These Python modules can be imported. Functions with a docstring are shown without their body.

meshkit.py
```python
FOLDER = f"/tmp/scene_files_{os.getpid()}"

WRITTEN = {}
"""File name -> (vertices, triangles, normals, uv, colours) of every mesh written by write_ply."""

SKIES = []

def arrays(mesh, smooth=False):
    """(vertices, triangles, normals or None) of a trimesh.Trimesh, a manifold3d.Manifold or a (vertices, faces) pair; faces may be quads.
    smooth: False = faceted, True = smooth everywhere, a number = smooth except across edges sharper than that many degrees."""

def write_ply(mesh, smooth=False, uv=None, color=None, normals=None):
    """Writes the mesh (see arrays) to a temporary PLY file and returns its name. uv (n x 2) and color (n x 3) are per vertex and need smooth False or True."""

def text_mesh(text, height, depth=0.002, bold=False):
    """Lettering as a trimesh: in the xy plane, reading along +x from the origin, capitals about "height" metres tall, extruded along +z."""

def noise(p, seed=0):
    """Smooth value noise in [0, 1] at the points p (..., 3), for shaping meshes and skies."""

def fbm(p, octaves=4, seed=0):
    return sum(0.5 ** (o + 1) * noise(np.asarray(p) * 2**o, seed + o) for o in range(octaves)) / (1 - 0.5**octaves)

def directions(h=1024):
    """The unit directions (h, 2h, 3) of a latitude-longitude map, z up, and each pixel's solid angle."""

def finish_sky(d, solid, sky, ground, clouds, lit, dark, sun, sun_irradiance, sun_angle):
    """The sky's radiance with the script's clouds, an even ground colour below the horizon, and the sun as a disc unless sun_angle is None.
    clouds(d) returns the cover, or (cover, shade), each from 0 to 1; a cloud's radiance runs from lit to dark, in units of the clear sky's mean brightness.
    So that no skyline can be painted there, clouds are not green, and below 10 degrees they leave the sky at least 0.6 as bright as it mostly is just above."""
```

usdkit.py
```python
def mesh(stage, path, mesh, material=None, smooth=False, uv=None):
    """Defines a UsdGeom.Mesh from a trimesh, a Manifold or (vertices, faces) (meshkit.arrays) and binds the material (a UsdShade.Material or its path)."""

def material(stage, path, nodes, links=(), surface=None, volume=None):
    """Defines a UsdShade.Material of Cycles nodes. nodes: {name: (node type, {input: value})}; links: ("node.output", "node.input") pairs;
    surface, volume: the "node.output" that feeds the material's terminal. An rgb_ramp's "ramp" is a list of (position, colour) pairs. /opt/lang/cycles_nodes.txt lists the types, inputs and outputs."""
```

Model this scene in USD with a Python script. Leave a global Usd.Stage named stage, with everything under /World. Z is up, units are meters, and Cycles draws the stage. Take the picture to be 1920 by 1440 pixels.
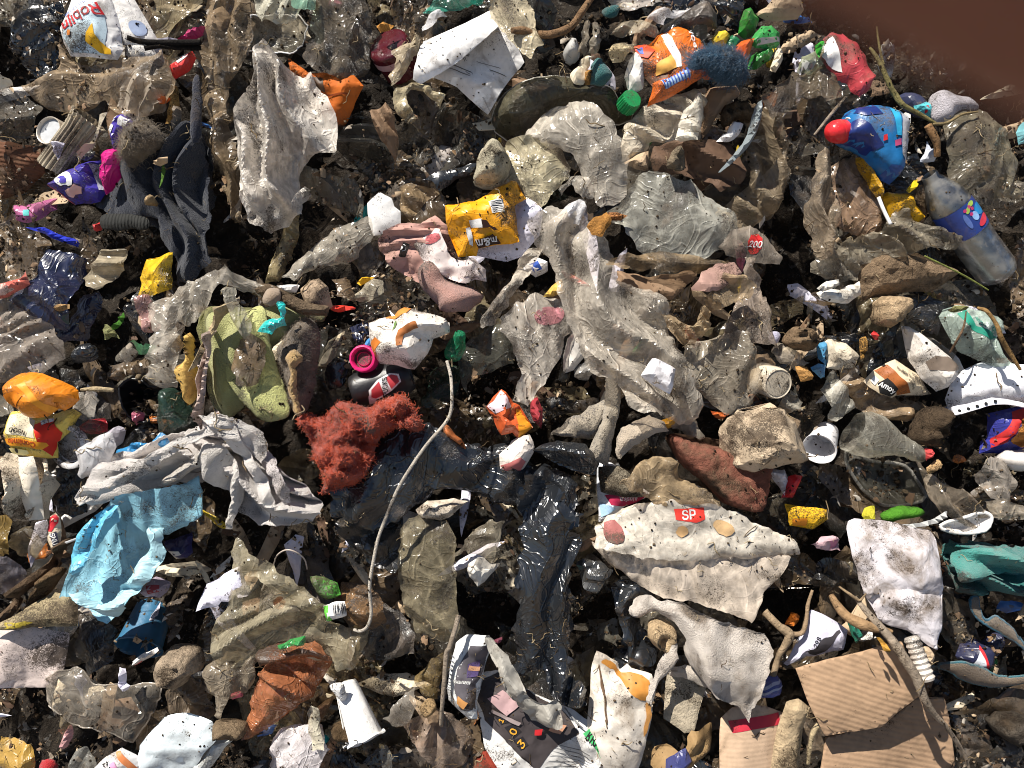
import math, random, re
import numpy as np, trimesh, manifold3d, shapely, usdkit, meshkit
import scipy.sparse as sp
from scipy.spatial import Delaunay
from scipy import ndimage
from shapely.geometry import Polygon
from pxr import Usd, UsdGeom, UsdLux, UsdShade, Gf, Sdf, Vt

stage = Usd.Stage.CreateInMemory()
UsdGeom.Xform.Define(stage, '/World')
rng = np.random.default_rng(7)

# ------------------------------------------------------------------ frame of the slope, camera, sky, sun
SL = math.radians(50.0)                      # the heap's face is a 50 degree slope
EX = np.array([1.0, 0, 0]); EU = np.array([0, math.cos(SL), math.sin(SL)]); EN = np.array([0, -math.sin(SL), math.cos(SL)])
ORG = np.array([0, 0, 0.78])
B = np.stack([EX, EU, EN])                   # rows: local axes in world
def W(p):                                    # slope coordinates (right, up the slope, out of it) -> world
    return ORG + np.asarray(p, float) @ B
W0, D = 1.75, 1.41                           # metres across the picture at the slope, camera distance
FOC = 36.0 * D / W0
cam = UsdGeom.Camera.Define(stage, '/World/camera')
cam.CreateHorizontalApertureAttr(36.0); cam.CreateVerticalApertureAttr(27.0); cam.CreateFocalLengthAttr(FOC)
cam.CreateClippingRangeAttr(Gf.Vec2f(0.004, 2000.0))
cam.CreateFStopAttr(FOC / 1.9); cam.CreateFocusDistanceAttr(1.36)
cp = W([0, 0, D])
cam.AddTransformOp().Set(Gf.Matrix4d(*[float(x) for r in (list(EX) + [0], list(EU) + [0], list(EN) + [0], list(cp) + [1]) for x in r]))
cam.CreateExposureAttr(0.74)

SUNL = np.array([-0.40, 0.75, 0.53]); SUN = (SUNL / np.linalg.norm(SUNL)) @ B
elev, azim = math.asin(SUN[2]), math.atan2(SUN[0], SUN[1])
usdkit.material(stage, '/World/Looks/sky_look', {'t': ('sky_texture', {'sky_type': 'single_scattering', 'sun_disc': False, 'sun_elevation': elev, 'sun_rotation': azim}),
    'b': ('background_shader', {'strength': 0.05})}, [('t.color', 'b.color')], surface='b.background')
dome = UsdLux.DomeLight.Define(stage, '/World/sky')
UsdShade.MaterialBindingAPI.Apply(dome.GetPrim()).Bind(UsdShade.Material.Get(stage, '/World/Looks/sky_look'))
dome.GetPrim().SetCustomDataByKey('kind', 'structure')
sun = UsdLux.DistantLight.Define(stage, '/World/sun')
sun.CreateNormalizeAttr(True); sun.CreateIntensityAttr(1.25); sun.CreateAngleAttr(0.5); sun.CreateColorAttr(Gf.Vec3f(1.0, 0.95, 0.87))
zl = SUN; xl = np.cross([0, 1.0, 0], zl); xl /= np.linalg.norm(xl); yl = np.cross(zl, xl)
sun.AddTransformOp().Set(Gf.Matrix4d(*[float(x) for r in (list(xl) + [0], list(yl) + [0], list(zl) + [0], [0, 0, 5, 1]) for x in r]))

# ------------------------------------------------------------------ names, tags
used = {}
def numbered(path):
    n = used.get(path, 0); used[path] = n + 1
    return path if n == 0 else f'{path}_{n:03d}'
def tag(prim, label, cat, group=None, kind=None):
    prim = prim.GetPrim() if hasattr(prim, 'GetPrim') else prim
    for k, v in (('label', label), ('category', cat), ('group', group), ('kind', kind)):
        if v: prim.SetCustomDataByKey(k, v)
    return prim
def put(path, v, f, material, uv=None, org=None, smooth=True):
    """One Mesh whose points are given in slope coordinates; org = its origin in slope coordinates (None: that of its parent)."""
    o = W(org) if org is not None else None
    path = numbered(path)
    pw = W(v)
    base = o if o is not None else thing_org.get(path.rpartition('/')[0], np.zeros(3))
    m = usdkit.mesh(stage, path, (pw - base, f), material, smooth=smooth, uv=uv)
    if o is not None:
        m.AddTranslateOp().Set(Gf.Vec3d(*map(float, o)))
    if uv is None or True:
        m.CreateDoubleSidedAttr(True)
    return m
thing_org = {}
def thing(name, label, cat, org, group=None):
    path = numbered('/World/' + name)
    x = UsdGeom.Xform.Define(stage, path); o = W(org)
    x.AddTranslateOp().Set(Gf.Vec3d(*map(float, o)))
    thing_org[path] = o
    tag(x, label, cat, group)
    return path
def sub_org(path, parent):          # sub-parts of a part share the thing's origin
    thing_org[path] = thing_org[parent]

# ------------------------------------------------------------------ materials
def nlin(n, l, key, src, a, b, lo=0.0, hi=1.0):
    n[key] = ('map_range', {'from_min': a, 'from_max': b, 'to_min': lo, 'to_max': hi, 'clamp': True}); l.append((src, key + '.value')); return key + '.result'
def dirty(n, l, color, dirt, stain, seed, vary=0.12, stainc=(0.15, 0.105, 0.065)):
    """base colour with soft soil smears and a sprinkle of crumbs, both gathered in the same patches; returns (colour, crumb mask, smear mask)"""
    n['g'] = ('geometry', {}); n['mp'] = ('mapping', {'location': (seed * 1.37, seed * 0.73, seed * 2.11)}); l.append(('g.position', 'mp.vector'))
    for k, s, d, r, ds in (('na', 12.0, 3.0, 0.55, 0.4), ('nb', 560.0 * (.65 + .8 * ((seed * 7.31) % 1)), 3.0, 0.6, 1.2), ('ne', 170.0 * (.6 + .9 * ((seed * 3.77) % 1)), 4.0, 0.65, 1.5), ('nc', 24.0, 6.0, 0.66, 0.8), ('nv', 70.0, 4.0, 0.6, 0.0)):
        n[k] = ('noise_texture', {'scale': s, 'detail': d, 'roughness': r, 'distortion': ds}); l.append(('mp.vector', k + '.vector'))
    cl = nlin(n, l, 'cl', 'na.fac', 0.38, 0.70, -0.14, 0.19)
    n['ad'] = ('math', {'math_type': 'add'}); l += [('nb.fac', 'ad.value1'), (cl, 'ad.value2')]
    n['ae'] = ('math', {'math_type': 'add'}); l += [('ne.fac', 'ae.value1'), (cl, 'ae.value2')]
    dirt = dirt * (.35 + 1.2 * ((seed * 5.13) % 1))
    t = 0.705 - 0.08 * dirt
    s1 = nlin(n, l, 's1', 'ad.value', t, t + 0.07, 0.0, min(1.0, 0.9 * (dirt > 0)))
    s2 = nlin(n, l, 's2', 'ae.value', t + 0.035, t + 0.10, 0.0, min(1.0, 0.9 * (dirt > 0)))
    n['sm'] = ('math', {'math_type': 'maximum'}); l += [(s1, 'sm.value1'), (s2, 'sm.value2')]; sm = 'sm.value'
    n['af'] = ('math', {'math_type': 'multiply_add', 'value2': 0.75}); l += [(cl, 'af.value1'), ('nc.fac', 'af.value3')]
    a = 0.765 - 0.28 * stain
    st = nlin(n, l, 'st', 'af.value', a - 0.12, a + 0.16, 0.0, min(0.95, 0.35 + 0.6 * stain) if stain > 0 else 0.0)
    va = nlin(n, l, 'va', 'nv.fac', 0.3, 0.7, 1 - vary, 1 + vary)
    n['bc'] = ('mix', {'mix_type': 'multiply', 'fac': 1.0, 'color1': color}); l.append((va, 'bc.color2'))
    n['m1'] = ('mix', {'mix_type': 'mix', 'color2': stainc}); l += [('bc.color', 'm1.color1'), (st, 'm1.fac')]
    n['dk'] = ('rgb_ramp', {'ramp': [(.35, (.022, .015, .010)), (.55, (.045, .03, .019)), (.7, (.12, .085, .055))]}); l.append(('nc.fac', 'dk.fac'))
    n['m2'] = ('mix', {'mix_type': 'mix'}); l += [('m1.color', 'm2.color1'), ('dk.color', 'm2.color2'), (sm, 'm2.fac')]
    return 'm2.color', sm, st
mats = {}
CARDS = []
def mat(kind, color, dirt=1.0, stain=0.5, alpha=0.5, rough=None, scale=1.0, bump=1.0, trans=0.0):
    key = (kind, tuple(color), dirt, stain, alpha, rough, scale, bump, trans)
    if key in mats: return mats[key]
    seed = len(mats) * 0.37 + 1
    path = f'/World/Looks/{kind}_{len(mats):03d}'
    n, l = {}, []
    col, sm, st = dirty(n, l, color, dirt, stain, seed, vary={'soil': 0.4, 'wood': 0.3}.get(kind, 0.12))
    # fine relief
    crease = None
    if kind in ('film', 'bag', 'foil'):        # long creases: thin ridges along the level lines of a stretched, warped noise
        n['wn'] = ('noise_texture', {'scale': 6.5 * scale, 'detail': 2.0}); l.append(('mp.vector', 'wn.vector'))
        n['wm'] = ('vector_math', {'math_type': 'multiply_add', 'vector2': (0.22, 0.22, 0.22)}); l += [('wn.color', 'wm.vector1'), ('mp.vector', 'wm.vector3')]
        hs = []
        for q, sc_, stretch, rot, wd in (('x', 26.0, (1.0, .22, .22), .5, .07), ('y', 48.0, (.22, 1.0, 1.0), -.3, .09), ('u', 85.0, (1.0, .6, .6), 1.0, .12)):
            n['r' + q] = ('mapping', {'rotation': (0, 0, rot), 'scale': stretch}); l.append(('wm.vector', f'r{q}.vector'))
            n['w' + q] = ('noise_texture', {'scale': sc_ * scale, 'detail': 1.0, 'roughness': 0.4}); l.append((f'r{q}.vector', f'w{q}.vector'))
            n['a' + q] = ('math', {'math_type': 'multiply_add', 'value2': 2.0, 'value3': -1.0}); l.append((f'w{q}.fac', f'a{q}.value1'))
            n['b' + q] = ('math', {'math_type': 'absolute'}); l.append((f'a{q}.value', f'b{q}.value1'))
            hs.append(nlin(n, l, 'c' + q, f'b{q}.value', 0.0, wd, 1.0, 0.0))
        n['wa'] = ('math', {'math_type': 'multiply_add', 'value2': 0.6}); l += [(hs[1], 'wa.value1'), (hs[0], 'wa.value3')]
        n['wb'] = ('math', {'math_type': 'multiply_add', 'value2': 0.3}); l += [(hs[2], 'wb.value1'), ('wa.value', 'wb.value3')]
        cm = nlin(n, l, 'cm', 'na.fac', 0.35, 0.65, 1.0, 0.35); n['wz'] = ('math', {'math_type': 'multiply'}); l += [('wb.value', 'wz.value1'), (cm, 'wz.value2')]
        hgt, dist, strg = 'wz.value', 0.0018 * bump, 0.9; crease = 'wz.value'
    elif kind == 'paper':
        n['w1'] = ('noise_texture', {'scale': 45.0 * scale, 'detail': 1.5, 'roughness': 0.4, 'distortion': .6}); l.append(('mp.vector', 'w1.vector'))
        hgt, dist, strg = 'w1.fac', 0.006 * bump, 0.6
    elif kind == 'cloth':
        n['w1'] = ('noise_texture', {'scale': 420.0 * scale, 'detail': 3.0, 'roughness': 0.7}); l.append(('mp.vector', 'w1.vector'))
        hgt, dist, strg = 'w1.fac', 0.0045 * bump, 1.0
    elif kind == 'card':
        n['uv'] = ('uvmap', {'attribute': 'st'}); n['ur'] = ('vector_rotate', {'rotate_type': 'z_axis', 'angle': math.radians(alpha)}); l.append(('uv.UV', 'ur.vector'))
        n['w0'] = ('wave_texture', {'scale': 45.0 * scale, 'distortion': 0.6, 'detail': 2.0, 'detail_scale': 6.0, 'bands_direction': 'y'}); l.append(('ur.vector', 'w0.vector'))
        n['w2'] = ('noise_texture', {'scale': 90.0, 'detail': 4.0}); l.append(('mp.vector', 'w2.vector'))
        n['wa'] = ('math', {'math_type': 'multiply_add', 'value2': 0.45}); l += [('w0.fac', 'wa.value1'), ('w2.fac', 'wa.value3')]
        hgt, dist, strg = 'wa.value', 0.0022 * bump, 0.9
    elif kind in ('soil', 'wood'):
        n['w1'] = ('noise_texture', {'scale': 130.0 * scale, 'detail': 6.0, 'roughness': 0.7}); l.append(('mp.vector', 'w1.vector'))
        hgt, dist, strg = 'w1.fac', 0.012 * bump, 1.0
    else:
        n['w1'] = ('noise_texture', {'scale': 120.0 * scale, 'detail': 3.0}); l.append(('mp.vector', 'w1.vector'))
        hgt, dist, strg = 'w1.fac', 0.0012 * bump, 0.5
    # specks stand a little proud
    n['hs'] = ('math', {'math_type': 'multiply_add', 'value2': 0.3}); l += [(sm, 'hs.value1'), (hgt, 'hs.value3')]
    n['bp'] = ('bump', {'distance': dist, 'strength': strg}); l.append(('hs.value', 'bp.height'))
    R = rough if rough is not None else {'film': 0.14, 'bag': 0.24, 'foil': 0.32, 'paper': 0.75, 'cloth': 0.95, 'card': 0.85, 'soil': 0.95, 'wood': 0.9, 'rigid': 0.38}[kind]
    n['mx'] = ('math', {'math_type': 'maximum'}); l += [(sm, 'mx.value1'), (st, 'mx.value2')]
    rr = nlin(n, l, 'rr', 'mx.value', 0.0, 1.0, R, max(R, 0.6))
    spec = {'film': 1.0, 'bag': 1.0, 'foil': 0.5, 'rigid': 0.5, 'paper': 0.25}.get(kind, 0.12)
    n['p'] = ('principled_bsdf', {'specular_ior_level': spec, **({'sheen_weight': 0.25, 'sheen_roughness': 0.5} if kind == 'cloth' else {})})
    l += [(col, 'p.base_color'), (rr, 'p.roughness'), ('bp.normal', 'p.normal')]
    out = 'p.BSDF'
    if trans > 0:
        n['tl'] = ('translucent_bsdf', {}); l.append((col, 'tl.color'))
        n['tm'] = ('mix_closure', {'fac': trans}); l += [(out, 'tm.closure1'), ('tl.BSDF', 'tm.closure2')]; out = 'tm.closure'
    if kind == 'film':
        n['tr'] = ('transparent_bsdf', {'color': tuple(min(1.0, 0.55 + 0.5 * c) for c in color)})
        n['lw'] = ('layer_weight', {'blend': 0.35})
        fa = nlin(n, l, 'fa', 'lw.facing', 0.0, 1.0, alpha * .85, min(1.0, alpha + 0.4))
        n['sh'] = ('math', {'math_type': 'multiply', 'value2': 0.75}); l.append((st, 'sh.value1')); n['mz'] = ('math', {'math_type': 'maximum'}); l += [(sm, 'mz.value1'), ('sh.value', 'mz.value2')]
        fv = nlin(n, l, 'fv', 'nv.fac', 0.35, 0.65, 0.75, 1.15); n['fo'] = ('math', {'math_type': 'multiply'}); l += [(fa, 'fo.value1'), (fv, 'fo.value2')]
        n['fc'] = ('math', {'math_type': 'multiply_add', 'value2': 0.28}); l += [(crease, 'fc.value1'), ('fo.value', 'fc.value3')]
        n['f1'] = ('math', {'math_type': 'maximum', 'use_clamp': True}); l += [('fc.value', 'f1.value1'), ('mz.value', 'f1.value2')]
        n['fm'] = ('mix_closure', {}); l += [('f1.value', 'fm.fac'), ('tr.BSDF', 'fm.closure1'), (out, 'fm.closure2')]; out = 'fm.closure'
    mats[key] = usdkit.material(stage, path, n, l, surface=out)
    if kind == 'card': CARDS.append(mats[key])
    return mats[key]
def film(c=(.50, .46, .40), a=0.5, **k): return mat('film', tuple(min(.8, x * w) for x, w in zip(c, (1.12, 1.06, .97))), **{**dict(alpha=a * (.66 if a < .86 else 1), trans=0.25, dirt=1.0, stain=0.45), **k})
def bag(c, **k): return mat('bag', c, **{**dict(dirt=0.7, stain=0.25), **k})
def paper(c=(.80, .78, .76), **k): return mat('paper', c, **{**dict(dirt=0.8, stain=0.66), **k})
def cloth(c, **k): return mat('cloth', c, **{**dict(dirt=0.8, stain=0.55), **k})
def foil(c, **k): return mat('foil', c, **{**dict(dirt=0.7, stain=0.2, bump=0.5), **k})
def rigid(c, **k): return mat('rigid', c, **{**dict(dirt=0.7, stain=0.42), **k})
def soil(c, **k): return mat('soil', c, **{**dict(dirt=0.8, stain=0.3), **k})
def wood(c, **k): return mat('wood', c, **{**dict(dirt=0.8, stain=0.3, bump=0.5), **k})
def card(c, ang=0.0, **k): return mat('card', c, **{**dict(dirt=0.7, stain=0.3, alpha=ang), **k})
def ink(c): return mat('paper', c, dirt=0.75, stain=0.15, rough=0.5, bump=0.3)

# ------------------------------------------------------------------ picture -> slope, relief
def relief(x, y):
    p = np.stack([np.asarray(x) * 3.1 + 7, np.asarray(y) * 3.1 + 3, np.zeros_like(np.asarray(x, float))], -1)
    return 0.09 * (meshkit.fbm(p, 3, 5) - 0.5)
def px2(p, z):                                # picture pixels -> slope x, y at height z
    p = np.asarray(p, float); k = W0 / 1920.0 * (D - np.asarray(z)) / D
    return np.stack([(p[..., 0] - 960) * k, (720 - p[..., 1]) * k], -1)
def pts(s, t):                                # "x,y x,y" in a 3x enlarged 480-pixel tile (column, row) -> picture pixels; t None: already pixels
    a = np.array([[float(c) for c in q.split(',')] for q in s.split()])
    return a if t is None else a / 3.0 + np.array(t) * 480.0
def base_z(pix, h):                           # height at a picture spot, with the heap's relief
    z = h
    for _ in range(2):
        xy = px2(pix, z); z = h + float(relief(xy[..., 0], xy[..., 1]))
    return z

# ------------------------------------------------------------------ meshing
def chaikin(p, n=1):
    for _ in range(n):
        q = np.roll(p, -1, 0); p = np.stack([0.75 * p + 0.25 * q, 0.25 * p + 0.75 * q], 1).reshape(-1, 2)
    return p
def fill(poly, res, ragged=0.0, seed=0):
    """Delaunay mesh of a polygon: verts (n,2), faces, Delaunay, boundary mask, distance to boundary"""
    poly = poly if isinstance(poly, Polygon) else Polygon(poly)
    if not poly.is_valid: poly = poly.buffer(0)
    if poly.geom_type != 'Polygon': poly = max(poly.geoms, key=lambda g: g.area)
    ring = poly.exterior; n = max(8, int(ring.length / res))
    b = shapely.get_coordinates(shapely.line_interpolate_point(ring, np.arange(n) / n, normalized=True))
    for c in np.array(ring.coords[:-1]):       # keep the corners
        i = np.argmin(((b - c) ** 2).sum(1))
        if ((b[i] - c) ** 2).sum() < (0.6 * res) ** 2: b[i] = c
    if ragged > 0:
        q = np.c_[b * 95, np.full(len(b), seed * 3.3)]
        b = b + ragged * (np.stack([meshkit.fbm(q, 3, 11 + seed), meshkit.fbm(q, 3, 77 + seed)], -1) - 0.5) * 2
        poly = Polygon(b).buffer(0)
        if poly.geom_type != 'Polygon': poly = max(poly.geoms, key=lambda g: g.area)
    x0, y0, x1, y1 = poly.bounds
    gx, gy = np.meshgrid(np.arange(x0, x1 + res, res), np.arange(y0, y1 + res, res * 0.866))
    gx = gx + (np.arange(gx.shape[0]) % 2)[:, None] * res * 0.5
    g = np.c_[gx.ravel(), gy.ravel()] + np.random.default_rng(seed).normal(0, res * 0.1, (gx.size, 2))
    g = g[shapely.contains_xy(poly, g[:, 0], g[:, 1])]
    dist = shapely.distance(shapely.points(g), poly.exterior) if len(g) else np.zeros(0)
    g = g[dist > 0.55 * res]; dist = dist[dist > 0.55 * res]
    v = np.vstack([b, g]); tri = Delaunay(v); f = tri.simplices
    c = v[f].mean(1); f = f[shapely.contains_xy(poly.buffer(res * 0.05), c[:, 0], c[:, 1])]
    a, bb, cc = v[f[:, 0]], v[f[:, 1]], v[f[:, 2]]
    ar = (bb[:, 0] - a[:, 0]) * (cc[:, 1] - a[:, 1]) - (bb[:, 1] - a[:, 1]) * (cc[:, 0] - a[:, 0])
    f = f[np.abs(ar) > 1e-9]; ar = ar[np.abs(ar) > 1e-9]
    f = np.where((ar < 0)[:, None], f[:, [0, 2, 1]], f)
    mask = np.zeros(len(v), bool); mask[:n] = True
    return v, f, tri, mask, np.r_[np.zeros(n), dist]
def edges_of(f):
    e = np.sort(np.vstack([f[:, [0, 1]], f[:, [1, 2]], f[:, [2, 0]]]), 1)
    u, c = np.unique(e, axis=0, return_counts=True); return u, c
def shell(v, f, th):
    """a closed slab of thickness th around a surface"""
    _, _, nrm = meshkit.arrays((v, f), True)
    top, bot = v + nrm * th / 2, v - nrm * th / 2
    he = np.vstack([f[:, [0, 1]], f[:, [1, 2]], f[:, [2, 0]]])
    key = np.sort(he, 1) @ np.array([len(v), 1]); _, inv, cnt = np.unique(key, return_inverse=True, return_counts=True); bd = he[cnt[inv.ravel()] == 1]
    n = len(v)
    side = np.vstack([np.c_[bd[:, 0], bd[:, 0] + n, bd[:, 1]], np.c_[bd[:, 1], bd[:, 0] + n, bd[:, 1] + n]]) if len(bd) else np.zeros((0, 3), int)
    return np.vstack([top, bot]), np.vstack([f, f[:, ::-1] + n, side])

# ------------------------------------------------------------------ sheets: cut to outline, buckled by compression, then draped over what lies below
SHEETS = []
REG = {}
def keyed(k):
    r = REG[k]
    if r[4] is None: r[4] = thing(r[0], r[1], r[2], r[3])
    return r[4]
KD = {  # compression, wrinkle length, bending, thickness, rounding
    'film': (0.16, 0.050, 0.06, 0.0, 0), 'bag': (0.20, 0.055, 0.06, 0.0, 0), 'foil': (0.09, 0.05, 0.08, 0.0008, 0),
    'paper': (0.035, 0.09, 0.15, 0.0012, 0), 'cloth': (0.22, 0.07, 0.22, 0.004, 1), 'card': (0.008, 0.2, 0.3, 0.004, 0), 'rigid': (0.01, 0.15, 0.3, 0.0016, 1)}
def S(name, label, cat, t, outline, h, m, k='film', dome=0.015, tilt=(0, 0), c=None, wl=None, bend=None, th=None, cdir=None, curl=0.0, ragged=None, res=0.0046, dec=(), rnd=None, part='sheet', group=None, rim=None, cyl=None, lumps=0.0, key=None, into=None, grow=None):
    d = KD[k]
    pix = pts(outline, t); ctr = pix.mean(0); z = base_z(ctr, h)
    xy = px2(pix, z); r = d[4] if rnd is None else rnd
    gw = grow if grow is not None else {'film': 1.10, 'bag': 1.06, 'cloth': 1.03}.get(k, 1.02)
    xy = xy.mean(0) + (xy - xy.mean(0)) * gw
    if r: xy = chaikin(xy, r)
    seed = len(SHEETS) + 1
    v, f, tri, bd, dist = fill(xy, res, ragged if ragged is not None else {'film': 0.0075, 'bag': 0.005, 'cloth': 0.003}.get(k, 0.0012), seed)
    SHEETS.append(dict(name=name, label=label, cat=cat, t=t, h=h, z=z, m=m, k=k, dome=dome, tilt=tilt, c=d[0] if c is None else c, wl=d[1] if wl is None else wl, bend=d[2] if bend is None else bend,
        th=d[3] if th is None else th, cdir=cdir, curl=curl, v=v, f=f, tri=tri, bd=bd, dist=dist, dec=dec, part=part, seed=seed, group=group, rim=rim, cyl=cyl, lumps=lumps, ctr=px2(ctr, z), into=into, pix=pix))
    if key: REG[key] = [name, label, cat, np.r_[px2(ctr, z), z], None]; SHEETS[-1]['into'] = key; SHEETS[-1]['pname'] = part
    elif into: SHEETS[-1]['pname'] = name
    if into and label != '': SHEETS[-1]['plabel'] = label
def facets(q, lam, seed):
    """piecewise flat noise in [-1, 1]: random points, random heights, straight creases between them"""
    r = np.random.default_rng(seed); lo, hi = q.min(0) - 2 * lam, q.max(0) + 2 * lam
    n = np.ceil((hi - lo) / lam).astype(int) + 1; g = np.stack(np.meshgrid(np.arange(n[0]), np.arange(n[1])), -1).reshape(-1, 2) * lam + lo
    g = g + r.uniform(-.48, .48, g.shape) * lam; t = Delaunay(g); h = r.uniform(-1, 1, (len(g), 3))
    i = t.find_simplex(q); X = t.transform[i]; b = np.einsum('nij,nj->ni', X[:, :2], q - X[:, 2]); b = np.c_[b, 1 - b.sum(1)]
    return (h[t.simplices[i]] * b[:, :, None]).sum(1)
LV = {'film': ((.15, .14), (.07, .26), (.033, .27), (.016, .25), (.0095, .21)), 'bag': ((.15, .15), (.075, .27), (.035, .27), (.017, .21), (.0095, .15)), 'foil': ((.065, .22), (.03, .20), (.014, .12)),
      'paper': ((.14, .12), (.06, .13), (.026, .09), (.012, .05)), 'cloth': ((.12, .2), (.06, .2), (.03, .1)), 'card': ((.15, .04), (.05, .02)), 'rigid': ((.12, .05), (.05, .015))}
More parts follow.
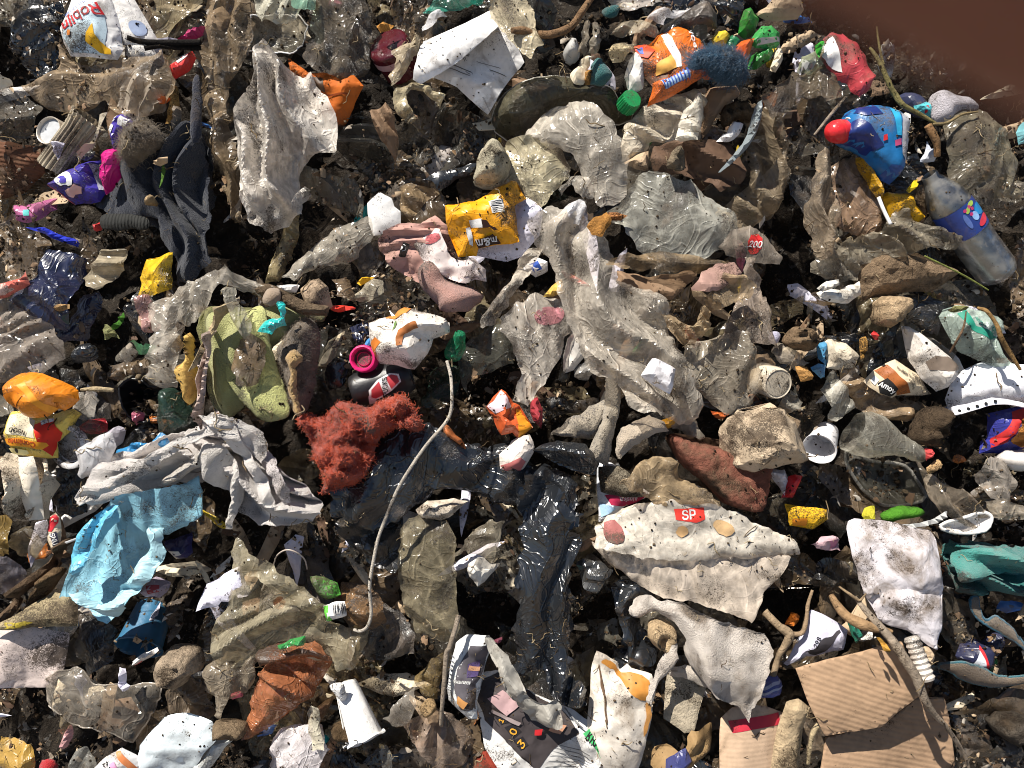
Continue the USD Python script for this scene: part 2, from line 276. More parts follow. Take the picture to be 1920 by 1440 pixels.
def simulate(iters=0):
    for s in SHEETS:
        v, d, sd = s['v'], s['dist'], s['seed']; dm = max(d.max(), 1e-4); u = np.clip(d / dm, 0, 1); c0 = s['ctr']; q = v - c0
        z = s['z'] + (relief(v[:, 0], v[:, 1]) - relief(c0[0], c0[1])) * 0.8
        dome = s['dome'] * {'film': .36, 'bag': .6}.get(s['k'], 1.0); z = z + dome * (np.minimum(u * 1.6, 1) * .5 + .5 * np.sqrt(1 - (1 - u) ** 2)) - (0.3 * dome if dome > 0 else 0) + q @ np.array(s['tilt'])
        if s['curl']: z = z + s['curl'] * np.clip(1 - d / 0.02, 0, 1) ** 2 * (0.4 + 1.2 * meshkit.noise(np.c_[v * 25, np.full(len(v), 9.0)], sd))
        if s['cyl']:                       # rolled: bent round an axis (angle, radius)
            a, R = math.radians(s['cyl'][0]), s['cyl'][1]; w = q @ np.array([-math.sin(a), math.cos(a)])
            z = z + np.sign(R) * (np.sqrt(np.maximum(R * R - np.minimum(np.abs(w), 0.97 * abs(R)) ** 2, 0)) - abs(R))
        g = s['c'] / KD[s['k']][0]; g = g ** .5 if g > 0 else 0.0; sc = s['wl'] / KD[s['k']][1]; cd = s['cdir']
        off = np.zeros((len(v), 3)); wq = q; soft = cd is None and s['k'] in ('film', 'bag')
        if soft: cd = float(np.random.default_rng(sd * 31).uniform(0, 180))
        if cd is not None:                 # folds run across the compression direction
            a = math.radians(cd); R2 = np.array([[math.cos(a), math.sin(a)], [-math.sin(a), math.cos(a)]]); wq = (q @ R2.T)
            wq = wq + .035 * (np.stack([meshkit.fbm(np.c_[v * 9, np.full(len(v), 1.0 * sd)], 2, sd + k) for k in (0, 1)], -1) - .5) * 2
            x = wq[:, 0]; ph = x / (s['wl'] * .8) + 2.6 * meshkit.noise(np.c_[wq * np.array([9.0, 5.0]), np.full(len(v), 2.0 * sd)], sd + 7)
            fold = 1 - 2 * np.abs((ph % 1) - .5) * 2; fold = np.sign(fold) * np.abs(fold) ** (1.35 if s['k'] == 'cloth' else 1.0)
            env = (.1 if soft else .3) + 1.5 * np.clip(1.7 * meshkit.noise(np.c_[wq * np.array([9.0, 4.0]), np.full(len(v), 3.0 * sd)], sd + 13) - .5, 0, 1)
            off[:, 2] += (.17 if soft else .24) * g * s['wl'] * .8 * fold * env * np.minimum(1, .4 + u * 2)
            wq = wq * np.array([1.0, .42 if soft else .34])
        for i, (lam, am) in enumerate(LV[s['k']]):
            lam = lam * sc; lam = min(lam, .55 * max(np.ptp(v[:, 0]), np.ptp(v[:, 1])))
            if lam < .006: continue
            loc = 1.0 if i < 2 else (.35 + 1.3 * meshkit.noise(np.c_[v * 16, np.full(len(v), 4.4)], sd + i))
            fz = facets(wq + .25 * lam * (np.stack([meshkit.noise(np.c_[v / lam * .9, np.full(len(v), 6.0 + sd)], sd + 3 * k + i) for k in (0, 1)], -1) - .5), lam, sd * 17 + i)
            off += (fz * np.array([.5, .5, 1.0]) * np.where(s['bd'] & (s['k'] in ('film', 'bag', 'cloth')), 1.5, 1.0)[:, None]) * (lam * am * g * (.72 if cd is not None else 1.0) * loc * np.ones(len(v)))[:, None]
        if s['k'] in ('film', 'bag'):     # fluttering edge
            off[:, 2] += .016 * np.exp(-d / .014) * (meshkit.fbm(np.c_[v * 32, np.full(len(v), sd * .77)], 2, sd + 21) - .42) * 2
        if s['lumps']: off[:, 2] += s['lumps'] * (meshkit.fbm(np.c_[v * 45, np.full(len(v), sd * 1.7)], 3, sd + 40) - 0.5) * 2
        p = np.c_[v, z] + off
        if s['k'] in ('cloth', 'film', 'bag'):
            e, _ = edges_of(s['f']); A_ = sp.csr_matrix((np.ones(2 * len(e)), (np.r_[e[:, 0], e[:, 1]], np.r_[e[:, 1], e[:, 0]])), (len(v), len(v))); dg = np.maximum(np.bincount(e.ravel(), minlength=len(v)), 1)[:, None]
            for _ in range(3 if s['k'] == 'cloth' else 1): p = p * .45 + .55 * (A_ @ p) / dg
        s['p'] = p
GX0, GY0, GR = -1.35, -1.1, 0.003
GW, GH = int(2.7 / GR), int(2.2 / GR)
TOP = np.full((GH, GW), -0.2)
def stamp(p, f=None):
    q = p if f is None else np.vstack([p, p[f].mean(1), (p[f[:, 0]] + p[f[:, 1]]) / 2, (p[f[:, 1]] + p[f[:, 2]]) / 2, (p[f[:, 2]] + p[f[:, 0]]) / 2])
    i, j = ((q[:, 1] - GY0) / GR).astype(int), ((q[:, 0] - GX0) / GR).astype(int)
    ok = (i >= 0) & (j >= 0) & (i < GH) & (j < GW)
    np.maximum.at(TOP, (i[ok], j[ok]), q[ok, 2])
def top_at(xy):
    i, j = np.clip(((xy[:, 1] - GY0) / GR).astype(int), 0, GH - 1), np.clip(((xy[:, 0] - GX0) / GR).astype(int), 0, GW - 1)
    return TOP[i, j]
def settle(s, cap=0.045):
    p, f = s['p'], s['f']
    H = top_at(p); dz = np.clip(H + 0.0025 - p[:, 2], 0, cap)
    if dz.max() > 0:
        e, _ = edges_of(f); n = len(p)
        Adj = sp.csr_matrix((np.ones(2 * len(e)), (np.r_[e[:, 0], e[:, 1]], np.r_[e[:, 1], e[:, 0]])), (n, n)); deg = np.maximum(np.bincount(e.ravel(), minlength=n), 1)
        for _ in range(5 if s['k'] in ('film', 'bag', 'cloth') else 14):
            dz = np.maximum(0.85 * ((Adj @ dz) / deg * 0.7 + dz * 0.3), dz * 0.55) if _ < 2 else (Adj @ dz) / deg * 0.6 + dz * 0.4
        p = p.copy(); p[:, 2] += dz; s['p'] = p
    stamp(p, f)
def drape(s, q2, lift):
    """points in the sheet's flat coordinates -> points on its crumpled front"""
    tri, p = s['tri'], s['p']
    i = tri.find_simplex(q2); i = np.where(i < 0, 0, i)
    X = tri.transform[i]; b = np.einsum('nij,nj->ni', X[:, :2], q2 - X[:, 2]); b = np.c_[b, 1 - b.sum(1)]; b = np.clip(b, -0.2, 1.2)
    _, _, nr = meshkit.arrays((p, s['f']), True)
    sv = tri.simplices[i]
    n = (nr[sv] * b[:, :, None]).sum(1); n /= np.maximum(np.linalg.norm(n, axis=1, keepdims=True), 1e-9)
    return (p[sv] * b[:, :, None]).sum(1) + n * lift
def text2d(text, height, bold=True):
    m = meshkit.text_mesh(text, height, 0.001, bold)
    top = m.faces[(m.face_normals[:, 2] > 0.9)]
    m = trimesh.Trimesh(m.vertices, top, process=True); m.remove_unreferenced_vertices()
    v, f = trimesh.remesh.subdivide_to_size(m.vertices, m.faces, 0.0045, max_iter=8)
    return v[:, :2] - (np.array(v)[:, :2].max(0) + np.array(v)[:, :2].min(0)) / 2, f
def decal(s, par, d, i):
    lift = s['th'] / 2 + 0.0007 + 0.0004 * i
    if d[0] == 't':                       # text, centre, cap height (tile px), angle, ink
        _, txt, at, hz, ang, m = d[:6]
        hm = hz / (3.0 if s['t'] is not None else 1.0) * W0 / 1920
        v, f = text2d(txt, hm); a = math.radians(ang); v = v @ np.array([[math.cos(a), math.sin(a)], [-math.sin(a), math.cos(a)]])
        v = v + px2(pts(at, s['t'])[0], s['z']); nm = 'lettering'
    else:                                 # printed panel: name, outline, ink
        _, nm, o, m = d[:4]
        ring = px2(pts(o, s['t']), s['z'])
        if any(w in nm for w in ('stain', 'patch', 'spot', 'oval', 'ring', 'window', 'figure')) and 'printed' not in nm: ring = chaikin(ring, 2)
        if 'stain' in nm: ring = ring + .006 * (np.stack([meshkit.fbm(np.c_[ring * 120, np.full(len(ring), 1.0)], 3, k) for k in (4, 5)], -1) - .5)
        pl = Polygon(ring).buffer(0).intersection(Polygon(s['v'][s['bd']]).buffer(-0.0008))
        if pl.is_empty: return
        pl = pl if pl.geom_type == 'Polygon' else max(pl.geoms, key=lambda g: g.area)
        v, f = fill(pl, 0.0042)[:2]
    put(par + '/' + nm, drape(s, v, lift), f, m)
def emit_sheet(s):
    v, f, uv = s['p'], s['f'], s['v']
    if s['th'] > 0: v, f = shell(v, f, s['th']); uv = np.vstack([uv, uv])
    o = np.r_[s['ctr'], s['p'][:, 2].min()]
    if s['into']:
        par = keyed(s['into']); m = put(par + '/' + s['pname'], v, f, s['m'], uv=uv if s['m'] in CARDS else None, smooth=True if s['m'] in CARDS or s['k'] == 'cloth' else 13)
        if s.get('plabel'): m.GetPrim().SetCustomDataByKey('label', s['plabel'])
        for i, d in enumerate(s['dec']): decal(s, par, d, i)
        if s['rim']:
            b = s['p'][s['bd']]; tv, tf = tube(np.vstack([b, b[:1]]), np.full(len(b) + 1, s['rim'][0]), 6); put(par + '/rim', tv, tf, s['rim'][1])
        return
    if not s['dec'] and not s['rim']:
        m = put('/World/' + s['name'], v, f, s['m'], uv=uv if s['m'] in CARDS else None, org=o, smooth=True if s['m'] in CARDS or s['k'] == 'cloth' else 13); tag(m, s['label'], s['cat'], s['group'])
        return
    par = thing(s['name'], s['label'], s['cat'], o, s['group'])
    put(par + '/' + s['part'], v, f, s['m'], uv=uv if s['m'] in CARDS else None, smooth=True if s['m'] in CARDS or s['k'] == 'cloth' else 13)
    for i, d in enumerate(s['dec']): decal(s, par, d, i)
    if s['rim']:
        b = s['p'][s['bd']]; b = np.vstack([b, b[:1]])
        tv, tf = tube(b, np.full(len(b), s['rim'][0]), 6); put(par + '/rim', tv, tf, s['rim'][1])

# ------------------------------------------------------------------ solid things
def tube(p, r, sides=7):
    p = np.asarray(p, float); r = np.broadcast_to(np.asarray(r, float), (len(p),))
    t = np.gradient(p, axis=0); t /= np.linalg.norm(t, axis=1, keepdims=True) + 1e-12
    a = np.cross(t, [0, 0, 1.0]); bad = np.linalg.norm(a, axis=1) < 1e-3; a[bad] = [1, 0, 0]; a /= np.linalg.norm(a, axis=1, keepdims=True); b = np.cross(t, a)
    th = np.arange(sides) * 2 * np.pi / sides
    v = p[:, None] + r[:, None, None] * (np.cos(th)[None, :, None] * a[:, None] + np.sin(th)[None, :, None] * b[:, None])
    n = len(p); i, j = np.meshgrid(np.arange(n - 1), np.arange(sides), indexing='ij'); j2 = (j + 1) % sides
    q = np.stack([i * sides + j, i * sides + j2, (i + 1) * sides + j2, (i + 1) * sides + j], -1).reshape(-1, 4)
    f = np.vstack([q[:, [0, 2, 1]], q[:, [0, 3, 2]]])
    c0, c1 = n * sides, n * sides + 1; k = np.arange(sides); k2 = (k + 1) % sides
    f = np.vstack([f, np.c_[np.full(sides, c0), k, k2], np.c_[np.full(sides, c1), (n - 1) * sides + k2, (n - 1) * sides + k]])
    return np.vstack([v.reshape(-1, 3), p[:1], p[-1:]]), f
def spline(p, n=8):
    p = np.asarray(p, float); P = np.vstack([2 * p[0] - p[1], p, 2 * p[-1] - p[-2]]); out = []
    for i in range(1, len(P) - 2):
        for u in np.arange(n) / n:
            a, b, c, d = P[i - 1], P[i], P[i + 1], P[i + 2]
            out.append(0.5 * ((2 * b) + (c - a) * u + (2 * a - 5 * b + 4 * c - d) * u ** 2 + (3 * b - a - 3 * c + d) * u ** 3))
    return np.vstack([out, p[-1:]])
SOLIDS = []
def stick(name, label, cat, t, path, hs, rad, m, wob=0.0, part=None, flat=1.0):
    """a bent rod: picture path, heights along it, radii along it (metres)"""
    pix = pts(path, t); hs = np.broadcast_to(np.asarray(hs, float), (len(pix),))
    p = np.array([np.r_[px2(q, base_z(q, h)), base_z(q, h)] for q, h in zip(pix, hs)])
    c = spline(p, 10); r = (.78 if name in ('branch', 'root', 'plant_stem', 'rope') else 1.0) * np.interp(np.linspace(0, 1, len(c)), np.linspace(0, 1, len(np.atleast_1d(rad))), np.atleast_1d(rad))
    if wob: r = r * (1 + wob * (meshkit.fbm(np.c_[c * 60], 3, len(SOLIDS)) - 0.5) * 2)
    v, f = tube(c, r, 9); stamp(v)
    if flat != 1.0: pass
    if part: put(part, v, f, m); return
    x = put('/World/' + name, v, f, m, org=c[len(c) // 2]); tag(x, label, cat)
def frame_of(axis):
    a = np.asarray(axis, float); a = a / np.linalg.norm(a); x = np.cross([0.31, 0.2, 0.93], a); x /= np.linalg.norm(x); return np.stack([x, np.cross(a, x), a])
def lathe_mesh(prof, n=40, dent=0.0, seed=0, ribs=None):
    prof = np.asarray(prof, float); th = np.arange(n) * 2 * np.pi / n
    v = np.stack([prof[:, None, 0] * np.cos(th), prof[:, None, 0] * np.sin(th), np.broadcast_to(prof[:, None, 1], (len(prof), n))], -1)
    if ribs: v[..., :2] *= (1 + ribs[1] * np.sign(np.sin(ribs[0] * th)) * 0.5)[None, :, None]
    v = v.reshape(-1, 3)
    if dent:
        L = np.abs(prof).max()
        v = v + dent * (np.stack([meshkit.fbm(np.c_[v / L * 1.6] + 5.5 + seed, 3, seed * 3 + k) for k in range(3)], -1) - 0.5) * 2
    m = len(prof); i, j = np.meshgrid(np.arange(m - 1), np.arange(n), indexing='ij'); j2 = (j + 1) % n
    q = np.stack([i * n + j, i * n + j2, (i + 1) * n + j2, (i + 1) * n + j], -1).reshape(-1, 4)
    return v, np.vstack([q[:, [0, 1, 2]], q[:, [0, 2, 3]]])
def place(v, at, t, h, axis, off=(0, 0, 0), pre=None):
    q = pts(at, t)[0]; z = base_z(q, h); o = np.r_[px2(q, z), z] + np.asarray(off)
    return v @ frame_of(axis) + o, o
def L(name, label, cat, t, at, h, axis, parts, dent=0.0, n=40, group=None):
    """a turned thing: parts = [(part name, profile [(r, z)...], material, options)]; axis in slope coordinates"""
    q = pts(at, t)[0]; z = base_z(q, h); o = np.r_[px2(q, z), z]
    par = thing(name, label, cat, o, group)
    for i, (pn, prof, m, *opt) in enumerate(parts):
        opt = opt[0] if opt else {}
        v, f = lathe_mesh(prof, n, opt.get('dent', dent), len(used), opt.get('ribs'))
        v = v @ frame_of(axis) + o; stamp(v, f)
        put(par + '/' + pn, v, f, m, smooth=opt.get('smooth', 40))
    return par, o
def blob_mesh(t, outline, h, dome, rough, below=0.03, p=2.0, res=0.0055, rnd=1, freq=40, seed=1, flat=False):
    pix = pts(outline, t); z0 = base_z(pix.mean(0), h); xy = px2(pix, z0)
    if rnd: xy = chaikin(xy, rnd)
    v, f, tri, bd, dist = fill(xy, res, 0.003, seed)
    u = np.clip(dist / max(dist.max(), 1e-4), 0, 1); prof = (1 - (1 - u) ** p) ** (1 / p)
    nz = meshkit.fbm(np.c_[v * freq, np.full(len(v), seed * 1.31)], 4, seed) - 0.5
    nz = nz + 0.8 * (0.5 - np.abs(meshkit.noise(np.c_[v * freq * 1.6, np.full(len(v), seed * 2.31)], seed + 5) - 0.5) * 2) * 0.6
    nz = nz + .45 * facets(v, .022, seed + 70)[:, 2] + .2 * facets(v, .011, seed + 71)[:, 2]
    top = np.c_[v, z0 + dome * prof + rough * nz * (0.35 + 0.65 * prof)]; bot = np.c_[v, z0 - below * prof]
    n = len(v); bot[bd] = top[bd]
    ff = np.vstack([f, f[:, ::-1] + n]); V = np.vstack([top, bot])
    m = trimesh.Trimesh(V, ff, process=False); m.merge_vertices(digits_vertex=6)
    stamp(top, f)
    return np.array(m.vertices), np.array(m.faces), np.r_[v.mean(0), z0], top, f
def G(name, label, cat, t, outline, h, m, dome=0.03, rough=0.015, **k):
    if name in ('soil_clod', 'sponge', 'bread_ball', 'plaster_roll'): rough = rough * 1.7
    v, f, o, _, _ = blob_mesh(t, outline, h, dome, rough, seed=len(used) + 3, **k)
    x = put('/World/' + name, v, f, m, org=o); tag(x, label, cat)
def hair(path, roots, dirs, length, wid, m, seed=0, segs=5, curl=0.4):
    r = np.random.default_rng(seed); n = len(roots); P = np.zeros((n, segs, 3)); P[:, 0] = roots
    d = dirs / np.maximum(np.linalg.norm(dirs, axis=1, keepdims=True), 1e-9); ln = length * r.uniform(0.5, 1.3, (n, 1))
    for k in range(1, segs):
        d = d + r.normal(0, curl, (n, 3)); d[:, 2] -= 0.12; d /= np.linalg.norm(d, axis=1, keepdims=True)
        P[:, k] = P[:, k - 1] + d * ln / (segs - 1)
    par = path.rpartition('/')[0]; path = numbered(path); pw = W(P.reshape(-1, 3)) - thing_org.get(par, np.zeros(3))
    c = UsdGeom.BasisCurves.Define(stage, path); c.CreateTypeAttr('linear')
    c.CreatePointsAttr(Vt.Vec3fArray.FromNumpy(pw.astype(np.float32))); c.CreateCurveVertexCountsAttr(Vt.IntArray.FromNumpy(np.full(n, segs, np.int32)))
    wd = np.tile(np.linspace(wid, wid * 0.4, segs), n); c.CreateWidthsAttr(Vt.FloatArray.FromNumpy(wd.astype(np.float32))); c.SetWidthsInterpolation('vertex')
    UsdShade.MaterialBindingAPI.Apply(c.GetPrim()).Bind(m)
    return c
def tufts(v, f, n, seed):
    r = np.random.default_rng(seed); a = np.linalg.norm(np.cross(v[f[:, 1]] - v[f[:, 0]], v[f[:, 2]] - v[f[:, 0]]), axis=1)
    i = r.choice(len(f), n, p=a / a.sum()); w = r.dirichlet([1, 1, 1], n); p = (v[f[i]] * w[:, :, None]).sum(1)
    nn = np.cross(v[f[i, 1]] - v[f[i, 0]], v[f[i, 2]] - v[f[i, 0]]); nn /= np.maximum(np.linalg.norm(nn, axis=1, keepdims=True), 1e-12)
    return p, nn
Q = []
def _later(fn):
    def g(*a, **k): Q.append((float(np.mean(a[5])), fn, a, k))
    return g
stick, L, G = _later(stick), _later(L), _later(G)
def later(h, fn): Q.append((h, fn, (), {}))

# ------------------------------------------------------------------ the setting: ground and the heap's soil body
gv = np.array([[-300, -300, 0], [300, -300, 0], [300, 300, 0], [-300, 300, 0]], float)
gm = usdkit.mesh(stage, '/World/ground', (gv, np.array([[0, 1, 2], [0, 2, 3]])), soil((.13, .10, .07), scale=0.3)); gm.GetPrim().SetCustomDataByKey('kind', 'structure')
def heap():
    xs = np.r_[np.linspace(-6, -1.5, 40), np.arange(-1.44, 1.45, 0.012), np.linspace(1.5, 6, 40)]
    ss = np.r_[np.linspace(-1.5, -1.0, 12), np.arange(-0.96, 1.2, 0.012), np.linspace(1.22, 6.5, 70)]
    X, S_ = np.meshgrid(xs, ss); s0 = 2.0
    Y = np.minimum(S_, s0); over = np.maximum(S_ - s0, 0)
    p = np.stack([X * 9, S_ * 9, np.zeros_like(X)], -1)
    z = relief(X, S_) - 0.14 + 0.13 * (meshkit.fbm(p, 5, 3) - 0.5) + 0.03 * (meshkit.fbm(p * 5, 3, 8) - 0.5)
    w = ORG + X[..., None] * EX + Y[..., None] * EU + z[..., None] * EN
    w = w + np.stack([0 * over, over, -0.35 * np.maximum(over - 2.2, 0) ** 1.5], -1)
    i, j = np.meshgrid(np.arange(len(ss) - 1), np.arange(len(xs) - 1), indexing='ij'); n = len(xs)
    q = np.stack([i * n + j, i * n + j + 1, (i + 1) * n + j + 1, (i + 1) * n + j], -1).reshape(-1, 4)
    m = usdkit.mesh(stage, '/World/waste_heap', (w.reshape(-1, 3), np.vstack([q[:, [0, 1, 2]], q[:, [0, 2, 3]]])), HEAP, smooth=True); m.GetPrim().SetCustomDataByKey('kind', 'structure')
    inn = (np.abs(X) < 1.4) & (S_ < 1.15)
    stamp(np.stack([X, S_, z], -1)[inn]); 
    for dx in (-.006, 0, .006):
        for dy in (-.006, 0, .006): stamp(np.stack([X + dx, S_ + dy, z], -1)[inn])
def heap_look():
    n, l = {}, []
    col, sm, st = dirty(n, l, (.028, .021, .015), 1.0, 0.5, 3.0, 0.5, (.065, .047, .03))
    n['v'] = ('voronoi_texture', {'feature': 'f1', 'scale': 150.0}); n['wn2'] = ('noise_texture', {'scale': 60.0, 'detail': 3.0})
    n['vm'] = ('vector_math', {'math_type': 'multiply_add', 'vector2': (.03, .03, .03)}); l += [('mp.vector', 'wn2.vector'), ('wn2.color', 'vm.vector1'), ('mp.vector', 'vm.vector3'), ('vm.vector', 'v.vector')]
    n['sc'] = ('separate_color', {}); l.append(('v.color', 'sc.color'))
    n['rp'] = ('rgb_ramp', {'ramp': [(0, (.02, .015, .01)), (.55, (.03, .022, .015)), (.75, (.06, .045, .028)), (.88, (.15, .11, .07)), (.95, (.45, .40, .33)), (1, (.6, .58, .55))]}); l.append(('sc.r', 'rp.fac'))
    n['mm'] = ('mix', {'mix_type': 'mix', 'fac': 0.14}); l += [(col, 'mm.color1'), ('rp.color', 'mm.color2')]
    n['w1'] = ('noise_texture', {'scale': 160.0, 'detail': 6.0, 'roughness': 0.7}); l.append(('mp.vector', 'w1.vector'))
    n['hh'] = ('math', {'math_type': 'multiply_add', 'value2': 0.7}); l += [('sc.g', 'hh.value1'), ('w1.fac', 'hh.value3')]
    n['bp'] = ('bump', {'distance': 0.012, 'strength': 1.0}); l.append(('hh.value', 'bp.height'))
    n['p'] = ('principled_bsdf', {'roughness': 0.85, 'specular_ior_level': 0.25}); l += [('mm.color', 'p.base_color'), ('bp.normal', 'p.normal')]
    return usdkit.material(stage, '/World/Looks/heap_soil', n, l, surface='p.BSDF')
HEAP = heap_look()
heap()

# looks shared by many things
CLEAR = film((.62, .58, .50), .38); MILKY = film((.68, .65, .6), .55); TAN = film((.36, .27, .17), .66, stain=.6); GREY = film((.22, .205, .175), .55)
DARK = film((.045, .045, .042), .75, stain=.3); MUD = film((.17, .125, .08), .9, stain=.9, dirt=1.3); KHAKI = film((.33, .28, .18), .55, stain=.55); GREYD = film((.11, .10, .085), .6, stain=.5); MUDD = film((.09, .066, .042), .9, stain=.7); WHITEF = film((.62, .64, .70), .92, stain=.3, bump=.5)
BLACK = bag((.013, .0145, .017), dirt=.3, stain=.08); BLACKD = bag((.016, .015, .014), stain=.55, dirt=1.2); NAVYB = bag((.014, .017, .045), dirt=.4, stain=.1)
WHITE = paper(); WHITED = paper((.76, .73, .69), stain=.5, dirt=1.1); LILAC = paper((.68, .66, .76), dirt=.7, stain=.15); CREAM = paper((.66, .57, .42), stain=.4)
BROWNC = paper((.22, .14, .085), stain=.5); TANP = paper((.42, .31, .20), stain=.5); DKBROWN = paper((.085, .05, .032), stain=.5)
WHITER = rigid((.78, .76, .73)); BLK = ink((.012, .012, .012)); WHT = ink((.75, .74, .72)); RED = ink((.55, .025, .03)); YEL = ink((.75, .42, .02)); GRN = ink((.06, .36, .07)); BLU = ink((.03, .08, .36))
STRAW = wood((.42, .33, .20)); TWIG = wood((.16, .10, .06)); GREYW = wood((.27, .22, .17)); CARDM = card((.42, .26, .17), 20)
NSCRAP, NCRUMB = 540, 30000

# ================================================================== the waste, as the photograph shows it
A = (0, 0)                                    # ---- top left
S('detergent_pouch', 'white detergent pouch with upside down red lettering at top left', 'pouch', A, '420,-40 610,-20 640,100 690,270 660,330 560,310 380,300 340,230 320,160 350,100', .045, WHITE, 'foil', dome=.022, c=.05, dec=[
  ('p', 'blue_print', '390,110 520,40 560,50 610,180 600,300 400,290 350,220', ink((.55, .68, .75))), ('p', 'yellow_print', '500,200 545,160 550,205 575,240 640,280 640,305 560,290 490,240', YEL), ('t', 'Robijn', '460,118', 58, 207, RED), ('t', 'NATURAL CARE', '430,75', 13, 207, BLU), ('p', 'orange_fruit', '395,195 415,200 410,222 390,220', ink((.6, .2, .04)))])
S('white_carton_panel', 'white plastic carton panel with pale blue patch beside the detergent pouch', 'carton', A, '610,-40 740,-30 810,100 870,210 890,235 720,250 690,260 640,100', .03, WHITED, 'rigid', tilt=(-.25, .1), dome=.006, dec=[('p', 'blue_patch', '720,130 800,110 830,190 760,215', ink((.35, .42, .58)))])
S('white_carton_panel', 'small white card panel under the black sticks at top left', 'carton', A, '715,250 890,245 920,340 700,340', .02, WHITED, 'paper', tilt=(0, .3))
stick('black_stick', 'upper of two thin black sticks at top left', 'stick', A, '715,212 800,235 950,240 1130,238', [.085, .075, .07, .065], [.004, .0045, .005, .0045], wood((.012, .010, .009), dirt=.3), .1)
stick('black_stick', 'lower, shorter of two thin black sticks at top left', 'stick', A, '812,272 900,258 1010,268 1130,270', [.072, .07, .064, .06], [.004, .0045, .0045, .004], wood((.014, .011, .009), dirt=.3), .1)
S('red_wrapper', 'glossy red snack wrapper beside the tips of black sticks', 'wrapper', A, '950,385 1010,320 1080,300 1105,335 1060,400 980,450', .05, foil((.55, .03, .025)), 'foil', dome=.015, dec=[('p', 'silver_print', '985,350 1050,310 1070,330 1010,375', WHT)])
S('purple_wrapper', 'red and purple wrapper strip above the black sticks', 'wrapper', A, '1000,210 1080,170 1160,140 1170,175 1090,215 1010,235', .035, foil((.42, .03, .12)), 'foil')
S('plastic_film', 'large tan translucent film spread under the detergent pouch', 'plastic film', A, '300,250 330,200 390,330 520,350 700,345 880,320 935,390 960,480 880,600 760,650 640,640 560,560 440,590 330,620 200,580 100,490 150,450 300,350', .032, film((.42, .33, .23), .72, stain=.6), 'film', dome=.025, c=.2, tilt=(0, .12), lumps=.004)
S('plastic_film', 'clear crinkled film pocket right of the tan film at upper left', 'plastic film', A, '690,520 800,400 870,430 900,560 830,640 700,640', .05, film((.66, .6, .52), .42), 'film', dome=.02, c=.25, wl=.03)
S('plastic_bag', 'crumpled black bag at the top left corner', 'bag', A, '40,120 150,0 330,30 345,150 300,330 330,450 200,460 90,330 40,260', .0, BLACK, 'bag', dome=.03, c=.3, wl=.04)
S('plastic_film', 'pale grey film at the very top left edge', 'plastic film', A, '-60,-60 120,-60 150,40 60,130 -60,160', .03, GREY, 'film')
S('plastic_film', 'dark grey muddy film at left edge above the round cup', 'plastic film', A, '-40,500 60,490 150,540 300,640 240,720 120,800 -40,760', .02, film((.13, .12, .105), .75, stain=.6), 'film', dome=.025, c=.25)
S('plastic_film', 'beige plastic flap at left edge under the black bag', 'plastic film', A, '-40,400 20,400 80,450 70,490 0,500 -40,480', .04, CREAM, 'film')
L('paper_cup', 'round grey bottomed paper cup with cream rim at left', 'cup', A, '297,745', .03, (-.25, .12, 1), [('cup_wall', [(.0, .004), (.0215, .004), (.0225, .010), (.0238, .0105), (.0242, .008), (.024, -.05), (.0, -.05)], rigid((.62, .55, .46), dirt=.5)), ('base_disc', [(.0, .0046), (.0212, .0046), (.0212, .0042)], rigid((.42, .43, .44), dirt=.6, rough=.6))])
S('paper_scrap_lilac', 'pale lilac paper triangle hanging from the round cup', 'paper scrap', A, '285,790 350,800 310,890', .058, LILAC, 'paper')
L('ribbed_cup', 'muddy ribbed beige plastic cup lying on its side at left', 'cup', A, '395,815', .025, (.62, .75, .12), [('cup_wall', [(.024, -.052), (.0245, -.05), (.026, .03), (.0285, .052), (.030, .053), (.030, .056), (.027, .055), (.0245, .03), (.022, -.048), (.0, -.048)], rigid((.42, .36, .26), dirt=1.3, stain=.8), {'ribs': (20, .12)})], dent=.004, n=80)
S('snack_bag', 'blue snack bag with white letter ring and pink edge at left', 'snack bag', A, '258,1035 330,970 440,900 535,890 560,1000 592,1080 560,1142 400,1132 320,1090', .05, foil((.045, .032, .28), dirt=1.1, stain=.3), 'foil', dome=.03, c=.08, dec=[
  ('p', 'pink_edge', '258,1035 300,1062 345,1092 402,1132 372,1128 320,1092 270,1055', ink((.62, .10, .14))), ('p', 'white_ring', '300,995 350,970 410,970 445,1010 450,1045 420,1055 400,1040 350,1050 325,1025', WHT), ('p', 'ring_centre', '340,1005 380,992 415,1015 410,1035 365,1035', ink((.05, .035, .33))), ('p', 'pale_letter', '380,1065 430,1060 455,1045 495,1065 480,1095 440,1090 420,1100 385,1085', ink((.7, .42, .36))), ('p', 'silver_seam', '505,930 545,920 548,985 592,1080 570,1085 530,1000', foil((.55, .55, .68)))], key='snack', part='bag_body')
S('magenta_end', 'magenta foil end of snack bag, next to dark garment at left', 'snack bag', A, '640,845 700,770 725,760 690,830 670,960 590,1085 552,1000 565,880', .062, foil((.50, .012, .17)), 'foil', dome=.02, c=.2, wl=.03, into='snack')
S('twisted_end', 'blue and white patterned bow end of snack bag', 'snack bag', A, '618,730 650,652 700,640 782,700 740,745 700,760 650,840 632,830', .058, foil((.07, .04, .36)), 'foil', dome=.018, c=.1, wl=.03, dec=[
  ('p', 'white_triangle', '650,660 690,645 680,690 655,700', WHT), ('p', 'white_triangle', '630,735 645,705 668,720 650,760', WHT), ('p', 'white_triangle', '700,665 745,690 720,725 690,715', WHT), ('p', 'white_triangle', '625,780 638,760 640,800', WHT)], into='snack')
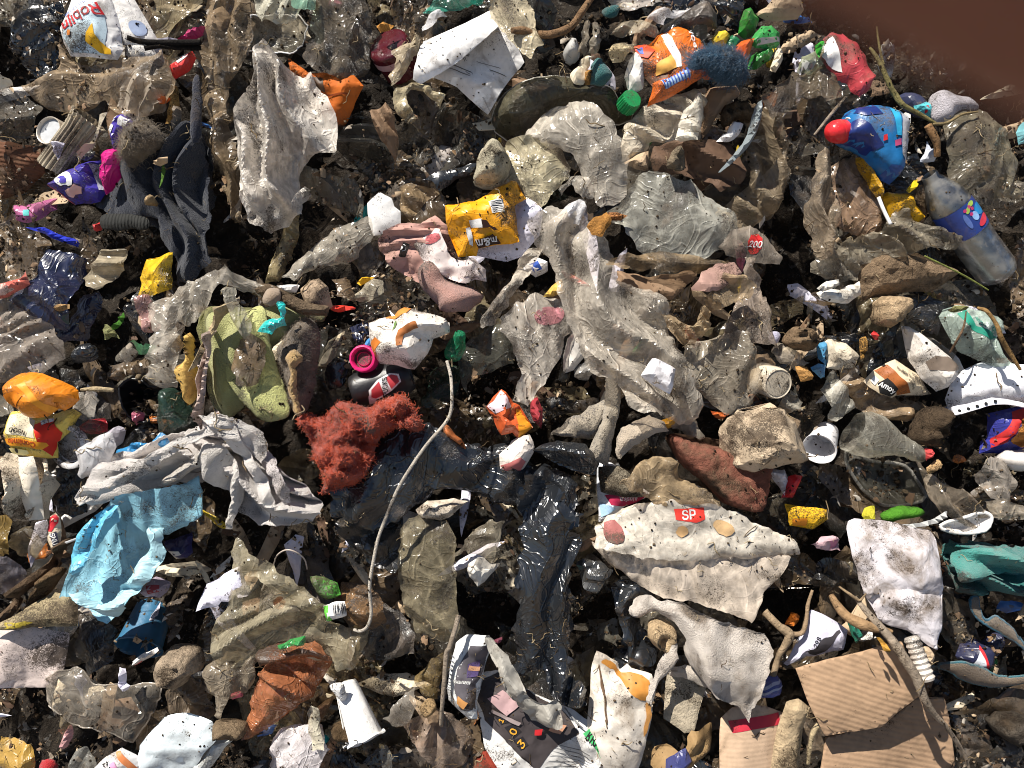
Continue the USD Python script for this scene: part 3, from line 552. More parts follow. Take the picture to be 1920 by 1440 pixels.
S('garment', 'dark navy ribbed garment hanging in folds at left', 'garment', A, '565,1170 590,1080 690,900 860,880 960,780 1060,700 1130,780 1150,1000 1170,1240 1160,1470 1060,1600 960,1560 960,1440 870,1330 860,1230 700,1215 565,1220', .055, cloth((.019, .022, .033), stain=.12, dirt=.4), 'bag', dome=.035, c=.16, cdir=5, wl=.10, th=.002, tilt=(0, .05), dec=[], key='garment', part='cloth_body')
S('cuff', 'charcoal ribbed cuff of the dark garment', 'cuff', A, '562,1190 700,1200 862,1225 858,1300 700,1305 564,1300', .07, card((.03, .03, .028), 90, scale=1.3, stain=.2), 'cloth', dome=.008, c=.05, cdir=0, wl=.03, into='garment')
S('sleeve', 'dark navy strap rising from the dark garment', 'strap', A, '1090,420 1140,415 1145,560 1130,800 1060,800 1075,600', .06, cloth((.025, .028, .045)), 'cloth', dome=.008, c=.06, cdir=0, into='garment')
def fluff(A=A):
    v, f, o, top, tf = blob_mesh(A, '690,860 720,740 800,690 900,720 930,800 840,860 800,900 720,960', .075, .03, .02, seed=61)
    par = thing('fluff_clump', 'grey brown fluff clump on top of the dark garment', 'fluff', o); fl = cloth((.24, .19, .13), dirt=.6)
    put(par + '/clump', v, f, fl); p, nn = tufts(top, tf, 900, 5); hair(par + '/fibres', p, nn, .016, .0005, fl, 6, 5, .6)
later(.075, fluff)
S('brown_card', 'dark red brown cardboard sheet at left edge below the round cup', 'cardboard', A, '-40,780 120,820 280,845 290,900 240,960 100,1060 -40,1090', .0, card((.13, .06, .035), 10, stain=.5), 'card', tilt=(.1, .3))
S('wrapper', 'crumpled pink and purple wrapper scrap at left below brown cardboard', 'wrapper', A, '90,1160 200,1140 310,1140 325,1200 180,1245 100,1230', .01, foil((.42, .12, .25), dirt=1.2, stain=.5), 'foil', c=.2, dec=[('p', 'turquoise_print', '165,1180 205,1175 200,1205 170,1210', ink((.1, .45, .42)))])
S('wrapper', 'narrow bright blue wrapper strip at left', 'wrapper', A, '150,1265 225,1275 330,1310 425,1345 420,1375 330,1345 240,1310', .03, foil((.03, .05, .5)), 'foil', tilt=(0, .4))
S('red_cap_scrap', 'small red plastic piece left of the garment cuff', 'plastic piece', A, '520,1275 560,1240 570,1290 530,1300', .03, rigid((.6, .05, .05)), 'rigid')
S('plastic_film', 'tall muddy brown film mass between the garment and the white bag', 'plastic film', A, '1160,-40 1300,-40 1440,100 1410,300 1290,450 1260,640 1290,800 1340,1000 1320,1190 1250,1150 1170,900 1140,440 1100,270 1150,150', .045, film((.30, .235, .16), .85, stain=.75, dirt=1.3), 'film', dome=.04, c=.3, cdir=20, wl=.06, lumps=.006)
S('orange_peel', 'twisted tan peel strip on soil at upper left', 'peel', A, '985,500 1010,510 1000,600 950,690 930,700 945,620', .04, wood((.45, .28, .10)), 'paper', c=.1)
S('wood_slat', 'small weathered wood slat stuck upright at upper left', 'wood slat', A, '985,600 1015,603 995,720 962,715', .05, GREYW, 'card')
S('orange_scrap', 'flat orange red peel fragment at upper left', 'peel', A, '890,570 940,550 970,560 940,585 900,588', .045, foil((.6, .13, .03)), 'foil')
S('paper_scrap_tan', 'tan paper flake lying on the dark garment', 'paper scrap', A, '855,915 890,885 935,880 930,910 890,925', .115, TANP, 'paper')
S('grass_leaf', 'green leaf blade lying on the dark garment', 'leaf', A, '880,1050 900,960 920,910 925,960 900,1020', .112, wood((.08, .16, .03), dirt=.3), 'paper')
G('bread_crust', 'round tan crust piece in a fold of the dark garment', 'crust', A, '800,1130 830,1095 865,1100 860,1145 820,1155', .11, soil((.42, .30, .17)), dome=.012, rough=.006)
S('plastic_film', 'dark plastic sheet with green tip behind the blue snack bag', 'plastic film', A, '430,900 510,815 550,860 530,895 480,893', .035, BLACKD, 'bag')
S('plastic_strip', 'thin cream plastic strip beside the ribbed cup', 'strip', A, '560,640 600,630 540,720 500,830 445,890 440,870 500,780', .055, CREAM, 'paper', c=.1)

A = (1, 0)                                    # ---- top, second column
S('plastic_bag', 'long crumpled white bag hanging at upper left', 'bag', A, '-20,420 40,360 100,345 190,420 300,440 345,560 420,690 405,880 280,890 230,960 242,1170 120,1262 20,1200 -80,1000 -95,720 -40,560', .06, film((.70, .68, .66), .93, stain=.3, dirt=.9), 'bag', dome=.045, c=.8, cdir=15, wl=.05, lumps=.006)
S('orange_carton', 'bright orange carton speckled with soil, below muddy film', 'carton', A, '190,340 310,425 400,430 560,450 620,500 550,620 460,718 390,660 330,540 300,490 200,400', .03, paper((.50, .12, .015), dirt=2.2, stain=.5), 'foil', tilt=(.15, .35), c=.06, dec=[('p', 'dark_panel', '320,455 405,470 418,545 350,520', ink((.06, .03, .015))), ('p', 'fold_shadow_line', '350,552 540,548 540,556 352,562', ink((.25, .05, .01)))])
S('plastic_bag', 'stretched dark grey bag with vertical streaks under the orange carton', 'bag', A, '440,740 560,640 700,700 760,850 790,1095 640,1090 560,960 480,850', .0, film((.05, .05, .047), .85, stain=.3), 'bag', dome=.02, c=.3, cdir=65, wl=.05)
S('plastic_film', 'dark muddy film mound at top, left of the red jar', 'plastic film', A, '240,310 350,220 340,60 330,-40 600,-40 640,150 620,300 600,400 500,470 380,430 300,400', .05, film((.14, .12, .09), .9, stain=.75, dirt=1.3), 'film', dome=.05, c=.28, lumps=.006, tilt=(0, .15))
S('plastic_bag', 'whitish green tinged knotted bag at the top edge', 'bag', A, '-20,-40 330,-40 345,130 250,100 215,140 130,155 40,150 0,90', .055, film((.62, .62, .54), .85, stain=.4), 'bag', dome=.035, c=.25, key='knot', part='bag_body')
S('tail', 'green tinted film tail of the knotted bag at top', 'plastic film', A, '200,-30 330,-40 340,60 260,80 190,40', .085, film((.25, .5, .4), .6), 'film', into='knot')
S('plastic_tray', 'grey film tray with pale torn rim below the knotted bag at top', 'tray', A, '-10,150 240,110 278,155 270,230 210,300 20,312 -40,290', .03, film((.20, .19, .165), .9, stain=.5), 'film', dome=-.02, curl=.012, rim=(.0012, WHITER))
L('jar', 'dark red glass jar lid with pale strip at top', 'jar', A, '765,290', .03, (-.35, .42, .84), [('lid_wall', [(.0, .018), (.030, .018), (.0345, .015), (.036, .010), (.036, -.012), (.034, -.014), (.034, -.04), (.0, -.04)], rigid((.06, .006, .010), dirt=.5, stain=.1, rough=.15)), ('label_strip', [(.0363, -.008), (.0363, .004)], rigid((.42, .25, .25), dirt=.8))])
S('orange_scrap', 'small orange peel piece at top above the red jar', 'peel', A, '680,140 720,128 772,138 745,165 700,178', .075, wood((.50, .24, .06)), 'paper')
S('plastic_film', 'curled cream film draped in front of the red jar', 'plastic film', A, '745,290 830,240 900,205 925,260 850,330 810,400 790,440 740,472 735,400 780,330', .085, film((.52, .45, .33), .92, stain=.55), 'film', dome=.02, c=.25)
S('paper_sheet', 'rolled white paper sheet at top centre', 'paper', A, '930,195 1300,30 1348,150 1150,320 930,458 888,442 910,320', .085, WHITE, 'paper', cyl=(28, .035), dome=0, c=.02, res=.005)
S('paper_sheet', 'flat white printed paper sheet under the rolled sheet at top centre', 'paper', A, '980,435 1200,260 1350,155 1470,240 1515,320 1440,420 1310,598 1140,485', .05, WHITE, 'paper', tilt=(-.05, .18), dome=.004, dec=[
  ('p', 'printed_line', '1080,362 1240,405 1238,409 1079,366', BLK), ('p', 'printed_line', '1060,385 1230,428 1228,431 1059,388', BLK), ('p', 'printed_line', '1330,380 1430,410 1429,414 1329,384', BLK), ('t', 'factuur', '1170,290', 16, -14, BLK), ('p', 'printed_line', '1250,330 1400,370 1399,373 1249,333', BLK)])
S('plastic_film', 'teal green film at the top edge beside the rolled paper', 'plastic film', A, '960,80 1010,30 1060,-40 1310,-40 1290,20 1200,42 1060,78', .06, film((.03, .33, .26), .85), 'bag', dome=.015, tilt=(0, .2))
S('plastic_film', 'small crumpled pale scrap left of rolled paper', 'plastic film', A, '935,150 980,90 1050,75 1075,100 1000,150 945,190', .055, WHITEF, 'film')
S('plastic_film', 'arched cream film scrap at upper centre below the red jar', 'plastic film', A, '770,560 800,500 870,470 930,480 1040,512 1020,585 930,525 880,530 850,570 885,680 850,708 790,620', .07, film((.56, .5, .34), .92, stain=.5), 'film', dome=.025, c=.25, wl=.03)
S('leather_strip', 'brown leathery strip hanging at upper centre', 'strip', A, '650,620 740,565 790,640 805,750 802,905 770,850 700,760', .05, BROWNC, 'bag', dome=.02, c=.2, cdir=20)
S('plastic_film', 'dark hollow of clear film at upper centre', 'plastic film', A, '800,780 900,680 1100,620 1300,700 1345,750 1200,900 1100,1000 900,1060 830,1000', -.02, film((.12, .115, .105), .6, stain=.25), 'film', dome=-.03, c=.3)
S('printed_card', 'pale printed card glimpsed inside the dark film hollow', 'card', A, '900,880 1010,800 1110,830 1120,930 1000,1000 930,980', -.035, paper((.4, .36, .33), dirt=.6), 'paper', dec=[('p', 'grey_ring', '950,890 980,870 1010,885 1000,930 960,935', ink((.16, .15, .14))), ('p', 'pale_spot', '968,895 992,892 990,915 970,915', ink((.4, .36, .33)))])
S('plastic_bag', 'glossy black plastic piece beside the crumpled roll', 'bag', A, '935,1010 1030,985 1220,920 1225,985 1040,1092 990,1040', .02, BLACK, 'bag', c=.25, wl=.03)
S('plastic_film', 'dull grey film spread below the white bag at upper left', 'plastic film', A, '225,900 330,940 420,985 500,960 562,1000 625,1240 500,1190 350,1140 260,1030', .015, film((.20, .19, .165), .68), 'film', dome=.02, c=.22)
S('white_board_flake', 'white flaking board piece with chipped edge at upper centre', 'board', A, '630,1150 700,1088 760,1120 780,1165 808,1190 812,1272 745,1300 660,1322 640,1260', .035, WHITER, 'card', tilt=(-.1, .2), dome=.003)
S('plastic_film', 'tan film scrap left of the yellow wrapper', 'plastic film', A, '798,1095 860,1058 980,1080 1015,1112 920,1180 865,1285 820,1200', .03, TAN, 'film', dome=.02, c=.25)
G('plaster_roll', 'muddy cream plaster roll with pink blue top above the yellow wrapper', 'roll', A, '1215,1045 1240,930 1275,830 1340,788 1420,860 1442,960 1370,1062 1300,1070', .06, soil((.50, .45, .33), dirt=1.0, stain=.4), dome=.06, rough=.02)
S('candy_wrapper', 'torn yellow candy wrapper with barcode and brown lettering', 'wrapper', A, '1082,1172 1160,1160 1245,1140 1440,1020 1470,1025 1530,1122 1462,1160 1492,1352 1400,1375 1255,1395 1245,1440 1130,1437 1092,1330', .085, foil((.76, .33, .008), dirt=.9, stain=.05, bump=.4), 'foil', dome=.02, c=.10, wl=.035, dec=[
  ('p', 'barcode_panel', '1315,1150 1400,1140 1408,1205 1335,1218', WHT)] + [('p', 'barcode_bar', f'{1320 + .3 * i},{1156 + i} {1398 + .3 * i},{1146 + i} {1398 + .3 * i},{1150 + i} {1320 + .3 * i},{1160 + i}', BLK) for i in range(0, 56, 9)] + [
  ('p', 'white_print', '1202,1258 1275,1252 1280,1292 1205,1298', WHT), ('p', 'brown_print', '1272,1256 1305,1258 1320,1280 1365,1300 1345,1306 1318,1292 1282,1294', ink((.035, .015, .01))), ('p', 'white_print', '1175,1300 1195,1295 1215,1390 1190,1380', WHT), ('p', 'brown_print', '1242,1358 1335,1318 1390,1365 1250,1390', ink((.035, .015, .01))), ('t', 'm&m', '1305,1358', 34, 190, WHT)])
S('paper_sheet', 'lilac white paper under the torn yellow candy wrapper', 'paper', A, '1230,1390 1480,1150 1530,1125 1600,1200 1590,1330 1500,1440 1420,1470 1250,1440', .055, LILAC, 'paper', tilt=(.1, .1))
S('plastic_film', 'scrunched clear film with bright glints at upper centre left', 'plastic film', A, '200,1560 280,1440 400,1340 610,1232 642,1340 560,1470 440,1510 330,1545 260,1570', .045, film((.62, .59, .53), .55, dirt=.6, stain=.2), 'film', dome=.03, c=.35, wl=.035)
S('tissue_mass', 'pink stained muddy tissue mass left of the yellow wrapper', 'tissue', A, '720,1370 820,1280 930,1270 1010,1225 1080,1300 1100,1420 1125,1470 1130,1600 1000,1620 850,1560 740,1500', .055, paper((.42, .24, .20), dirt=1.5, stain=.55), 'film', dome=.04, c=.3, wl=.03, lumps=.01)
S('tissue', 'white and pink crumpled tissue just below the yellow wrapper', 'tissue', A, '930,1400 1050,1310 1120,1450 1240,1450 1290,1510 1290,1590 1150,1600 1010,1560', .075, paper((.72, .62, .58), stain=.3), 'film', dome=.025, c=.3, wl=.04, dec=[('p', 'pink_stain', '960,1350 1040,1315 1060,1370 990,1400', ink((.5, .12, .13)))])
S('tissue_roll', 'dusty pink rolled cloth below the tissue mass', 'bag', A, '900,1490 980,1450 1060,1500 1090,1570 1280,1640 1285,1680 1220,1745 1080,1760 1010,1740 960,1640', .07, cloth((.40, .22, .18), stain=.55), 'cloth', dome=.045, c=.2)
S('label_tag', 'small black and white tag beside the tissue mass', 'tag', A, '800,1440 828,1362 862,1372 842,1442', .11, BLK, 'paper', dec=[('p', 'white_ring', '815,1410 830,1380 850,1388 838,1425', WHT), ('p', 'black_centre', '822,1408 832,1392 842,1396 836,1414', BLK)])
S('dry_leaf', 'rolled khaki leaf at upper left, under the white bag', 'leaf', A, '60,1560 110,1380 180,1205 232,1195 240,1330 200,1450 130,1570', .03, film((.30, .25, .14), .93, stain=.5), 'film', dome=.04, c=.2, cdir=30)

A = (2, 0)                                    # ---- top, third column
S('plastic_film', 'cream plastic sleeve at the top edge, right of the rolled paper', 'plastic film', A, '-130,-40 80,-40 150,100 152,200 182,262 100,322 20,270 -40,180', .10, film((.60, .54, .40), .9, stain=.35), 'film', dome=.03, c=.15, cdir=60)
stick('branch', 'bent brown twig at the top edge', 'branch', A, '0,172 60,172 140,192 230,192 330,150 390,70 440,0 480,-40', [.13, .12, .11, .11, .10, .10, .09, .08], [.006, .0075, .008, .008, .0075, .007, .006, .005], wood((.20, .12, .065), dirt=.6), .15)
S('plastic_film', 'grey film tube hanging left at top, beside the twig', 'plastic film', A, '352,290 372,180 392,110 432,100 428,200 412,308', .05, film((.36, .32, .26), .8), 'film', dome=.02, c=.2, cdir=0)
S('plastic_film', 'grey film tube with cut end, right of its twin at top', 'plastic film', A, '425,290 440,180 450,130 495,150 490,230 468,290', .055, film((.42, .39, .33), .85), 'film', dome=.02, c=.2, cdir=0)
S('knit_scrap', 'dark teal knitted scrap at the top edge', 'cloth scrap', A, '505,50 560,20 605,25 612,65 545,112 510,90', .04, cloth((.02, .10, .10)), 'cloth')
S('knit_scrap', 'dark teal knitted scrap above the big dark bowl', 'cloth scrap', A, '445,440 455,330 500,310 525,370 562,420 540,470 500,482 450,475', .055, cloth((.03, .12, .12)), 'cloth', dome=.02)
G('foam_egg', 'smooth pale grey egg shaped foam piece at top', 'foam', A, '285,330 300,260 335,232 375,245 382,320 345,362', .03, rigid((.42, .41, .39), rough=.7), dome=.03, rough=.002)
S('plastic_film', 'creamy yellow torn film left of the orange drink carton', 'plastic film', A, '540,290 570,250 625,222 700,235 690,280 645,300 622,352 560,342', .065, film((.66, .56, .36), .95, stain=.3), 'bag', dome=.02, c=.2)
S('paper_scrap_white', 'white scrap with brown smear left of the orange drink carton', 'paper scrap', A, '628,420 660,340 692,290 742,355 735,480 690,500 655,485', .06, paper((.7, .67, .62), dirt=1.2, stain=.4), 'paper', c=.08, tilt=(.2, .3))
S('plastic_film', 'cream and yellow plastic strip above the big dark bowl', 'strip', A, '338,440 352,390 420,325 455,320 432,385 400,470 345,470', .055, CREAM, 'film', dome=.01)
S('orange_scrap', 'ochre peel piece above the big dark bowl', 'peel', A, '408,470 412,400 432,385 462,395 440,470', .05, wood((.42, .22, .07)), 'paper')
S('plastic_film', 'grey crumpled film at top, left of the white torn scrap', 'plastic film', A, '560,180 640,130 720,110 800,140 832,185 790,222 700,215 620,200', .05, film((.38, .34, .27), .85, stain=.5), 'film', dome=.03, c=.3)
S('plastic_film', 'pale grey film along the top edge at centre right', 'plastic film', A, '560,-40 900,-40 890,30 790,60 700,72 620,30', .055, film((.50, .47, .45), .8), 'film', dome=.02)
S('paper_scrap_white', 'torn bright white plastic scrap at top, above the orange drink carton', 'plastic scrap', A, '765,95 800,55 840,40 920,32 1010,52 950,85 880,95 850,135 812,115', .075, WHITEF, 'bag', dome=.015, c=.15)
S('plastic_bag', 'shredded black foil bag at top, above the orange drink carton', 'bag', A, '830,180 880,110 960,70 1100,50 1160,100 1150,175 1040,185 960,175 880,215', .05, BLACKD, 'bag', dome=.035, c=.4, wl=.03, lumps=.006)
S('plastic_bag', 'dark bag at the top edge, right of the black foil bag', 'bag', A, '1060,-40 1300,-40 1310,60 1290,180 1180,180 1130,80', .02, BLACK, 'bag', dome=.02, c=.3)
S('drink_carton', 'crushed orange drink carton with sideways white lettering', 'drink carton', A, '688,262 740,235 782,222 830,185 940,163 1090,195 1140,270 1195,300 1240,300 1180,400 1100,425 1060,400 985,482 830,560 780,482 742,400', .07, foil((.64, .14, .012), dirt=2.4, stain=.3, bump=.5), 'foil', dome=.022, c=.10, wl=.05, dec=[
  ('p', 'white_band', '838,195 872,185 905,290 948,385 900,400 862,300', WHT), ('p', 'yellow_print', '1040,260 1130,270 1180,300 1090,310 1010,370', ink((.78, .36, .04))), ('p', 'pale_print', '800,380 870,330 905,400 850,430 800,440', ink((.78, .42, .10))), ('p', 'red_print', '700,265 760,238 800,300 760,340 720,320', ink((.6, .06, .02))), ('p', 'blue_print', '715,285 740,270 745,315 728,310', BLU), ('t', 'iceTea', '1030,285', 44, -72, WHT)], key='drink', part='carton_body')
S('flap', 'orange carton flap with blue barcode strip in front of the drink carton', 'carton flap', A, '800,462 850,435 960,408 1085,395 1112,420 1060,445 960,495 780,562 800,500', .10, foil((.60, .12, .012), dirt=1.2, bump=.4), 'foil', tilt=(.05, .5), c=.06, dec=[('p', 'blue_stripe_panel', '835,450 995,410 1000,448 860,490', ink((.30, .42, .60)))] + [('p', 'blue_bar', f'{842 + i},{450 - i * .25} {849 + i},{448 - i * .25} {862 + i * .97},{486 - i * .25} {857 + i * .97},{488 - i * .25}', BLU) for i in range(0, 140, 17)], into='drink')
S('flap', 'orange red carton corner right of the blue fur clump', 'carton flap', A, '1228,300 1290,245 1350,235 1335,330 1330,390 1280,400', .06, foil((.55, .09, .015), dirt=1.0), 'foil', tilt=(.2, .3), into='drink')
def blue_fur(A=A):
    v, f, o, top, tf = blob_mesh(A, '960,400 1000,350 1080,305 1170,295 1245,318 1310,400 1322,440 1245,485 1150,450 1090,405 1030,400', .105, .04, .012, seed=71)
    par = thing('fur_clump', 'blue synthetic fur clump on the orange drink carton', 'fur', o); bl = cloth((.035, .10, .17), dirt=.4, stain=.1)
    put(par + '/backing', v, f, bl); p, nn = tufts(top, tf, 2600, 8); d = nn + np.array([-.9, -.25, .25]); hair(par + '/fibres', p, d, .016, .00045, bl, 9, 5, .22)
later(.105, blue_fur)
S('wrapper', 'yellow round label behind the orange drink carton', 'wrapper', A, '1125,215 1160,172 1200,178 1222,215 1205,285 1145,262', .05, foil((.55, .40, .03), dirt=1.2), 'foil')
S('wrapper', 'dark green wrapper piece right of the yellow round label', 'wrapper', A, '1200,230 1240,200 1285,232 1270,300 1200,285', .055, foil((.015, .13, .05)), 'foil')
S('green_package', 'bright green package at top right of the drink carton', 'package', A, '1282,135 1300,75 1340,48 1400,100 1395,175 1330,215 1285,190', .05, foil((.03, .22, .03), dirt=1.0), 'foil', dome=.02, c=.12)
S('green_package', 'green package with pale strip, right of orange carton corner', 'package', A, '1340,232 1370,185 1405,155 1460,140 1510,165 1515,250 1450,262 1375,270', .06, foil((.04, .25, .06), dirt=.9), 'foil', dome=.015, dec=[('p', 'pale_strip', '1375,235 1500,200 1508,222 1380,262', ink((.55, .47, .42)))])
S('green_package', 'dark green crumpled package below the one with pale strip', 'package', A, '1320,385 1350,300 1440,265 1500,280 1440,330 1380,385', .045, foil((.025, .17, .03), dirt=1.2), 'foil', dome=.02, c=.15)
S('plastic_bowl', 'big dark translucent bowl lying on its side with pale rim', 'bowl', A, '-130,700 -90,590 0,510 100,462 190,445 270,445 400,470 500,490 560,505 605,580 700,640 570,690 430,640 280,650 200,725 90,765 0,772', .02, film((.11, .105, .075), .85, stain=.5, dirt=1.1), 'rigid', dome=.045, tilt=(0, .35), c=.02, rim=(.0018, rigid((.5, .48, .42))))
L('bottle_cap', 'bright green ribbed bottle cap at upper centre right', 'bottle cap', A, '655,580', .05, (.35, .25, .9), [('cap', [(.0, .014), (.0150, .014), (.0165, .011), (.0170, -.010), (.0, -.010)], rigid((.012, .24, .07), dirt=.5, stain=.1), {'ribs': (26, .07)})], n=104)
S('plastic_bag', 'cream white bag with soil patches, right of the green cap', 'bag', A, '648,690 690,655 745,598 800,560 960,510 1085,478 1075,590 1065,680 1030,790 930,792 820,795 765,845 660,870 640,800', .055, film((.66, .61, .52), .95, stain=.35, dirt=1.1), 'bag', dome=.025, c=.2, cdir=50, key='creambag', part='bag_body')
S('folded_edge', 'bright white folded bag edge right of the cream bag', 'bag', A, '960,610 1010,550 1055,520 1080,600 1075,665 1035,790 920,785 940,700', .085, film((.74, .70, .64), .96, stain=.2), 'bag', dome=.022, c=.12, cdir=60, into='creambag')
S('brown_card', 'dark brown curled cardboard right of the white folded bag', 'cardboard', A, '1070,600 1110,498 1250,498 1275,540 1190,590 1140,660 1085,770 1065,680', .05, BROWNC, 'card', tilt=(.2, .2))
S('paper_scrap_white', 'small torn bright white scrap above the brown leather bag', 'paper scrap', A, '1150,802 1180,750 1215,735 1262,668 1312,692 1285,752 1210,790', .06, WHITE, 'paper', c=.08)
G('soil_clod', 'dark soil clod with leaf bits above the brown leather bag', 'soil clod', A, '1160,650 1200,590 1290,570 1380,600 1360,700 1270,660 1200,720', .04, soil((.13, .09, .055)), dome=.02, rough=.03)
S('plastic_strip', 'blue grey curved plastic rim strip at upper right', 'strip', A, '1172,955 1240,880 1320,790 1345,680 1368,590 1402,575 1392,700 1345,810 1280,880 1195,950', .09, rigid((.20, .23, .24), dirt=.6), 'rigid', tilt=(.4, .1))
S('leather_bag', 'dark brown leathery bag with soil crumbs at upper right', 'bag', A, '745,930 770,830 830,790 1000,792 1185,790 1205,855 1275,955 1255,1010 1190,1060 1110,1112 1080,1055 900,1012 785,1010', .045, paper((.10, .058, .036), dirt=1.2, stain=.4), 'bag', dome=.03, c=.12, wl=.09, tilt=(0, .15))
G('soil_clod', 'grey crumbly clod lying on the brown leather bag', 'soil clod', A, '860,930 910,830 960,830 985,930 960,965 900,950', .10, soil((.24, .19, .13), dirt=1.2), dome=.012, rough=.025)
S('paper_scrap_tan', 'tan paper flap left of the brown leather bag', 'paper scrap', A, '640,905 700,875 765,848 752,962 690,940', .05, TANP, 'paper', tilt=(.3, 0))
S('plastic_bag', 'milky clear crumpled bag left of the leather bag', 'bag', A, '110,790 180,700 250,655 340,640 440,628 520,690 580,760 625,835 612,960 592,1092 530,1117 440,1100 410,1010 330,880 220,830', .075, film((.74, .68, .62), .66, dirt=.9, stain=.2), 'film', dome=.045, c=.22, wl=.06)
S('plastic_film', 'cream muddy crumpled film left of the milky clear bag', 'plastic film', A, '-60,860 0,800 110,790 230,835 290,880 310,970 260,1062 200,1130 150,1182 60,1090 -40,1030', .05, film((.50, .46, .33), .92, stain=.6, dirt=1.2), 'film', dome=.045, c=.3, wl=.035, lumps=.006)
S('plastic_film', 'pale film corner below the milky clear bag', 'plastic film', A, '260,1060 340,990 430,1010 440,1100 380,1110 330,1040 280,1090', .09, MILKY, 'film', dome=.015)
S('plastic_bag', 'shiny clear crinkled bag at centre right', 'bag', A, '585,1195 660,1100 742,1018 830,1012 885,1020 960,1040 1100,1110 1220,1200 1250,1285 1232,1382 1080,1422 860,1412 720,1342 620,1262', .065, film((.76, .73, .68), .55, dirt=.9, stain=.15), 'film', dome=.04, c=.28, wl=.05)
S('orange_peel', 'brown orange peel curl at centre', 'peel', A, '400,1262 460,1230 530,1190 545,1250 505,1330 440,1322', .11, wood((.36, .17, .045)), 'bag', dome=.02, c=.15)
S('orange_peel', 'thin orange peel strip right of the brown peel curl', 'peel', A, '545,1190 650,1212 610,1240 545,1240', .10, wood((.55, .24, .09)), 'paper')
S('plastic_bag', 'twisted white plastic tail at centre, below the milky bag', 'bag', A, '160,1262 200,1225 350,1112 392,1130 400,1172 370,1262 300,1242 220,1270', .095, WHITEF, 'bag', dome=.02, c=.15)
S('plastic_bag', 'large wrinkled clear bag hanging across the centre', 'bag', None, '995,425 1035,402 1075,418 1105,440 1135,470 1150,520 1152,535 1200,545 1235,565 1250,622 1290,680 1312,735 1300,775 1255,770 1225,745 1180,735 1165,700 1110,680 1090,620 1070,590 1035,500 1005,455', .105, film((.70, .66, .60), .62, dirt=.9, stain=.12), 'film', dome=.05, c=.13, wl=.085, cdir=41)
S('plastic_bag', 'clear bag corner with round red price sticker at right of centre', 'bag', A, '1180,1380 1230,1300 1330,1290 1440,1350 1535,1440 1510,1482 1400,1470 1320,1440 1220,1440', .085, film((.52, .46, .40), .65), 'film', dome=.02, c=.15, dec=[('p', 'price_sticker', '1320,1360 1335,1328 1375,1322 1408,1350 1412,1400 1390,1428 1360,1430 1330,1400', ink((.62, .025, .025))), ('t', '.200', '1366,1376', 30, -6, WHT)])
S('plastic_film', 'brownish clear film folded at right, under the plastic rim strip', 'plastic film', A, '1180,1200 1260,1130 1400,1010 1440,970 1540,860 1550,1090 1500,1200 1420,1260 1240,1280', .04, film((.36, .30, .22), .72, stain=.5), 'film', dome=.035, c=.25, cdir=50)

A = (3, 0)                                    # ---- top right
S('plastic_bag', 'red and white bag bulging below the finger at top right', 'bag', A, '300,330 335,250 370,212 450,205 520,240 575,290 602,420 560,520 500,540 440,452 400,430 345,370', .055, foil((.44, .05, .06), dirt=1.6, stain=.55), 'bag', dome=.04, c=.2, dec=[('p', 'white_panel', '305,325 340,250 368,225 385,300 405,400 350,365', WHT)])
S('plastic_film', 'clear green tinged film left of the red and white bag', 'plastic film', A, '155,390 175,320 240,240 300,225 315,300 300,370 240,405 180,410', .045, film((.32, .36, .24), .7, stain=.5), 'film', dome=.025, c=.25)
S('green_scrap', 'bright green plastic scrap beside the red and white bag', 'plastic scrap', A, '275,250 310,225 328,240 300,310 285,290', .075, foil((.05, .35, .04)), 'foil')
stick('plant_stem', 'long curved olive plant stem at top right', 'stem', A, '575,270 610,320 650,400 690,490 720,540 760,590 850,640 950,698', [.10, .11, .11, .105, .10, .10, .09, .085], [.003, .0042, .005, .0055, .006, .0052, .0045, .003], wood((.20, .17, .07), dirt=.3), .1)
stick('plant_stem', 'thin side shoot of the plant stem at top right', 'stem', A, '612,150 618,210 632,290 650,365', [.09, .10, .105, .11], [.0015, .002, .0025, .0028], wood((.20, .17, .07), dirt=.3), .1)
stick('plant_stem', 'thin brown stem running right from the plant stem', 'stem', A, '930,700 1010,690 1090,645 1180,628', [.09, .088, .085, .08], [.003, .003, .0028, .002], wood((.24, .18, .09), dirt=.3), .1)
stick('dry_stalk', 'thin pale dry stalk left of the red capped bottle', 'stalk', A, '440,545 400,590 350,650 260,760', [.06, .06, .055, .05], [.0025, .003, .003, .002], GREYW, .1)
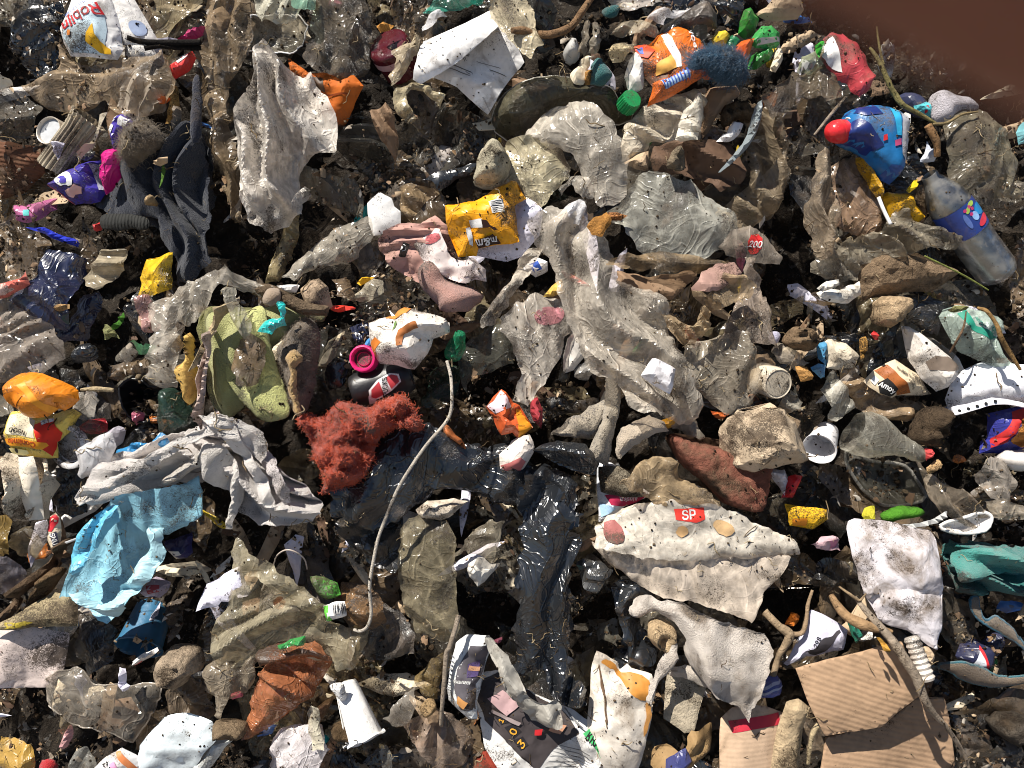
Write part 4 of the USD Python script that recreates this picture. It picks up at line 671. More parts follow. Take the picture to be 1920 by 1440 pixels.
def tub(A=A):
    par = thing('squeeze_bottle', 'flattened blue squeeze bottle with red cap at right', 'bottle', np.r_[px2(np.array([1640, 260]), .08), .08])
    v, f, o, top, tf = blob_mesh(A, '372,815 390,740 420,650 480,612 560,600 680,622 785,682 772,760 742,980 690,1035 640,1010 610,985 545,915 492,850', .055, .045, .004, seed=81, p=2.4, freq=14)
    put(par + '/body', v, f, rigid((.012, .13, .33), dirt=1.6, stain=.45, rough=.38))
    lk = rigid((.012, .025, .13), dirt=.6, rough=.3)
    def panel(nm, out, m, k):
        vv, ff = fill(Polygon(px2(pts(out, A), .075)).buffer(0), .004)[:2]
        from scipy.interpolate import griddata
        z = griddata(top[:, :2], top[:, 2], vv, method='linear', fill_value=np.nan); z2 = griddata(top[:, :2], top[:, 2], vv, method='nearest'); z = np.where(np.isnan(z), z2, z)
        put(par + '/' + nm, np.c_[vv, z + .0016 + .0005 * k], ff, m)
    panel('dark_print', '388,800 405,720 470,700 520,740 600,850 545,880 500,845', lk, 0); panel('dark_print', '425,652 480,620 560,610 590,680 500,690', lk, 0)
    panel('pale_label', '700,668 762,690 758,770 735,930 700,900 695,780', rigid((.50, .50, .53), dirt=.8), 0); panel('light_print', '640,640 690,650 690,800 665,800 650,720', rigid((.03, .32, .55)), 0)
    panel('pink_print', '590,800 608,795 612,825 592,830', RED, 1); panel('pink_print', '650,830 690,815 690,850 655,860', ink((.4, .06, .15)), 1); panel('base_band', '622,1000 650,950 748,975 740,985 690,1035', rigid((.012, .06, .22)), 0)
    z = base_z(pts('385,740', A)[0], .085); c = np.r_[px2(pts('385,740', A)[0], z), z]; ax = np.array([-.80, -.12, .45])
    prof = [(0.0, .0185), (.008, .0172), (.014, .0125), (.0175, .005), (.0182, .0012), (.0176, .0004), (.0182, -.0004), (.019, -.004), (.0188, -.014), (.0, -.014)]
    v, f = lathe_mesh(prof, 40); put(par + '/cap', v @ frame_of(ax) + c, f, rigid((.62, .025, .03), dirt=.6, stain=.1, rough=.25), smooth=40)
    v, f = lathe_mesh([(.0, .0), (.0115, .0), (.012, -.002), (.0108, -.004), (.012, -.006), (.012, -.03), (.0, -.03)], 32); z2 = c + np.array([.021, .012, -.004]); put(par + '/neck', v @ frame_of([-.8, -.45, .2]) + z2, f, rigid((.7, .68, .66), dirt=1.2), smooth=40)
later(.055, tub)
S('plastic_lid', 'navy plastic lid piece behind the plant stem at right', 'lid', A, '742,535 800,510 860,530 900,580 905,640 880,665 800,640 755,592', .05, rigid((.03, .035, .075), dirt=.9), 'rigid', dome=.02)
S('wrapper', 'turquoise wrapper bit with red spot at right, beside the navy lid', 'wrapper', A, '830,590 900,570 925,610 915,660 885,645 835,620', .075, foil((.08, .38, .42)), 'foil', dec=[('p', 'red_spot', '868,605 882,602 888,640 875,640', RED)])
S('cloth_rag', 'lilac white rag at upper right edge', 'rag', A, '905,570 930,540 960,520 1050,525 1140,530 1180,570 1205,605 1170,632 1050,622 1055,670 970,702 930,645', .06, cloth((.56, .52, .55), stain=.45), 'cloth', dome=.025, c=.25)
S('plastic_film', 'grey muddy film mound at the right edge above the clear bottle', 'plastic film', A, '975,720 1040,660 1110,640 1250,650 1380,760 1440,900 1450,1100 1330,1070 1200,1135 1080,1120 1000,1060 980,900', .05, film((.22, .20, .15), .85, stain=.65, dirt=1.3), 'film', dome=.055, c=.3, wl=.05, lumps=.006)
S('wrapper', 'pale cyan scrap at the right edge', 'wrapper', A, '1395,745 1420,700 1480,680 1480,790 1420,800', .06, foil((.2, .5, .55)), 'foil')
stick('wood_stick', 'short brown wood stick above the clear bottle', 'stick', A, '898,705 930,760 950,810 952,880', [.10, .095, .09, .08], [.006, .0065, .006, .005], wood((.30, .17, .08)), .2)
S('paper_scrap_white', 'pale blue grey paper bit left of the short wood stick', 'paper scrap', A, '858,905 890,860 905,790 950,880 945,900', .06, paper((.5, .52, .58)), 'paper')
def pet(A=A):
    a, b = pts('905,985', A)[0], pts('1310,1560', A)[0]; za, zb = base_z(a, .05), base_z(b, .035); pa, pb = np.r_[px2(a, za), za], np.r_[px2(b, zb), zb]
    ln = np.linalg.norm(pb - pa); ax = (pa - pb) / ln
    par = thing('water_bottle', 'clear plastic bottle with blue fruit label at the right edge', 'bottle', pb); R = .033
    prof = [(.0, .006), (.012, .005), (.022, .0), (.029, .006), (R, .018), (R, .3 * ln), (R * .96, .31 * ln), (R, .32 * ln), (R, .72 * ln), (R * .9, .8 * ln), (R * .66, .88 * ln), (.016, .945 * ln), (.0135, .965 * ln), (.0135, ln)]
    th = .0009; inner = [(max(r - th, 0), z + (th if r < .03 else 0)) for r, z in prof[::-1]]
    pv, pf = lathe_mesh(prof + inner, 56, .004, 3); pv = pv @ frame_of(ax) + pb; stamp(pv, pf)
    n, l = {'f': ('fresnel', {'IOR': 1.45}), 't': ('transparent_bsdf', {'color': (.86, .88, .88)}), 'g': ('glossy_bsdf', {'roughness': .07, 'color': (.9, .92, .95)}), 'm': ('mix_closure', {}), 'geo': ('geometry', {}), 'nz': ('noise_texture', {'scale': 60.0, 'detail': 4.0}), 'bp': ('bump', {'distance': .0025, 'strength': .5}),
            'd': ('diffuse_bsdf', {'color': (.40, .38, .34)}), 'm2': ('mix_closure', {}), 'g2': ('glossy_bsdf', {'roughness': .34, 'color': (.95, .96, .98)}), 'm3': ('mix_closure', {'fac': .16}), 'ns': ('noise_texture', {'scale': 45.0, 'detail': 5.0}), 'mr': ('map_range', {'from_min': .45, 'from_max': .7, 'to_min': .04, 'to_max': .4, 'clamp': True})}, []
    l += [('geo.position', 'nz.vector'), ('geo.position', 'ns.vector'), ('nz.fac', 'bp.height'), ('bp.normal', 'g.normal'), ('bp.normal', 'f.normal'), ('f.fac', 'm.fac'), ('t.BSDF', 'm.closure1'), ('g.BSDF', 'm.closure2'), ('ns.fac', 'mr.value'), ('mr.result', 'm2.fac'), ('m.closure', 'm3.closure1'), ('g2.BSDF', 'm3.closure2'), ('bp.normal', 'g2.normal'), ('m3.closure', 'm2.closure1'), ('d.BSDF', 'm2.closure2')]
    put(par + '/bottle_wall', pv, pf, usdkit.material(stage, '/World/Looks/clear_bottle', n, l, surface='m2.closure'))
    lv, lf = lathe_mesh([(R + .0006, .46 * ln), (R + .0006, .70 * ln)], 56); put(par + '/label', lv @ frame_of(ax) + pb, lf, rigid((.025, .05, .22), dirt=.4, stain=.1, rough=.25))
    # fruit printed on the label: spots wrapped on the cylinder, facing the camera
    Fr = frame_of(ax); cz = Fr @ np.array([0, 0, 1.0]); phi0 = math.atan2(cz[1], cz[0])
    def spot(nm, dphi, zf, w, h, m, k=0, rot=0.0):
        u = np.linspace(0, 2 * np.pi, 18)[:-1]; q = np.c_[np.cos(u) * w, np.sin(u) * h]; c, s_ = math.cos(rot), math.sin(rot); q = q @ np.array([[c, s_], [-s_, c]])
        q = np.vstack([[0, 0], q * .5, q]); fs = [[0, i + 1, (i + 1) % 17 + 1] for i in range(17)] + [[i + 1, i + 18, (i + 1) % 17 + 18] for i in range(17)] + [[i + 1, (i + 1) % 17 + 18, (i + 1) % 17 + 1] for i in range(17)]
        r = R + .0012 + .0005 * k; ph = phi0 + dphi + q[:, 0] / r; put(par + '/' + nm, np.c_[np.cos(ph) * r, np.sin(ph) * r, zf * ln + q[:, 1]] @ Fr + pb, np.array(fs), m)
    sg = 1 if (Fr[0] * 1)[0] * -math.sin(phi0) + Fr[1][0] * math.cos(phi0) > 0 else -1
    spot('blue_oval', .62 * sg, .60, .013, .010, rigid((.02, .22, .5), rough=.25)); spot('red_oval', .42 * sg, .515, .014, .006, rigid((.6, .04, .06), rough=.25), 1, .3)
    spot('green_leaf', .30 * sg, .675, .007, .004, rigid((.35, .5, .08), rough=.25)); spot('green_leaf', -.02 * sg, .65, .006, .0035, rigid((.3, .45, .08), rough=.25), 0, .8)
    for dp, zf in ((.12, .665), (.22, .64), (.02, .61), (-.15, .66)): spot('berry_print', dp * sg, zf, .003, .003, rigid((.5, .04, .15), rough=.25))
    spot('pale_print', .15 * sg, .58, .006, .008, rigid((.25, .42, .7), rough=.25)); spot('pale_print', -.3 * sg, .58, .004, .014, rigid((.10, .16, .42), rough=.25))
later(.05, pet)
S('foil_wrapper', 'crumpled yellow foil left of the clear bottle', 'foil', A, '655,1105 700,1085 800,1080 825,1142 895,1212 835,1245 760,1232 690,1220', .035, foil((.62, .33, .01), dirt=.8), 'foil', dome=.02, c=.2, wl=.03)
S('yellow_strip', 'long yellow plastic strip below the blue squeeze bottle', 'strip', A, '495,885 540,872 600,980 650,1062 645,1135 600,1080 540,980', .05, foil((.45, .24, .01), dirt=1.1), 'rigid', tilt=(.2, .1))
S('wrapper', 'small bright yellow scrap left of the bottle neck', 'wrapper', A, '785,1065 830,1010 850,1005 830,1055 800,1080', .06, foil((.65, .45, .02)), 'foil')
S('plastic_bag', 'tall crinkled clear film at right, left of the blue squeeze bottle', 'plastic film', A, '195,1245 215,1050 240,905 300,848 365,870 372,1000 420,1130 425,1240 372,1440 320,1480 250,1440 230,1330', .075, film((.42, .35, .27), .68, stain=.4), 'film', dome=.045, c=.35, cdir=5, wl=.06)
S('plastic_film', 'brown tan film sheet below the blue squeeze bottle', 'plastic film', A, '370,955 430,900 500,882 570,980 645,1085 662,1265 560,1295 430,1235 390,1100', .03, film((.30, .205, .14), .88, stain=.6), 'film', dome=.03, c=.15)
S('plastic_film', 'grey muddy film flap left of the clear bottle', 'plastic film', A, '330,1450 400,1380 520,1345 650,1290 690,1240 760,1208 800,1270 930,1290 1035,1325 1030,1370 860,1380 760,1440 600,1500 420,1510', .055, film((.34, .31, .25), .85, stain=.5), 'film', dome=.03, c=.25, cdir=80)
stick('drinking_straw', 'short white plastic stick below the yellow strip', 'stick', A, '622,1110 650,1180 690,1262', [.075, .08, .085], [.003, .003, .003], WHITER, 0)
S('plastic_film', 'brown muddy film fold at upper right, left of red and white bag', 'plastic film', A, '-40,540 20,470 110,425 220,398 330,385 410,450 400,560 300,600 180,560 60,600 0,640', .035, film((.12, .10, .075), .9, stain=.7, dirt=1.2), 'film', dome=.03, c=.25)
S('paper_scrap_tan', 'narrow cream strip at upper right, left of the green tinged film', 'strip', A, '15,400 40,310 62,235 82,330 45,405', .055, CREAM, 'paper')
S('brown_card', 'brown muddy card strip along the top edge at right', 'cardboard', A, '-60,70 0,40 60,-30 160,-40 200,50 175,92 90,98 0,100', .05, TANP, 'card', tilt=(0, .2))
S('plastic_film', 'grey pleated film at right of centre, beside the sticker bag', 'plastic film', A, '-120,690 20,620 110,640 150,800 130,1000 60,1210 0,1232 -100,1180 -60,980', .03, film((.34, .28, .20), .75, stain=.55), 'film', dome=.04, c=.3, cdir=10)

A = (0, 1)                                    # ---- middle left
S('plastic_bag', 'shiny navy bag at the left edge, middle height', 'bag', A, '55,235 130,170 200,130 215,60 230,-20 450,-10 445,200 410,320 370,392 280,392 200,340', .045, NAVYB, 'bag', dome=.035, c=.22, key='navybag', part='bag_body')
S('lower_fold', 'dark lower fold of the navy bag at left', 'bag', A, '375,385 440,220 540,200 520,340 480,480 380,500 290,460 285,400', .005, NAVYB, 'bag', dome=.02, c=.25, into='navybag')
S('plastic_bag', 'big grey clear bag at the left edge under the navy bag', 'bag', A, '-60,220 20,240 100,290 250,350 290,445 345,490 330,545 200,650 60,715 -60,730', .055, film((.40, .36, .33), .62, stain=.4), 'film', dome=.045, c=.22, cdir=120)
S('red_wrapper', 'pinkish red wrapper lying on the navy bag at left edge', 'wrapper', A, '-40,165 40,150 108,122 122,82 150,150 90,190 40,232 -40,240', .075, foil((.5, .12, .09), dirt=1.2), 'foil', dec=[('p', 'pink_print', '-20,175 60,160 90,180 40,220 -20,225', ink((.6, .42, .36)))])
S('orange_peel', 'tan peel flake lying on the navy bag at left', 'peel', A, '295,295 330,272 380,275 385,298 330,308', .07, wood((.42, .26, .12)), 'paper')
S('plastic_film', 'pale tan film peak right of the navy bag', 'plastic film', A, '483,125 515,60 545,5 560,-40 700,-40 705,20 690,85 640,110 605,150 575,190 530,150', .05, film((.48, .43, .33), .8, stain=.5), 'film', dome=.03, c=.25)
S('foil_wrapper', 'shiny gold yellow foil wrapper left of the grey sheer film', 'foil', A, '760,120 785,60 800,8 880,0 970,-2 968,100 960,190 880,212 788,242 780,165', .065, foil((.66, .40, .02), rough=.22, dirt=.6, bump=1.2), 'foil', dome=.012, c=.2, wl=.03)
S('plastic_film', 'pink printed clear film below the gold foil wrapper', 'plastic film', A, '770,250 800,232 845,230 882,350 900,402 852,432 790,385', .055, film((.60, .36, .36), .75), 'film', dome=.015)
S('plastic_film', 'sheer pale grey film arch over the yellow green cloth', 'plastic film', A, '852,265 900,215 955,205 1050,122 1170,92 1290,100 1440,140 1530,175 1440,205 1260,192 1200,262 1085,350 1035,385 975,340 1030,480 1010,560 1003,680 925,692 862,640 890,560 888,390', .095, film((.58, .55, .50), .62, dirt=.8, stain=.3), 'film', dome=.025, c=.3, wl=.04, lumps=.002)
S('grass_leaf', 'bright green curled leaf blade at left, right of the navy bag', 'leaf', A, '615,412 640,385 672,345 682,308 694,335 680,380 640,412', .05, wood((.07, .20, .03), dirt=.2, stain=0), 'rigid')
S('dry_leaf', 'small dry olive leaf cluster under the green leaf blade', 'leaf', A, '580,385 600,395 640,430 675,465 625,455 590,470 585,430', .04, wood((.22, .22, .10)), 'paper', c=.15)
S('plastic_film', 'dark green film scrap left of the grey sheer film', 'plastic film', A, '695,490 760,475 830,500 890,530 900,570 850,600 800,560 760,500', .04, film((.05, .16, .08), .75), 'film', dome=.015)
S('orange_bag', 'orange snack bag bulging at the left edge', 'snack bag', A, '-10,735 40,705 100,680 170,665 235,672 340,722 420,775 432,822 390,860 352,892 320,880 260,900 200,912 125,900 62,840', .085, foil((.68, .21, .012), dirt=1.1, stain=.35, bump=.6), 'foil', dome=.03, c=.10, wl=.055, dec=[('p', 'light_fold', '150,740 185,720 250,790 325,880 280,892 215,800', ink((.76, .30, .03))), ('p', 'amber_print', '45,790 150,770 190,800 130,870 80,850', ink((.68, .20, .012)))], key='orangebag', part='bag_body')
S('torn_end', 'torn clear white end of the orange snack bag', 'plastic film', A, '400,800 430,765 500,760 545,800 540,880 500,935 430,905 380,880', .05, film((.62, .60, .56), .65), 'film', dome=.015, c=.3, wl=.03, into='orangebag')
S('noodle_packet', 'yellow noodle packet with upside down lettering below the orange bag', 'packet', A, '0,990 30,930 62,888 110,880 200,912 320,880 400,860 450,900 390,980 290,1040 285,1130 220,1132 150,1122 60,1102 22,1052', .06, foil((.72, .52, .10), dirt=.6, stain=.15), 'foil', dome=.02, c=.08, dec=[
  ('p', 'cream_panel', '65,905 120,890 190,925 205,985 210,1015 120,1005 30,990', ink((.66, .58, .42))), ('p', 'red_panel', '198,945 300,915 345,985 300,1040 270,1120 235,1075', ink((.6, .025, .012))), ('p', 'white_logo', '225,930 300,915 308,928 240,955', WHT), ('p', 'orange_band', '15,1018 130,1018 255,1040 262,1058 240,1078 130,1062 18,1045', ink((.76, .30, .02))), ('t', 'Conimex', '135,1040', 27, 172, ink((.50, .06, .01))), ('t', 'NOOD', '122,982', 20, 167, BLK), ('p', 'pale_oval', '30,1060 120,1072 180,1088 130,1108 70,1098', ink((.78, .68, .30))), ('p', 'small_figure', '92,1066 112,1066 106,1092 92,1092', BLK)])
S('carton', 'folded cream carton with raised rib at the left edge', 'carton', A, '18,1252 40,1170 62,1108 110,1118 212,1128 292,1140 305,1200 330,1290 290,1380 250,1480 120,1490 35,1420', .05, paper((.68, .58, .45), dirt=1.1, stain=.25), 'paper', dome=.03, c=.05, cdir=0, key='creamcarton', part='panel')
S('rib', 'raised white middle rib of the folded cream carton', 'carton flap', A, '108,1135 205,1130 210,1300 205,1480 120,1490 112,1300', .09, paper((.74, .66, .54), dirt=1.1, stain=.2), 'paper', cyl=(90, .02), dome=0, into='creamcarton')
L('plastic_lid_round', 'round white plastic lid with grey muddy inside at left', 'lid', A, '388,1072', .055, (-.28, -.12, .95), [('rim', [(.028, .003), (.0295, .006), (.0335, .0065), (.0365, .005), (.037, -.004), (.0355, -.007)], rigid((.72, .70, .68), dirt=1.0)), ('inset', [(.0, -.004), (.0265, -.004), (.028, .003)], rigid((.34, .33, .31), dirt=1.8, stain=.5)), ('ring', [(.0245, -.003), (.0255, -.0015), (.0265, -.003)], rigid((.6, .58, .55)))], n=56)
S('plastic_bag', 'crumpled white plastic left of the white towel', 'bag', A, '435,1102 540,1020 600,990 645,988 672,1062 650,1130 640,1172 560,1242 470,1262 440,1235 455,1190', .075, WHITEF, 'bag', dome=.035, c=.15)
S('blue_film', 'bright blue film beside the crumpled white plastic', 'plastic film', A, '628,1162 662,1080 720,1055 790,1040 862,1050 920,978 972,1052 900,1075 830,1092 740,1120', .06, bag((.03, .20, .42), dirt=.5), 'bag', dome=.012, c=.2)
S('towel', 'white towel heaped in thick folds at left', 'towel', A, '470,1400 500,1260 560,1220 700,1150 850,1080 990,1010 1100,980 1180,930 1280,925 1380,960 1470,1050 1560,1130 1640,1190 1760,1340 1800,1400 1700,1460 1560,1500 1400,1520 1270,1440 1180,1300 1050,1290 900,1320 760,1380 600,1430 500,1440', .095, cloth((.72, .67, .63), dirt=.9, stain=.3, bump=1.6), 'bag', dome=.035, c=.55, cdir=75, wl=.085, th=.0015, key='towel', part='cloth_body')
S('hem', 'upper rolled hem of the white towel', 'towel', A, '490,1290 620,1200 800,1110 1000,1030 1120,970 1200,930 1300,935 1400,985 1440,1080 1400,1200 1330,1080 1260,1000 1180,1010 1060,1070 880,1150 700,1260 560,1340', .125, cloth((.74, .69, .64), dirt=.9, stain=.28, bump=1.6), 'bag', dome=.02, c=.35, cdir=75, wl=.06, th=.0015, into='towel')
S('fold', '', '', A, '1170,960 1260,925 1370,950 1440,1040 1480,1160 1530,1290 1560,1400 1500,1420 1450,1300 1400,1180 1350,1080 1280,1010', .12, cloth((.74, .69, .64), dirt=.9, stain=.28, bump=1.6), 'bag', dome=.02, c=.35, wl=.07, th=.0015, into='towel')
S('fold', '', '', A, '1350,960 1440,1010 1520,1110 1580,1210 1650,1330 1640,1400 1590,1390 1520,1260 1450,1130 1380,1040', .115, cloth((.70, .63, .61), dirt=.9, stain=.28, bump=1.6), 'bag', dome=.02, c=.35, wl=.07, th=.0015, into='towel')
S('fold', '', '', A, '1130,1120 1190,1070 1280,1100 1320,1220 1330,1330 1300,1480 1270,1480 1280,1340 1220,1300 1160,1220', .125, cloth((.66, .62, .57), dirt=1.0, stain=.3, bump=1.6), 'bag', dome=.015, c=.4, wl=.07, th=.0015, into='towel')
S('fold', '', '', A, '900,1290 980,1230 1080,1150 1180,1080 1200,1120 1120,1200 1020,1280 930,1320', .13, cloth((.58, .53, .46), dirt=1.2, stain=.5, bump=1.6), 'bag', dome=.015, c=.3, wl=.07, th=.0015, into='towel')
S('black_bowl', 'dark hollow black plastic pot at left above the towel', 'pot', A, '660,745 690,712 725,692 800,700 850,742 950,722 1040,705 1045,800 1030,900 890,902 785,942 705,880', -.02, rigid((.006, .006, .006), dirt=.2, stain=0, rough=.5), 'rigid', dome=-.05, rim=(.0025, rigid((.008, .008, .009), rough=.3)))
S('plastic_bag', 'dark green black bag lump above the towel', 'bag', A, '880,900 900,760 940,735 995,730 1052,800 1112,905 1120,975 1000,1045 900,985', .03, film((.02, .045, .035), .9, stain=.2), 'bag', dome=.05, c=.2)
stick('dry_stalk', 'straight pale stalk above the orange snack bag end', 'stalk', A, '455,752 540,748 640,755', [.05, .055, .05], [.0025, .0045, .0035], STRAW, .1)
S('red_wrapper', 'dark red crumpled wrapper behind the round white lid', 'wrapper', A, '445,965 500,922 560,918 605,932 625,972 560,985 500,992', .045, foil((.32, .02, .03), dirt=1.0), 'foil', dome=.02, c=.25, wl=.03)
S('dry_leaf', 'long dry tan stalk leaf lying over the yellow green cloth', 'leaf', A, '1255,285 1300,255 1290,310 1220,400 1170,500 1120,620 1090,640 1130,540 1180,400', .115, STRAW, 'paper', dome=.012, c=.15, cdir=0)
S('dry_leaf', 'upright pinkish brown dry leaf left of the yellow green cloth', 'leaf', A, '1095,700 1130,560 1200,400 1215,430 1190,600 1180,700 1160,860 1140,990 1115,850', .105, paper((.40, .31, .27), stain=.5), 'paper', dome=.012, cdir=0, c=.06)
G('ginger_root', 'knobbly yellow ginger root left of the yellow green cloth', 'ginger', A, '988,645 1020,600 1055,590 1035,500 1050,440 1075,428 1092,460 1082,560 1112,640 1118,760 1100,825 1045,845 1040,740 1010,690', .075, wood((.52, .33, .10), dirt=.8, stain=.25, bump=.2), dome=.03, rough=.008)
S('plastic_bag', 'small glossy black bag left of the towel, under the lid', 'bag', A, '325,1205 430,1185 490,1262 490,1430 420,1470 335,1430', .02, BLACK, 'bag', dome=.035, c=.3, wl=.03)
S('cloth_sheet', 'pale yellow green cloth hanging in two folds at left of centre', 'cloth', None, '360,610 385,575 440,570 480,576 530,572 600,572 612,600 560,612 520,640 470,690 480,745 440,772 400,788 376,745 382,680', .05, cloth((.40, .40, .17), dirt=.9, stain=.4), 'cloth', dome=.03, c=.3, cdir=10, wl=.09, key='greencloth', part='cloth_body')
S('fold', 'pale yellow green cloth right fold beside the brown felt', 'cloth', None, '470,585 505,560 520,600 520,640 530,680 545,720 555,775 520,785 495,780 455,752 425,700 430,670 455,690 480,720 475,650', .08, cloth((.55, .56, .22), dirt=.7, stain=.25), 'cloth', dome=.02, c=.25, cdir=15, wl=.09, into='greencloth')
S('plastic_film', 'muddy grey twisted film on the yellow green cloth', 'plastic film', A, '1320,580 1360,480 1440,455 1490,520 1500,620 1440,700 1350,715 1320,650', .105, MUD, 'film', dome=.025, c=.4, wl=.025, lumps=.008)
S('plastic_film', 'grey film strip hanging on the yellow green cloth top', 'plastic film', A, '1255,210 1310,180 1350,280 1410,380 1400,440 1350,430 1310,330', .115, film((.42, .41, .37), .75), 'film', dome=.015, cdir=30)
S('plastic_film', 'muddy film and crumbs clump left of the yellow green cloth', 'plastic film', A, '555,680 600,620 680,600 760,602 830,650 900,660 920,700 780,690 660,705 600,730', .03, MUD, 'film', dome=.03, c=.35, lumps=.008)
S('plastic_bag', 'glossy black bag knob right of the grey clear bag at left', 'bag', A, '390,540 440,490 490,478 545,520 520,570 440,600 390,590', .045, BLACK, 'bag', dome=.03, c=.3, wl=.025)
S('plastic_film', 'clear grey film knob beside the glossy black knob at left', 'plastic film', A, '640,560 690,515 750,520 780,560 740,600 660,600', .045, film((.45, .43, .38), .6), 'film', dome=.025, c=.35, wl=.025)
S('plastic_film', 'dirty clear film beside left edge, above the orange bag', 'plastic film', A, '-40,760 30,800 80,860 40,900 -40,930', .03, film((.36, .34, .30), .6), 'film', c=.3)

A = (1, 1)                                    # ---- middle, second column
S('brown_card', 'muddy brown card ledge above the yellow green cloth', 'cardboard', A, '-30,160 60,158 130,185 210,235 300,272 400,283 400,330 260,330 100,250 -30,210', .085, soil((.16, .115, .075)), 'card', tilt=(0, -.1), dome=.012)
S('turquoise_ribbon', 'turquoise plastic ribbon lying on the yellow green cloth', 'ribbon', A, '85,255 138,248 148,320 132,350 155,385 110,402 90,440 40,432 5,420 30,365 65,345 112,355 105,300', .125, bag((.02, .42, .40), dirt=.5, stain=.1), 'bag', dome=.012, c=.2, wl=.03)
S('red_lid', 'flat bright red plastic piece at centre left', 'plastic piece', A, '395,282 470,276 560,285 545,302 500,305 465,318 430,308', .05, rigid((.72, .05, .03), dirt=.3, stain=0), 'rigid')
S('paper_scrap_tan', 'crumpled tan paper with torn edge above the red piece', 'paper scrap', A, '250,190 300,150 350,128 400,170 412,262 362,312 300,285 265,250', .07, paper((.38, .28, .19), stain=.4), 'foil', c=.15)
S('paper_scrap_white', 'small white paper strip left of the crumpled tan paper', 'paper scrap', A, '118,162 180,158 242,165 222,205 150,202', .08, WHITED, 'paper')
S('plastic_film', 'pale film with yellow print right of the crumpled tan paper', 'plastic film', A, '560,190 640,122 690,140 700,190 645,245 580,255 520,235', .06, film((.56, .52, .42), .75), 'film', dome=.02, c=.25)
S('wrapper', 'small yellow scrap above the red piece', 'wrapper', A, '572,155 600,118 660,112 630,140 590,170', .085, YEL, 'foil')
S('plastic_film', 'muddy film strands tangle above the magenta cap', 'plastic film', A, '440,150 520,140 540,200 560,260 500,240 460,230', .065, MUD, 'film', c=.4, wl=.025, lumps=.006)
S('paper_scrap_tan', 'brown cloth flap at left of the crumpled tan paper', 'cloth scrap', A, '20,250 60,180 120,165 160,230 130,290 60,270', .10, cloth((.36, .27, .19)), 'cloth')
def felt(A=A):
    v, f, o, top, tf = blob_mesh(A, '115,560 150,470 200,400 260,340 335,350 372,480 345,620 330,760 280,895 222,880 195,800 180,700', .05, .045, .03, seed=91, freq=26)
    par = thing('felt_lump', 'fuzzy grey brown felt lump beside the yellow green cloth', 'felt', o); fl = cloth((.17, .13, .09), dirt=1.0)
    put(par + '/lump', v, f, fl); p, nn = tufts(top, tf, 1500, 15); hair(par + '/fibres', p, nn, .010, .0004, fl, 16, 5, .6)
later(.05, felt)
S('felt_strip', 'tan felt strip folded on the grey brown felt lump', 'felt', A, '125,565 160,515 215,508 250,560 225,640 240,760 260,890 225,885 190,760 170,640', .105, cloth((.40, .26, .11), stain=.3), 'bag', dome=.03, c=.2)
L('screw_cap', 'bright magenta screw cap at centre left', 'screw cap', A, '605,578', .055, (-.12, .05, 1), [('cap_rim', [(.0155, .0005), (.0165, .006), (.0185, .0085), (.0210, .008), (.0222, .005), (.0225, -.012), (.0, -.012)], rigid((.62, .015, .14), dirt=.5, stain=.1), {'ribs': (40, .02)}), ('cap_inside', [(.0, -.003), (.0155, -.003), (.0160, .0035)], rigid((.40, .01, .08), dirt=1.2, stain=.2)), ('inner_ring', [(.0105, -.0025), (.0112, -.0005), (.0119, -.0025)], rigid((.5, .012, .1)))], n=80)
